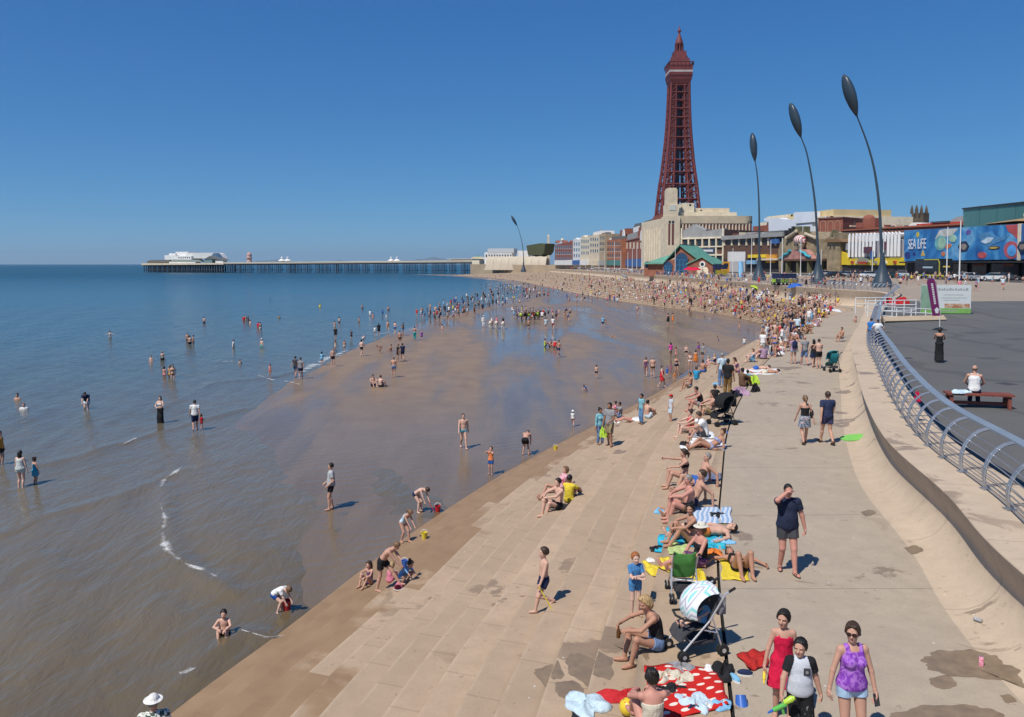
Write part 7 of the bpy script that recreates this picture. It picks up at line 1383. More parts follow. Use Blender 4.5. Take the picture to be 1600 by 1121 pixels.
# vehicles
M_TYRE = flat("tyre_rubber", (.02, .02, .02), .9); M_CHROME = flat("light_lens", (.6, .6, .58), .2)
def wheels(root, xs, ys, r, w_=.2):
    for x in xs:
        for s in (-1, 1):
            m = MB(); m.lathe([(r * .6, -w_ / 2), (r, -w_ / 2 + .03), (r, w_ / 2 - .03), (r * .6, w_ / 2)], M_TYRE, 14, M=Matrix.Translation((x, s * ys, r)) @ Matrix.Rotation(R(90), 4, 'X')); o = one(m, "wheel", root); m = MB(); m.lathe([(r * .55, -w_ / 2 - .012), (r * .5, w_ / 2 + .012)], M_CHROME, 10, M=Matrix.Translation((x, s * ys, r)) @ Matrix.Rotation(R(90), 4, 'X')); one(m, "rim", o)
def car(x, y, rot, col, label, kind="parked_car", z=6.13):
    t = empty(kind, (x, y, z), rot, label, "car", "cars on the seafront road"); cm = flat("car_paint_%d%d%d" % tuple(int(c * 99) for c in col), col, .25, .04, .5, spec=.6); L = [(-2.1, .35), (-2.12, .75), (-1.95, .95), (-1.6, 1.0), (1.0, .98), (1.75, .82), (2.1, .68), (2.12, .35)]
    m = MB(); m.prism([(x_, -.86, z_) for x_, z_ in L], (0, 1.72, 0), cm); one(m, "body", t); m = MB(); c = [(-1.75, .98), (-1.25, 1.42), (.25, 1.45), (1.05, .97)]
    vs = [(x_, s * (.80 if z_ < 1.2 else .62), z_) for s in (-1, 1) for x_, z_ in c]; m.add(vs, [(0, 1, 5, 4), (1, 2, 6, 5), (2, 3, 7, 6), (0, 3, 2, 1), (4, 5, 6, 7), (0, 4, 7, 3)], M_GLASS); one(m, "windows", t); m = MB(); m.box(-1.2, .25, -.6, .6, 1.425, 1.48, cm); one(m, "roof", t); wheels(t, (-1.3, 1.32), .80, .33)
    for s in (-1, 1): m = MB(); m.box(2.05, 2.14, s * .62 - .18, s * .62 + .18, .58, .72, M_CHROME); one(m, "headlight", t)
ci = 0
for px, Y, c, nm in ((1306, 178, (.03, .03, .035), "black"), (1318, 190, (.05, .07, .10), "dark blue"), (1330, 182, (.35, .35, .36), "silver"), (1342, 192, (.02, .02, .02), "black"), (1360, 176, (.70, .72, .74), "white"), (1373, 196, (.28, .05, .05), "dark red"), (1392, 178, (.03, .09, .10), "dark green"), (1405, 190, (.55, .55, .54), "pale grey"), (1290, 200, (.6, .6, .58), "white"), (1500, 158, (.68, .68, .66), "white"), (1520, 150, (.5, .5, .5), "grey"), (1550, 146, (.72, .72, .70), "white"), (1575, 150, (.08, .08, .10), "charcoal"), (905, 560, (.7, .7, .7), "white"), (925, 520, (.66, .66, .68), "white"), (950, 470, (.6, .62, .65), "silver"), (965, 440, (.7, .7, .7), "white"), (985, 410, (.70, .70, .70), "white"), (892, 600, (.45, .05, .05), "red")):
    lab = nm + " car " + ("between the sculpture and the yellow arcade", "by the round plum sign", "right of the blue car, under the yellow arcade", "under the arcade name sign", "standing clear in front of the yellow arcade", "behind the white one, yellow arcade", "just behind the nearest sculpture base", "left of the double-decker bus", "in front of the rock gate tower", "right behind the bus, beside the tall pole", "before the shark mural", "under the anemone end of the mural", "at the right end of the mural", "far off by the cream hotel", "far off before the tan office", "far off before the orange-brown shop", "far off left of the brick hall poles", "far off before the brick hall", "farthest, by the white hotel")[ci]
    x = at_y(px, 413, Y).x; car(x, Y, R(90 if ci % 2 else -90) if Y > 250 else R((12, 172, 20, 165)[ci % 4]), c, lab, z=6.12 if Y < 260 else down(x, Y, 30)); ci += 1
def bus():
    t = empty("double_decker_bus", (90.2, 165, 6.13), R(-90), "black and dark grey double-decker bus outlined in yellow, in front of the aquarium mural", "bus"); bk = flat("bus_black_paint", (.018, .020, .022), .25, .1, .5, spec=.6); ye = flat("bus_yellow_paint", (.62, .56, .03), .35, .05, .5)
    m = MB(); m.box(-10.3, 0, -1.25, 1.25, .35, 4.1, bk); m.box(-10.2, -.1, -1.2, 1.2, 4.1, 4.2, bk); one(m, "body", t)
    for s in (-1, 1):
        m = MB(); y = s * 1.27; m.box(-10.3, -.02, y - .015, y + .015, .55, .85, ye); m.box(-6.5, -.9, y - .015, y + .015, 3.95, 4.12, ye); m.prism([(-.9, y - .015, 4.12), (-.9, y - .015, 3.95), (-.5, y - .015, 3.3), (-.5, y - .015, .85), (-.2, y - .015, .85), (-.2, y - .015, 3.4)], (0, .03, 0), ye); one(m, "yellow_stripe", t)
        for z0, z1 in ((1.25, 2.1), (2.75, 3.65)): m = MB(); m.box(-9.8, -1.1, y - .02, y + .02, z0, z1, M_GLASS); one(m, "window", t)
        m = MB(); m.box(-7, -3, y - .018, y + .018, 2.2, 2.55, flat("bus_lettering", (.45, .55, .6), .5)); one(m, "side_lettering", t)
    for z0, z1, nm in ((1.1, 2.3, "windscreen"), (2.85, 3.75, "windscreen")): m = MB(); m.box(0, .03, -1.1, 1.1, z0, z1, M_GLASS); one(m, nm, t)
    m = MB(); m.box(0, .05, -1.2, 1.2, .45, .8, ye); one(m, "bumper", t); m = MB(); m.box(0, .04, -.7, .7, 2.4, 2.7, flat("bus_blind", (.7, .5, .1), .5)); one(m, "destination_blind", t); wheels(t, (-8, -2.2), 1.14, .5, .3)
bus()
def lorry():
    x = at_y(1150, 413, 255).x; t = empty("box_lorry", (x, 255, down(x, 255, 30)), 0, "white box lorry with orange cab beside the low brown store", "lorry"); m = MB(); m.box(-2.4, 2.6, -1.2, 1.2, 4.1, 7.2, M_WPOLE); m.box(-2.4, 2.6, -1.19, 1.19, .8, 4.1, flat("lorry_frame", (.45, .44, .43), .7)); one(m, "box_body", t); m = MB(); m.prism([(-2.4, -1.1, .6), (-2.4, -1.1, 4), (-4, -1.1, 4), (-4.6, -1.1, 2.2), (-4.6, -1.1, .6)], (0, 2.2, 0), flat("orange_cab", (.6, .26, .02), .4)); c = one(m, "cab", t); m = MB(); m.box(-4.2, -2.8, -1.13, -1.1, 2.2, 3.5, M_GLASS); one(m, "window", c); wheels(t, (-3.6, 1.5), 1.0, .5, .3)
lorry()
yc = stripes("yellow_check", (.70, .50, .02), (.02, .02, .03), 3.0, 'DIAGONAL'); gv = stripes("green_yellow_panel", (.36, .60, .05), (.03, .04, .05), 2.2)
for i, px in enumerate((1213, 1219, 1225, 1231, 1237, 1119, 1125, 1131)):
    p = hit(px, 446 - (14 if i > 4 else 0)); t = empty("pedal_cart", (p.x, p.y, p.z), R(10), ("pedal cart with green panel, left end of the row by the railing", "pedal cart with green panel, second in the row by the railing", "pedal cart with green panel, middle of the row by the railing", "pedal cart with yellow check, fourth in the row by the railing", "pedal cart with yellow check, right end of the row by the railing", "pedal cart with green panel, left end of the row beside the lifeboat station", "pedal cart with yellow check, middle of the row beside the lifeboat station", "pedal cart with yellow check, right end of the row beside the lifeboat station")[i], "pedal cart", "pedal carts parked on the promenade")
    k = p.y / 150; m = MB(); m.box(-.42 * k, .42 * k, -.9, .9, .5, 1.15 * k, yc if i in (3, 4, 6, 7) else gv); one(m, "body", t); m = MB(); m.prism([(-.48 * k, -.9, 1.35 * k), (-.40 * k, -.9, 2.2 * k), (.40 * k, -.9, 2.2 * k), (.48 * k, -.9, 1.35 * k)], (0, 1.8, 0), cloth(K['navy'])); one(m, "canopy", t)
    for sx in (-.4, .4): m = MB(); m.tube([(sx * k, -.8, .6), (sx * k, -.8, 1.85 * k)], .05, M_STEEL, 5); one(m, "canopy_post", t)
    wheels(t, (-.3 * k, .3 * k), .85, .3, .08)
# seaside furniture on the plaza
def plaza():
    p = hit(1528, 637); t = empty("wooden_bench", p, R(-14), "low red-brown wooden bench on the asphalt with somebody sitting on it", "bench"); wd = flat("red_brown_timber", (.20, .055, .035), .7, .25, 4)
    m = MB()
    for k in range(4): m.box(-.98, .98, -.30 + k * .15, -.165 + k * .15, .42, .48, wd)
    one(m, "seat", t)
    for sx in (-.85, .85): m = MB(); m.prism([(sx - .05, -.30, 0), (sx - .05, -.18, 0), (sx - .05, -.12, .42), (sx - .05, -.24, .42)], (.1, 0, 0), wd); m.prism([(sx - .05, .18, 0), (sx - .05, .30, 0), (sx - .05, .24, .42), (sx - .05, .12, .42)], (.1, 0, 0), wd); m.box(sx - .045, sx + .045, -.2, .2, .2, .27, wd); one(m, "trestle", t)
    m = MB(); m.box(-.85, .85, -.05, .05, .10, .20, wd); one(m, "stretcher", t)
    q = Vector((p.x, p.y, p.z)) + Matrix.Rotation(R(-14), 3, 'Z') @ Vector((-.12, .02, 0)); r = person(q.x, q.y, p.z + .48, R(150), 'chair', 1.74, 'm', 0, ('bald', 'dark'), [('vest', K['white']), ('trousers', K['navy'])], "bald person in white vest sitting on the red-brown bench, back turned", cell=.014, flat_feet=True)
    heap(q.x - .45, q.y - .02, p.z + .48, .22, .10, cloth(K['pale']), "pale blue shirt laid on the bench beside the white vest", "folded_shirt", "shirt")
    # signboard
    p = hit(1477, 491); t = empty("signboard", p, R(-8), "large white printed signboard with green foot on the paving", "signboard"); W = 4.25; H = 2.65
    m = MB(); m.box(-W / 2, W / 2, -.04, .04, .06, H, flat("printed_white_board", (.62, .64, .62), .5, .04, .5)); one(m, "board", t)
    m = MB(); m.box(-W / 2, W / 2, -.05, -.041, .07, .52, flat("board_green", (.20, .42, .10), .5)); one(m, "green_foot", t); m = MB(); m.box(-.1, W / 2 - .1, -.05, -.041, .56, .95, patt("food_photo", (.40, .18, .10), (.55, .42, .30), 3)); one(m, "photo_strip", t)
    m = MB(); m.prism([(-1.5 + .75 * math.cos(a), -.05, 1.25 + .62 * math.sin(a)) for a in np.linspace(0, 2 * math.pi, 18)[:-1]], (0, .009, 0), flat("photo_disc", (.42, .42, .42), .5, .3, 2)); one(m, "round_photo", t); m = MB(); m.box(-W / 2, -W / 2 + .9, -.052, -.041, .5, H - .05, flat("board_side", (.22, .34, .24), .5, .3, 1)); one(m, "side_picture", t)
    for z_, x0, x1, h in ((2.15, -.9, 1.9, .20), (1.72, -.2, 1.5, .06), (1.45, -.4, 1.8, .06), (1.25, -.2, 1.2, .05), (.24, -1.2, 1.0, .12)):
        m = MB(); n_ = int((x1 - x0) / (h * 1.1)); w_ = (x1 - x0) / n_
        for k in range(n_): m.box(x0 + k * w_, x0 + k * w_ + w_ * (.62 + .2 * ((k * 7) % 3) / 2), -.054, -.0505, z_, z_ + h * (.7 + .3 * ((k * 5) % 2)), flat("board_print", (.34, .36, .36), .6))
        one(m, "print_line", t)
    for sx in (-W / 2 + .1, W / 2 - .1): m = MB(); m.box(sx - .04, sx + .04, .045, .6, 0, .08, M_STEEL); one(m, "foot", t)
    # feather flag
    p = hit(1468, 516); t = empty("feather_flag", p, 0, "tall purple feather flag with white emblem on a slim pole", "flag"); pu_ = flat("purple_flag_cloth", (.16, .015, .10), .8, .12, 1); k = p.y / FPX
    m = MB(); m.tube([(0, 0, 0), (-.0, 0, 1.2), (-.40, 0, 3.5)], .025, M_WPOLE, 6); m.box(-.35, .35, -.35, .35, 0, .05, M_TYRE); one(m, "pole", t); m = MB(); m.prism([(.04, -.02, 1.02), (-.52, -.02, 1.0), (-1.0, -.02, 3.42), (-.92, -.02, 3.62), (-.62, -.02, 3.66), (-.34, -.02, 3.42)], (0, .03, 0), pu_); one(m, "banner", t)
    m = MB(); m.prism([(-.32, -.03, 1.2), (-.14, -.03, 1.2), (-.10, -.03, 1.5), (-.26, -.03, 1.62), (-.40, -.03, 1.45)], (0, .008, 0), M_WPOLE); one(m, "emblem", t); m = MB()
    for q_ in range(12): z_ = 1.85 + q_ * .125; x = -.26 - (z_ - 1.2) * .185; m.box(x - .07, x + .07, -.03, -.022, z_, z_ + .085, M_WPOLE)
    one(m, "lettering", t)
    # sunken seating with pale rails
    a, b = hit(1379, 505), hit(1500, 500); t = empty("ramp_rails", (a.x, a.y, a.z), 0, "pale tubular rails round the low tan kerb where the railing bends", "rails"); d = Vector((b.x - a.x, b.y - a.y, 0)) * .78; 
    m = MB(); m.tube([(0, 0, .18), d + Vector((0, 0, .18))], .34, M_COPE, 4); one(m, "kerb", t)
    for j, (o_, hs) in enumerate(((.3, (.55, .95, 1.3)), (6, (.6, 1.1, 1.5)), (12, (.9, 1.5)))):
        for h in hs: m = MB(); m.tube([(o_ * .25, o_, h), d * (.96 - .1 * j) + Vector((o_ * .25, o_, h - (.35 if j == 0 else 0)))], .05, M_WPOLE, 6); one(m, "rail_bar", t)
        for q_ in np.linspace(0, .95 - .1 * j, 5): v = d * float(q_) + Vector((o_ * .25, o_, 0)); m = MB(); m.tube([v, v + Vector((0, 0, max(hs) - .02 - (.36 * q_ if j == 0 else 0)))], .05, M_WPOLE, 6); one(m, "post", t)
    for px, py, lb in ((1392, 478, "red crate by the pale rails"), (1409, 476, "bright red jacket draped over the pale rails")): p = hit(px, py); heap(p.x, p.y, p.z, .5, .8, cloth(K['red']), lb, "jacket", "jacket")
    p = hit(1157, 434); t = empty("inflatable_figure", p, 0, "tall light blue inflatable tube standing on the promenade near the lifeboat station", "inflatable"); bl = flat("light_blue_inflatable", (.25, .50, .72), .5); m = MB(); m.tube([(0, 0, 0), (.1, 0, 2.2), (-.05, 0, 4.4)], [.75, .7, .5], bl, 10); one(m, "tube_body", t, smooth=50); m = MB(); m.tube([(-.1, 0, 3.4), (.9, 0, 4.2)], [.25, .12], bl, 8); one(m, "arm", t, smooth=50)
    def parasol(px, py, r, h, c, lb, tilt=0):
        p = hit(px, py); t = empty("parasol", p, 0, lb, "parasol"); Mx = Matrix.Translation((0, 0, h)) @ Matrix.Rotation(tilt, 4, 'Y'); m = MB(); m.lathe([(r, -.28 * r), (r * .72, -.05 * r), (r * .35, .12 * r), (.03, .18 * r)], cloth(K[c]), 12, M=Mx); one(m, "canopy", t); m = MB(); m.tube([(0, 0, 0), Mx @ Vector((0, 0, .1))], .03, M_WPOLE, 6); one(m, "pole", t)
    parasol(1077, 431, 2.0, 2.4, 'crimson', "left of two crimson parasols outside the lifeboat station"); parasol(1086, 432, 2.0, 2.4, 'crimson', "right of two crimson parasols outside the lifeboat station"); parasol(1181, 456, 1.2, .9, 'lime', "tilted lime green parasol on the far steps", R(25)); parasol(1241, 456, 1.3, 1.2, 'blue', "royal blue parasol among the crowd below the sea wall", R(-10)); parasol(977, 437, 2.0, 1.4, 'grey', "pale grey parasol half way along the far beach", R(30)); parasol(884, 412, 3.2, 2.8, 'red', "bright red parasol far along the promenade")
def heap(x, y, z, r, h, mat, label, name="cloth", cat="cloth", seed=None, rot=0, elong=1.4, group=None):
    """a crumpled cloth: closed lump with folds"""
    g_ = random.Random(label); n_, m_ = 28, 10; ph = [g_.uniform(0, 6.28) for _ in range(8)]; vs = []; fs = []
    for j in range(m_):
        t = j / (m_ - 1)
        for i in range(n_):
            a = 2 * math.pi * i / n_; e = 1 + .20 * math.sin(2 * a + ph[0]) + .16 * math.sin(3 * a + ph[1]) + .10 * math.sin(5 * a + ph[2]) + .05 * math.sin(9 * a + ph[6]); rr = r * e * math.sin(t * math.pi / 2) if j else 0.001
            zz = h * (1 - t ** 2.2) * (.55 + .30 * math.sin(3 * a + ph[3] + 3 * t) + .22 * math.sin(7 * a + ph[4] - 4 * t)) + .012 if j < m_ - 1 else .004
            vs.append((rr * math.cos(a) * elong, rr * math.sin(a), max(.006, zz)))
    for j in range(m_ - 1):
        for i in range(n_): fs.append((j * n_ + i, j * n_ + (i + 1) % n_, (j + 1) * n_ + (i + 1) % n_, (j + 1) * n_ + i))
    fs.append(tuple((m_ - 1) * n_ + i for i in range(n_)))
    b = MB(); b.add(vs, fs, mat); o = b.build(name, None, 50); o.location = (x, y, z); o.rotation_euler = (0, 0, rot); return tag(o, label, cat, group)
def hp(px, py, r, h, c, label, name="cloth", cat="cloth", **k): p = hit(px, py); return heap(p.x, p.y, p.z, r, h, cloth(K[c]) if isinstance(c, str) else c, label, name, cat, rot=(px * 7 + py) % 6, **k)
def towel(name, q, mat, label, cat="towel", wr=.012, group=None):
    """q: four corners as they lie (pixels of the photograph turned into ground points)"""
    c = [hit(*p) for p in q]; n_, m_ = 22, 16; P = np.zeros((n_, m_, 3)); g_ = random.Random(label); a = [g_.uniform(0, 6.28) for _ in range(4)]; UVs = np.zeros((n_, m_, 2)); w_ = (c[1] - c[0]).length; h_ = (c[3] - c[0]).length
    for i in range(n_):
        for j in range(m_):
            s, t = i / (n_ - 1), j / (m_ - 1); p = c[0].lerp(c[1], s).lerp(c[3].lerp(c[2], s), t); x = p.x + .02 * math.sin(9 * t + a[0]); y = p.y + .02 * math.sin(8 * s + a[1])
            z = down(x, y, p.z + .8) + .014 + wr * (1 + math.sin(11 * s + 3 * t + a[2]) * math.sin(7 * t - 4 * s + a[3])); P[i, j] = (x, y, z); UVs[i, j] = (s * w_, t * h_)
    o = grid_mesh(name, P, mat, UVs, smooth=True); sm = o.modifiers.new("thickness", 'SOLIDIFY'); sm.thickness = .012; sm.offset = -1; return tag(o, label, cat, group)
def dots():
    n = N("spotted_blanket"); u_ = n.sep(n.uv()); s = 5.2; y = n.math('MULTIPLY', u_[1], s); odd = n.math('MULTIPLY', n.math('MODULO', n.math('FLOOR', y), 2), .5); x = n.math('ADD', n.math('MULTIPLY', u_[0], s * .8), odd)
    fx_ = n.math('SUBTRACT', n.math('FRACT', x), .5); fy = n.math('SUBTRACT', n.math('FRACT', y), .5); d = n.math('SQRT', n.math('ADD', n.math('MULTIPLY', fx_, fx_), n.math('MULTIPLY', fy, fy))); return n.set(col=n.mix(n.rng(d, .24, .21), (.52, .022, .018), (.74, .66, .56)), rough=.9, spec=.15)
def uvstripe(name, a, b, f, ax=0):
    n = N(name); u_ = n.sep(n.uv()); return n.set(col=n.mix(n.rng(n.math('FRACT', n.math('MULTIPLY', u_[ax], f)), .48, .52), a, b), rough=.9, spec=.15)
def bucket(px, py, c, label, r=.10, tip=None):
    p = hit(px, py); t = empty("toy_bucket", p, 0, label, "bucket"); m = MB(); mt = flat("toy_plastic_" + c, K[c], .35, .05); Mx = Matrix.Rotation(tip, 4, 'X') if tip else Matrix()
    if tip: Mx = Matrix.Translation((0, 0, r * .9)) @ Mx
    m.lathe([(r * .68, 0), (r, r * 1.9), (r * 1.08, r * 1.95), (r * .93, r * 1.95), (r * .6, .02)], mt, 16, M=Mx); one(m, "pail", t, smooth=40); m = MB(); m.tube([Mx @ Vector((r * math.cos(a), .0, r * 1.9 + r * .9 * math.sin(a))) for a in np.linspace(0, math.pi, 9)], .008, M_WPOLE, 5); one(m, "handle", t); return t
def spade(a, b, c, label):
    """a: grip, b: tip of the blade (world points)"""
    a, b = Vector(a), Vector(b); d = (b - a).normalized(); L = (b - a).length; t = empty("toy_spade", a, 0, label, "spade"); mt = flat("toy_plastic_" + c, K[c], .35, .05); s = d.cross(Vector((0, .3, 1))).normalized(); m = MB(); m.tube([(0, 0, 0), d * (L * .72)], .012, mt, 6); m.tube([-s * .05, s * .05], .013, mt, 6); one(m, "shaft", t); n_ = d.cross(s); m = MB(); q = [d * (L * .68) - s * .06, d * (L * .68) + s * .06, d * (L * .92) + s * .065, d * L + s * .02, d * L - s * .02, d * (L * .92) - s * .065]; m.prism([v + n_ * .0 for v in q], n_ * .012, mt); one(m, "blade", t)
def pushchair(p, rot, fab, frame, label, s=1., canopy=None, bag=None):
    t = empty("pushchair", p, rot, label, "pushchair"); t.scale = (s, s, s); fr = frame
    for sx in (-1, 1):
        m = MB(); x = sx * .23; m.tube([(x, .52, 1.04), (x, .40, .98), (x, .12, .58), (x, -.34, .16)], .016, fr, 8); m.tube([(x, .16, .66), (x * 1.1, .34, .12)], .014, fr, 8); m.tube([(x, .02, .45), (x * 1.1, .26, .38)], .010, fr, 6); one(m, "side_frame", t)
        m = MB(); m.tube([(x, .46, 1.01), (x, .58, 1.06)], .022, M_TYRE, 8); one(m, "handle_grip", t)
        for y, r in ((-.36, .085), (.35, .095)):
            for dx in (-.03, .03): m = MB(); m.lathe([(r * .5, -.02), (r, -.014), (r, .014), (r * .5, .02)], M_TYRE, 16, M=Matrix.Translation((x * 1.08 + dx, y, r)) @ Matrix.Rotation(R(90), 4, 'Y')); o = one(m, "wheel", t); m = MB(); m.lathe([(r * .45, -.024), (r * .4, .024)], fr, 10, M=Matrix.Translation((x * 1.08 + dx, y, r)) @ Matrix.Rotation(R(90), 4, 'Y')); one(m, "hub", o)
    m = MB(); m.tube([(-.24, .3, .42), (.24, .12, .40)], .01, fr, 6); m.tube([(.24, .3, .42), (-.24, .12, .40)], .01, fr, 6); m.tube([(-.23, -.2, .28), (.23, -.2, .28)], .012, fr, 6); one(m, "cross_brace", t)
    prof_ = [(.30, .96), (.22, .72), (.12, .46), (-.18, .42), (-.30, .36), (-.36, .26)]; m = MB(); vs = []
    for y, z in prof_:
        for x, dz in ((-.21, .05), (-.12, 0), (.12, 0), (.21, .05)): vs.append((x, y, z + dz))
    for y, z in prof_:
        for x, dz in ((-.21, .05), (-.12, 0), (.12, 0), (.21, .05)): vs.append((x, y + .012, z + dz - .02))
    n_ = len(prof_); q = lambda i, j, o_: o_ * n_ * 4 + i * 4 + j; m.add(vs, [(q(i, j, o_), q(i, j + 1, o_), q(i + 1, j + 1, o_), q(i + 1, j, o_)) for o_ in (0, 1) for i in range(n_ - 1) for j in range(3)] + [(q(i, j, 0), q(i + 1, j, 0), q(i + 1, j, 1), q(i, j, 1)) for i in range(n_ - 1) for j in (0, 3)] + [(q(i, j, 0), q(i, j + 1, 0), q(i, j + 1, 1), q(i, j, 1)) for i in (0, n_ - 1) for j in range(3)], fab); one(m, "seat", t, smooth=50)
    m = MB(); m.box(-.19, .19, -.16, .26, .20, .24, cloth(K['charcoal'])); m.box(-.19, .19, .24, .26, .24, .34, cloth(K['charcoal'])); one(m, "basket", t)
    if canopy:
        m = MB(); vs = []; A = np.linspace(R(-12), R(112), 9)
        for rr in (1.0, .97):
            for a in A:
                for x in np.linspace(-1, 1, 9): e = (1 - .22 * abs(x) ** 3); vs.append((x * .255 * (rr + .0), .24 - .43 * rr * e * math.sin(a) * 1.0 - .04, .74 + .36 * rr * e * math.cos(a)))
        f = [(o_ * 81 + i * 9 + j, o_ * 81 + i * 9 + j + 1, o_ * 81 + (i + 1) * 9 + j + 1, o_ * 81 + (i + 1) * 9 + j) for o_ in (0, 1) for i in range(8) for j in range(8)]
        ed = [(0, j) for j in range(9)] + [(i, 8) for i in range(1, 9)] + [(8, j) for j in range(7, -1, -1)] + [(i, 0) for i in range(7, -1, -1)]; f += [(a[0] * 9 + a[1], b[0] * 9 + b[1], 81 + b[0] * 9 + b[1], 81 + a[0] * 9 + a[1]) for a, b in zip(ed[:-1], ed[1:])]
        m.add(vs, f, canopy); one(m, "canopy", t, smooth=60); m = MB(); m.tube([(-.22, -.16, .62), (-.2, -.30, .64), (0, -.36, .645), (.2, -.30, .64), (.22, -.16, .62)], .02, M_TYRE, 8); one(m, "bumper_bar", t)
    if bag: m = MB(); m.box(-.16, .16, .32, .46, .62, .90, bag); one(m, "hanging_bag", t)
    return t
plaza()
# ---------------------------------------------------------------- what the near people hold, wear and lie on
def chev():
    n = N("chevron_canopy"); p = n.sep(n.gen()); zz = n.math('ABSOLUTE', n.math('SUBTRACT', n.math('FRACT', n.math('MULTIPLY', p[0], 5.5)), .5)); v = n.math('FRACT', n.math('ADD', n.math('MULTIPLY', n.math('SUBTRACT', p[1], p[2]), 5.2), n.math('MULTIPLY', zz, 1.15)))
    return n.set(col=n.ramp(v, (.30, (.70, .72, .72)), (.34, (.26, .60, .58)), (.50, (.26, .60, .58)), (.54, (.70, .72, .72)), (.80, (.70, .72, .72)), (.84, (.42, .40, .48)), (.98, (.42, .40, .48))), rough=.85, spec=.2)
SIL = flat("silver_tube", (.62, .63, .65), .3, .05, 2, metal=.6); DKF = cloth(K['charcoal'])
p = hit(1086, 1018); pushchair(p, R(-72), DKF, SIL, "silver pushchair with white and aqua zigzag canopy beside the blonde sitter", .96, chev(), cloth(K['grey']))
q = p + Vector((.12, .03, .44)); person(q.x, q.y, q.z, R(-72), 'sit_out', .84, 'm', 3, ('short', 'light'), [('rash', K['sky'])], "bare-legged toddler reclining in the pushchair under its zigzag canopy", cell=.0095, child=1, flat_feet=True, tune=dict(pu=(0, .62, .78), cu=(0, .62, .78), cf=(0, -.78, .62)))
p = hit(1066, 932); pushchair(p, R(176), flat("green_pushchair_fabric", (.07, .24, .05), .85, .2, 8), SIL, "small folding pushchair with green seat, viewed from behind, at the walkway edge", .92, None, None)
p = hit(1300, 581); pushchair(p, R(182), flat("teal_pushchair_fabric", (.01, .20, .24), .7, .1), M_TYRE, "teal pushchair pushed along the walkway by the bare-backed person", 1.1, flat("teal_pushchair_fabric", (.01, .20, .24), .7, .1))
p = hit(1128, 664); pushchair(p, R(-70), cloth(K['black']), M_TYRE, "black pushchair parked on the walkway edge next to the khaki shorts", 1.1, cloth(K['black']), cloth(K['black']))
def hand_at(key, sd):
    r = PEOPLE[key]; b = [c for c in r.children if c.name.startswith('body')][0]; return r
def held(key, sd, dz=0, fw=0):
    """world point of a hand: found again from the figure's own skeleton"""
    return Vector(HANDS[key][sd]) + Vector((0, 0, dz))
# phone, water pistols, bottle, spade
def box_thing(name, p, dims, mat, label, cat, rz=0, rx=0, parts=()):
    t = empty(name, p, rz, label, cat); t.rotation_euler = (rx, 0, rz); m = MB(); m.box(-dims[0] / 2, dims[0] / 2, -dims[1] / 2, dims[1] / 2, -dims[2] / 2, dims[2] / 2, mat); one(m, "body", t)
    for nm, b, mt in parts: m = MB(); m.box(*b, mt); one(m, nm, t)
    return t
pd = HANDS['purple']['l']; box_thing("phone", pd + Vector((-.01, -.03, -.02)), (.075, .010, .145), flat("dark_phone_shell", (.03, .02, .06), .3), "dark mobile phone in the purple vest wearer's hand", "phone", R(20), R(-15), (("screen", (-.033, .033, -.0065, -.0052, -.066, .066), M_GLASS),))
def pistol(p, rz, big, c1, c2, c3, label):
    t = empty("water_pistol", p, rz, label, "water pistol"); k = .95 if big else .7; a, b, c = (flat("toy_plastic_" + x, K[x], .35, .05) for x in (c1, c2, c3)); m = MB(); m.tube([(.06 * k, 0, .04 * k), (-.10 * k, 0, -.06 * k)], [.032 * k, .030 * k], a, 10); m.tube([(0, 0, 0), (.03 * k, 0, -.10 * k)], .018 * k, a, 8); one(m, "body", t, smooth=40); m = MB(); m.tube([(.03 * k, 0, .05 * k), (.12 * k, 0, .11 * k), (.16 * k, 0, .13 * k)], [.03 * k, .042 * k, .02 * k], b, 12); one(m, "tank", t, smooth=40); m = MB(); m.tube([(-.10 * k, 0, -.06 * k), (-.17 * k, 0, -.105 * k)], [.020 * k, .012 * k], c, 8); one(m, "nozzle", t)
pistol(HANDS['boygun']['r'] + Vector((-.01, -.06, -.05)), R(-10), True, 'green', 'lime', 'blue', "big green and yellow water pistol in the grey tee child's hand"); pistol(HANDS['redgirl']['r'] + Vector((.0, -.03, -.05)), R(70), False, 'yellow', 'purple', 'yellow', "small yellow and purple water pistol held by the child in crimson")
m = MB(); m.lathe([(.030, 0), (.032, .01), (.032, .10), (.014, .15), (.013, .19)], flat("brown_glass", (.10, .04, .01), .15), 12); o = m.build("bottle", None, 40); o.location = HANDS['blonde']['l'] + Vector((-.07, -.02, -.10)); tag(o, "brown glass bottle in the blonde sitter's hand", "bottle")
h = HANDS['spadeboy']['l']; spade(h + Vector((0, -.02, 0)), h + Vector((.36, -.10, -.60)), 'yellow', "yellow plastic spade carried by the child in navy trunks")
h = HANDS['digger']['l']; spade(h + Vector((-.05, 0, .03)), Vector((h.x + .22, h.y - .10, down(h.x, h.y, h.z + 1) + .02)), 'red', "red plastic spade in the hands of the digging child")
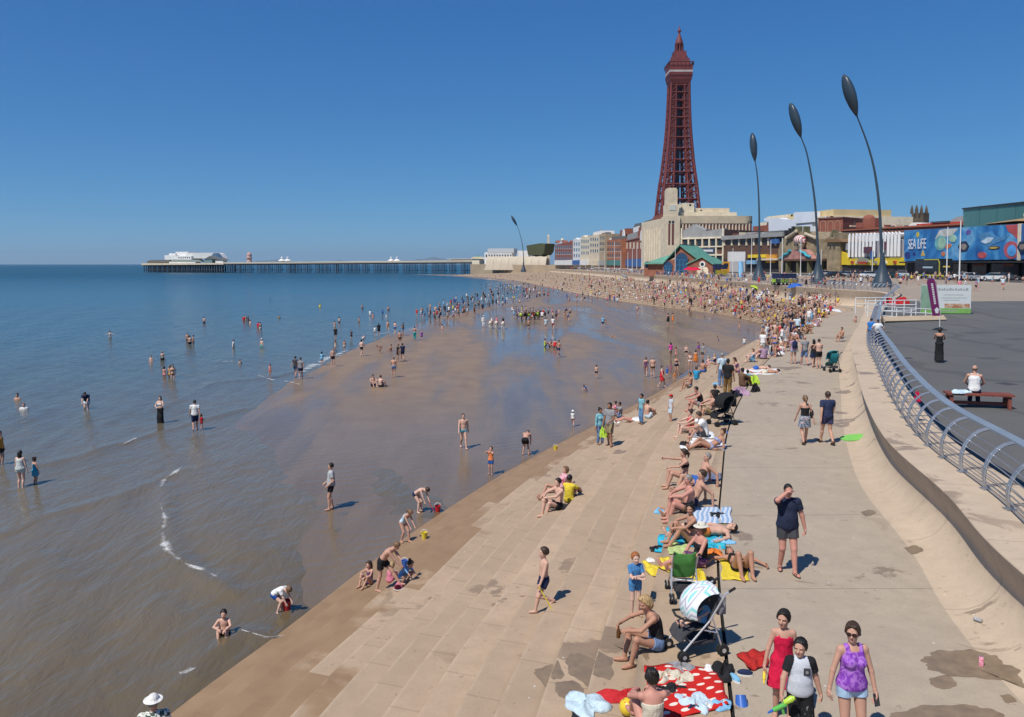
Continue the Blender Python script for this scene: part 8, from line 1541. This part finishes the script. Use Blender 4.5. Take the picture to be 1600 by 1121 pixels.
# sunglasses are worn: a part of the wearer
r, J, s = REC['purple']; m = MB(); gl = flat("sunglass_lens", (.03, .012, .012), .15)
for sg in (-1, 1): e = (J['hc'] + J['hr'] * .034 * sg + J['hf'] * .102 + J['hu'] * .006) * s; ax = Matrix((J['hr'], J['hf'], J['hu'])).transposed().to_4x4(); m.lathe([(.004, -.004), (.029, -.003), (.029, .003), (.004, .004)], gl, 14, M=Matrix.Translation(Vector(e)) @ ax @ Matrix.Rotation(R(90), 4, 'X') @ Matrix.Diagonal((1, .8, 1, 1))); q = (J['hc'] + J['hr'] * .083 * sg + J['hu'] * .008) * s; m.tube([Vector(e) + Vector(J['hr'] * sg * .026), Vector(q) + Vector(J['hf'] * .06), Vector(q) - Vector(J['hf'] * .02)], .004, gl, 5)
b_ = (J['hc'] + J['hf'] * .110 + J['hu'] * .010) * s; m.tube([Vector(b_) - Vector(J['hr'] * .012), Vector(b_) + Vector(J['hr'] * .012)], .004, gl, 5); one(m, "sunglasses", r)
r, J, s = REC['boygun']; m = MB(); e = Vector((J['chest'] + J['cf'] * .128 - J['cr'] * .075 + J['cu'] * .03) * s); ax = Matrix((J['cr'], J['cf'], J['cu'])).transposed().to_4x4(); m.box(-.040, .040, -.004, .010, -.045, .045, cloth(K['charcoal']), Matrix.Translation(e) @ ax); o = one(m, "chest_pocket", r); m = MB(); m.lathe([(.018, 0), (.018, .004)], cloth(K['grey']), 12, M=Matrix.Translation(e + Vector(J['cf'] * .011)) @ ax @ Matrix.Rotation(R(-90), 4, 'X')); one(m, "pocket_badge", o)
def sling(key, side, mat, name="bag", label=None, dz=-.1, sz=(.10, .05, .14)):
    r, J, s = REC[key]; p = Vector((J['waist'] - J['pr'] * side * .22 + J['pf'] * -.02) * s); t = empty(name, r.matrix_basis @ p, r.rotation_euler.z, label, "bag"); m = MB(); a, b, c = sz; m.lathe([(a * .7, -c), (a, -c * .7), (a * 1.05, 0), (a * .8, c * .8), (a * .3, c)], mat, 12, M=Matrix.Diagonal((.6, 1, 1, 1))); one(m, "pouch", t, smooth=50); sh = Vector((J['nb'] + J['cr'] * side * .0) * s) - p; m = MB(); m.tube([(0, -.05, c * .7), sh + Vector((0, -.02, .03)), (0, .08, c * .7)], .012, mat, 6); one(m, "strap", t)
sling('coupleW', -1, cloth(K['black']), "shoulder_bag", "black shoulder bag of the walker in the printed skirt")
r, J, s = REC['packW']; t = empty("backpack", r.matrix_basis @ Vector((J['chest'] - J['cf'] * .20 - J['cu'] * .02) * s), r.rotation_euler.z, "dark blue backpack on the walker in pale denim shorts", "backpack"); m = MB(); m.lathe([(.10, -.22), (.16, -.18), (.16, .10), (.12, .20), (.04, .24)], cloth(K['navy']), 14, M=Matrix.Diagonal((1, .62, 1, 1))); one(m, "pack", t, smooth=50)
r, J, s = REC['bagman']; hp_ = HANDS['bagman']['r']; heap(hp_.x, hp_.y - .1, hp_.z - .45, .14, .42, cloth(K['lime']), "lime green carrier bag hanging from the hand of the grey tee", "carrier_bag", "bag", elong=1.0)
# bodyboard
def bodyboard():
    p = hit(1334, 687); n_ = 24; ol = []
    for k in range(n_): a = 2 * math.pi * k / n_; ol.append((.52 * math.cos(a) * (1 if math.cos(a) > 0 else .95), .25 * math.copysign(abs(math.sin(a)) ** .7, math.sin(a)), 0))
    t = empty("bodyboard", p + Vector((0, 0, .03)), R(14), "green and white bodyboard lying against the foot of the sea wall", "bodyboard"); t.rotation_euler = (R(8), R(-4), R(14)); m = MB(); m.prism([(x, y, .025) for x, y, _ in ol], (0, 0, .03), flat("green_foam", (.20, .52, .10), .5, .06)); one(m, "deck", t); m = MB(); m.prism([(x * .985, y * .97, -.01) for x, y, _ in ol], (0, 0, .034), M_WPOLE); one(m, "slick", t)
bodyboard()
# towels and blankets
towel("spotted_blanket", [(1008, 1041), (1118, 1046), (1142, 1110), (1010, 1136)], dots(), "red blanket with cream spots covered in clothes on the walkway edge", "blanket", .02)
towel("beach_towel", [(1126, 873), (1165, 873), (1172, 909), (1128, 907)], cloth(K['yellow']), "yellow towel under the person with raised knees"); towel("beach_towel", [(1004, 880), (1048, 876), (1048, 899), (1012, 898)], cloth(K['yellow']), "yellow towel draped over the step edge left of the green pushchair", wr=.03)
towel("beach_towel", [(1030, 836), (1128, 836), (1136, 860), (1024, 864)], patt("cyan_print", (.01, .30, .46), (.05, .44, .55), 4), "big cyan towel under the top-knot sitter"); towel("beach_towel", [(1046, 848), (1076, 847), (1074, 868), (1044, 868)], cloth((.45, .55, .22)), "pale lime towel in front of the white sunhat"); towel("striped_mat", [(1078, 794), (1142, 793), (1143, 819), (1070, 817)], uvstripe("striped_mat_weave", (.26, .38, .56), (.55, .60, .66), 9), "pale blue striped mat laid across the walkway joint", "mat")
towel("beach_towel", [(1094, 742), (1128, 743), (1126, 752), (1090, 751)], cloth((.16, .18, .26)), "grey-blue towel behind the cropped grey hair"); towel("beach_towel", [(1062, 697), (1134, 691), (1134, 704), (1064, 706)], cloth(K['white']), "white towel under the blue print bikini"); towel("beach_towel", [(1080, 679), (1114, 676), (1118, 685), (1082, 689)], cloth(K['white']), "white towel under the white tee sitter"); towel("beach_towel", [(1176, 551), (1212, 549), (1216, 556), (1178, 558)], cloth((.60, .42, .42)), "pale pink towel at the bend"); towel("beach_towel", [(1160, 577), (1216, 577), (1222, 586), (1160, 586)], cloth(K['white']), "white towel under the two sunbathers lying down")
towel("red_towel", [(1150, 1024), (1196, 1019), (1202, 1044), (1172, 1050)], cloth((.42, .025, .02)), "dark red towel with toys behind the child in crimson", wr=.03); towel("beach_towel", [(1262, 484), (1312, 484), (1316, 489), (1262, 490)], cloth(K['white']), "white towel beyond the crowd at the bend")
# heaps of clothes and bags
for a in ((1038, 1060, .16, .10, 'cream', "cream cardigan crumpled on the spotted blanket"), (1063, 1062, .15, .08, 'cream', "cream top lying in the middle of the spotted blanket"), (1034, 1081, .10, .07, 'black', "black cap-like bundle at the left of the spotted blanket"), (1055, 1078, .13, .06, 'black', "black cloth at the centre of the spotted blanket"), (1086, 1100, .20, .09, 'pale', "pale grey-blue bundle near the front of the spotted blanket"), (1064, 1045, .15, .08, 'grey', "grey top at the far edge of the spotted blanket"), (1105, 1106, .07, .05, 'white', "white sock ball at the front of the spotted blanket"), (1128, 1102, .12, .05, 'sky', "bright turquoise cloth at the right corner of the spotted blanket"), (1110, 1047, .08, .06, 'white', "white cloth next to the black bag"), (1082, 1108, .06, .05, 'navy', "small navy bundle on the spotted blanket"),
          (980, 1090, .24, .09, 'red', "red cloth crumpled on the step left of the blanket"), (916, 1102, .26, .10, 'pale', "pale blue cloth crumpled alone on the steps"), (1116, 868, .20, .10, 'orange', "orange cloth beside the white sunhat wearer"), (1130, 847, .16, .06, 'sky', "turquoise printed cloth on the big cyan towel"), (1024, 858, .12, .05, 'black', "zebra-dark sandals bundle by the cyan towel's left end"), (1016, 877, .08, .06, 'white', "small white and red packet on the step"), (1100, 699, .14, .08, 'red', "red bag on the white towel of the blue print bikini"), (1136, 677, .14, .07, 'blue', "blue and red bag at the wheels of the black pushchair"), (1178, 600, .22, .45, 'lime', "lime green bag standing at the walkway joint"), (1156, 617, .30, .38, 'mauve', "big striped mauve bag below the person in tan trousers"), (1180, 612, .2, .4, 'black', "black holdall beside the lime green bag"), (1142, 620, .25, .35, 'black', "black rucksack beside the tan trousers"), (1220, 554, .25, .2, 'white', "white sack at the bend by the fair child"), (962, 660, .2, .1, 'white', "white cloth low on the steps by the trio"), (996, 657, .22, .18, 'white', "white bag beside the red swimsuit"), (1118, 601, .12, .1, 'sky', "sky blue bucket-like bag near the pale shirt"), (1290, 489, .3, .3, 'grey', "pale grey pack on the walkway beyond the bend"), (1120, 806, .16, .07, 'black', "black jacket folded at the end of the striped mat"), (1122, 826, .20, .10, 'khaki', "brown straw bag beyond the cyan towel"), (1090, 699, .16, .13, 'brown', "brown handbag by the reclining blue print bikini"), (1070, 696, .16, .13, 'black', "black bag at the feet of the reclining blue print bikini"), (1030, 802, .10, .12, 'sky', "pale blue bag at the feet of the tattooed sitter")):
    hp(*a, name="bag" if "bag" in a[5] or "rucksack" in a[5] or "holdall" in a[5] or "sack" in a[5] or "pack " in a[5] else "crumpled_cloth", cat="bag" if ("bag" in a[5] or "sack" in a[5]) else "cloth")
hp(1130, 1053, .16, .17, 'black', "black handbag slumped on the spotted blanket's far corner", "handbag", "bag"); hp(1092, 908, .16, .22, 'yellow', "yellow beach bag by the green pushchair", "beach_bag", "bag"); hp(1108, 912, .10, .12, 'black', "small black bag right of the yellow beach bag", "bag", "bag")
for i, (x, y, c, rz, lb) in enumerate(((1148, 1063, 'sky', .4, "left blue and white canvas shoe by the walkway joint"), (1164, 1055, 'navy', 1.4, "right canvas shoe lying nearer the red towel"))):
    p = hit(x, y); t = empty("canvas_shoe", p, rz, lb, "shoe", "pair of canvas shoes"); m = MB(); m.lathe([(.045, .02), (.047, .05), (.03, .075), (.01, .08)], cloth(K[c]), 12, M=Matrix.Diagonal((1, 2.4, 1, 1))); one(m, "upper", t, smooth=50); m = MB(); m.lathe([(.048, 0), (.049, .022)], M_WPOLE, 12, M=Matrix.Diagonal((1, 2.45, 1, 1))); one(m, "sole", t)
def can(px, py, c, label, lie=False):
    p = hit(px, py); t = empty("drink_can", p, .3, label, "can"); Mx = Matrix.Translation((0, 0, .035)) @ Matrix.Rotation(R(80), 4, 'X') if lie else Matrix(); m = MB(); m.lathe([(.026, 0), (.033, .008), (.033, .135), (.027, .15)], patt("can_" + c, K[c], tuple(min(1, q + .25) for q in K[c]), 25), 14, M=Mx); one(m, "can_wall", t, smooth=40); m = MB(); m.lathe([(.025, .149), (.024, .152)], M_STEEL, 12, M=Mx); one(m, "lid", t)
can(1533, 1041, 'pink', "pink drink can standing in the wet patch by the wall"); can(1522, 970, 'grey', "silver-blue drink can lying on the slope of the sea wall", True)
bucket(1157, 1096, 'blue', "blue toy bucket tipped upside down by the walkway joint", .10, R(150)); bucket(684, 800, 'red', "red toy bucket standing on the wet sand by the digging child", .12); bucket(663, 842, 'yellow', "yellow toy bucket in front of the pale blue swimsuit", .11); bucket(624, 918, 'pink', "pink toy bucket on its side on the lowest step", .11, R(100)); bucket(576, 912, 'blue', "small blue toy bucket by the long-haired child sitting at the water", .08); bucket(448, 953, 'red', "red toy bucket dipped in the water by the bending child", .13); bucket(868, 704, 'yellow', "yellow toy bucket left at the foot of the steps", .11); h = HANDS['bucketboy']['l']; t = bucket(632, 872, 'blue', "blue toy bucket in the hands of the child in black shorts", .085); t.location = h + Vector((.0, -.02, -.04))
m = MB(); p = hit(981, 1118); mt = dots().copy(); sp = N("spotted_ball"); vo = sp.n("ShaderNodeTexVoronoi", {"Vector": sp.gen(), "Scale": 14., "Randomness": .3}).outputs[0]; sp.set(col=sp.mix(sp.rng(vo, .30, .26), (.70, .50, .03), (.45, .06, .03)), rough=.35); m.lathe([(.12 * math.sin(a) + .001, .12 - .12 * math.cos(a)) for a in np.linspace(0, math.pi, 14)], sp.m, 20); o = m.build("ball", None, True); o.location = p; tag(o, "yellow ball with red spots on the step by the pinned-up hair", "ball")
hp(1447, 617, .075, .30, 'crimson', "pink and red scarf tied to the curved top rail", "scarf", "scarf"); 
o = [q for q in S.objects if q.name == "scarf"][0]; c, nn, z = samp(float(np.interp(24.0, CC[:150, 1], AW[:150]))); o.location = (c[0] + nn[0] * 1.78, c[1] + nn[1] * 1.78, z + .62)

# donkeys on the sand
def donkey(px, py, rot, col, label, saddle, rider=None):
    p = hit(px, py); x, y, z = p; t = empty("donkey", p, R(rot), label, "donkey", "donkeys giving rides on the sand"); E = np.eye(3)
    L = [ell((0, 0, .86), E, (.24, .52, .27), .08), ell((0, -.38, .88), E, (.20, .24, .28), .08), ell((0, .42, .90), E, (.23, .25, .26), .08), cap((0, -.52, 1.0), (0, -.80, 1.28), .15, .10, .06), cap((0, -.78, 1.32), (0, -1.10, 1.12), .10, .065, .04), cap((0, .62, 1.0), (0, .74, .55), .03, .025, .03)]
    for s in (-1, 1):
        L += [cap((s * .05, -.74, 1.38), (s * .09, -.70, 1.62), .035, .02, .02), cap((s * .14, -.42, .75), (s * .14, -.40, .42), .085, .05, .04), cap((s * .14, -.40, .42), (s * .14, -.42, .04), .048, .045, .03), cap((s * .15, .46, .80), (s * .15, .34, .52), .11, .07, .04), cap((s * .15, .34, .52), (s * .15, .50, .36), .065, .05, .03), cap((s * .15, .50, .36), (s * .15, .46, .04), .048, .045, .03)]
    P, F = surface(L, .035); o = bpy.data.objects.new("body", to_mesh("body", P, F, [flat("donkey_" + col, dict(white=(.62, .58, .50), dark=(.05, .035, .025), brown=(.12, .07, .04))[col], .85, .15, 3)])); COL.objects.link(o); o.parent = t
    m = MB(); m.lathe([(.31, -.22), (.325, 0), (.31, .22)], cloth(K[saddle]), 14, M=Matrix.Translation((0, .02, .88)) @ Matrix.Rotation(R(90), 4, 'X') @ Matrix.Diagonal((.84, .92, 1, 1))); one(m, "saddle_cloth", t)
    if rider: person(x, y, z + 1.12, R(rot), 'chair', 1.2, 'm', 0, ('short', 'brown'), [('tee', K[rider[0]]), ('shorts', K['denim'])], rider[1], None, cell=.04, child=1, flat_feet=True, tune=dict(la=(.34, -.12, -.42), ra=(-.34, -.12, -.42)))
donkey(767, 514, 172, 'white', "white donkey at the left of three walking away with red saddle cloths", 'red'); donkey(776, 514, 176, 'white', "white donkey in the middle of three walking away", 'red', ('pink', "child in pink riding the middle white donkey")); donkey(786, 515, 180, 'white', "white donkey at the right of three walking away", 'red', ('black', "child in black riding the right white donkey"))
for i, px in enumerate((813, 819, 826, 832, 839)): donkey(px, 501 - i * .3, 90 + 12 * i, ('dark', 'brown')[i % 2], ("dark donkey at the left end of the standing row, yellow-green cloth", "brown donkey second from the left in the standing row", "dark donkey in the middle of the standing row", "brown donkey fourth in the standing row", "dark donkey at the right end of the standing row")[i], ('lime', 'black', 'lime', 'red', 'lime')[i])

# ---------------------------------------------------------------- the rest of the crowd: one mass far along the beach and promenade
def mass():
    T = []; keep = set(S.objects); pal = ['white', 'black', 'navy', 'grey', 'red', 'blue', 'sky', 'pink', 'yellow', 'teal', 'denim', 'khaki', 'orange', 'purple', 'pale', 'charcoal', 'cream', 'green']; mats = [cloth(K[c]) for c in pal] + [skin(i) for i in range(5)] + [hairm(c) for c in ('brown', 'dark', 'black', 'blonde', 'grey')]; nP = len(pal)
    for po, sx, wr, hr in (('stand', 'm', [('tee', K['white']), ('shorts', K['black'])], 'short'), ('walk', 'f', [('vest', K['white']), ('hot', K['black'])], 'long'), ('stand2', 'm', [('shorts', K['black'])], 'short'), ('walk2', 'm', [('tee', K['white']), ('trousers', K['black'])], 'short'), ('stand', 'f', [('dress', K['white'])], 'long'), ('stand', 'f', [('bikini', K['white']), ('briefs', K['black'])], 'bun'), ('sit', 'm', [('tee', K['white']), ('shorts', K['black'])], 'short'), ('sit_back', 'f', [('bikini', K['white']), ('briefs', K['black'])], 'long'), ('sit_hunch', 'm', [('shorts', K['black'])], 'short'), ('sit_out', 'f', [('vest', K['white']), ('hot', K['black'])], 'bun'), ('lie_up', 'm', [('shorts', K['black'])], 'short')):
        r, J, s = person(0, 0, 0, 0, po, 1.72, sx, 0, (hr, 'brown'), wr, "x", cell=.055, flat_feet=True); V, Fc, Rl, k = [], [], [], 0
        for o in list(r.children):
            me = o.data; v = np.zeros(len(me.vertices) * 3); me.vertices.foreach_get("co", v); v = v.reshape(-1, 3); f = np.zeros(len(me.loops), int); me.loops.foreach_get("vertex_index", f); f = f.reshape(-1, 4); b = o.name.split('.')[0]
            V.append(v); Fc.append(f + k); Rl.append(np.full(len(f), 0 if b == 'body' else 1 if b == 'hair' else 3 if b in ('shorts', 'trousers', 'swim_briefs') else 2)); k += len(v); bpy.data.objects.remove(o)
        bpy.data.objects.remove(r); T.append((np.concatenate(V), np.concatenate(Fc), np.concatenate(Rl)))
    AV, AF, AM, k0 = [], [], [], 0; g_ = random.Random(5)
    def fill(poly, n_, sit, mind, big=1.0):
        nonlocal k0
        xs, ys = [p[0] for p in poly], [p[1] for p in poly]; done = 0; tries = 0; mine = []
        while done < n_ and tries < n_ * 30:
            tries += 1; x, y = g_.uniform(min(xs), max(xs)), g_.uniform(min(ys), max(ys)); ins = False; j = len(poly) - 1
            for i in range(len(poly)):
                if (poly[i][1] > y) != (poly[j][1] > y) and x < (poly[j][0] - poly[i][0]) * (y - poly[i][1]) / (poly[j][1] - poly[i][1]) + poly[i][0]: ins = not ins
                j = i
            if not ins or any(abs(x - a) < mind and abs(y - b) < mind * .4 for a, b in mine): continue
            p = hit(x, y)
            if p.y > 690: continue
            mine.append((x, y)); done += 1; v, f, r_ = T[g_.randrange(6, 11) if g_.random() < sit else g_.randrange(0, 6)]; a = g_.uniform(0, 6.28); s = g_.choice([1, 1, 1, .95, 1.04, .72]) * big; c, sn = math.cos(a), math.sin(a); W = np.stack([(v[:, 0] * c - v[:, 1] * sn) * s + p.x, (v[:, 0] * sn + v[:, 1] * c) * s + p.y, v[:, 2] * s + p.z], 1)
            look_ = np.array([nP + g_.choice([0, 0, 1, 1, 2, 3, 4]), nP + 5 + g_.choice([0, 0, 1, 1, 2, 3, 4]), g_.choice([0, 0, 0, 0, 0, 1, 1, 1, 1, 2, 2, 2, 3, 4, 4, 5, 6, 7, 7, 8, 10, 14, 15, 15]), g_.choice([1, 1, 2, 10, 10, 11, 3, 15, 5, 0])]); AV.append(W); AF.append(f + k0); AM.append(look_[r_]); k0 += len(v)
    fill([(720, 432), (770, 437), (830, 444), (900, 456), (985, 470), (1060, 474), (1150, 492), (1190, 500), (1215, 480), (1200, 458), (1150, 448), (1000, 440), (900, 430), (868, 424)], 520, .66, 3.4)
    fill([(880, 440), (990, 452), (1100, 462), (1180, 466), (1150, 450), (1000, 440), (900, 430)], 160, .5, 3); fill([(645, 498), (690, 506), (760, 488), (830, 470), (880, 458), (850, 445), (780, 452), (720, 470)], 150, .03, 5)
    fill([(870, 421), (1000, 434), (1120, 444), (1130, 436), (1010, 424), (880, 413)], 190, .05, 3); fill([(1130, 446), (1300, 452), (1390, 447), (1600, 441), (1600, 428), (1400, 428), (1130, 433)], 170, .08, 5)
    fill([(800, 502), (898, 506), (898, 494), (800, 492)], 34, .02, 4); fill([(1195, 545), (1225, 540), (1312, 480), (1300, 460), (1220, 472), (1192, 508)], 110, .55, 5); fill([(1000, 475), (1160, 500), (1150, 492), (1010, 466)], 26, .3, 7); fill([(880, 478), (985, 478), (960, 464), (890, 462)], 22, .1, 7); fill([(745, 448), (860, 468), (800, 446)], 40, .0, 5)
    me = to_mesh("far_crowd", np.concatenate(AV), np.concatenate(AF), mats, np.concatenate(AM)); o = bpy.data.objects.new("far_crowd", me); COL.objects.link(o); tag(o, "dense mass of bathers and strollers along the far beach and promenade", None, None, "stuff")
mass()
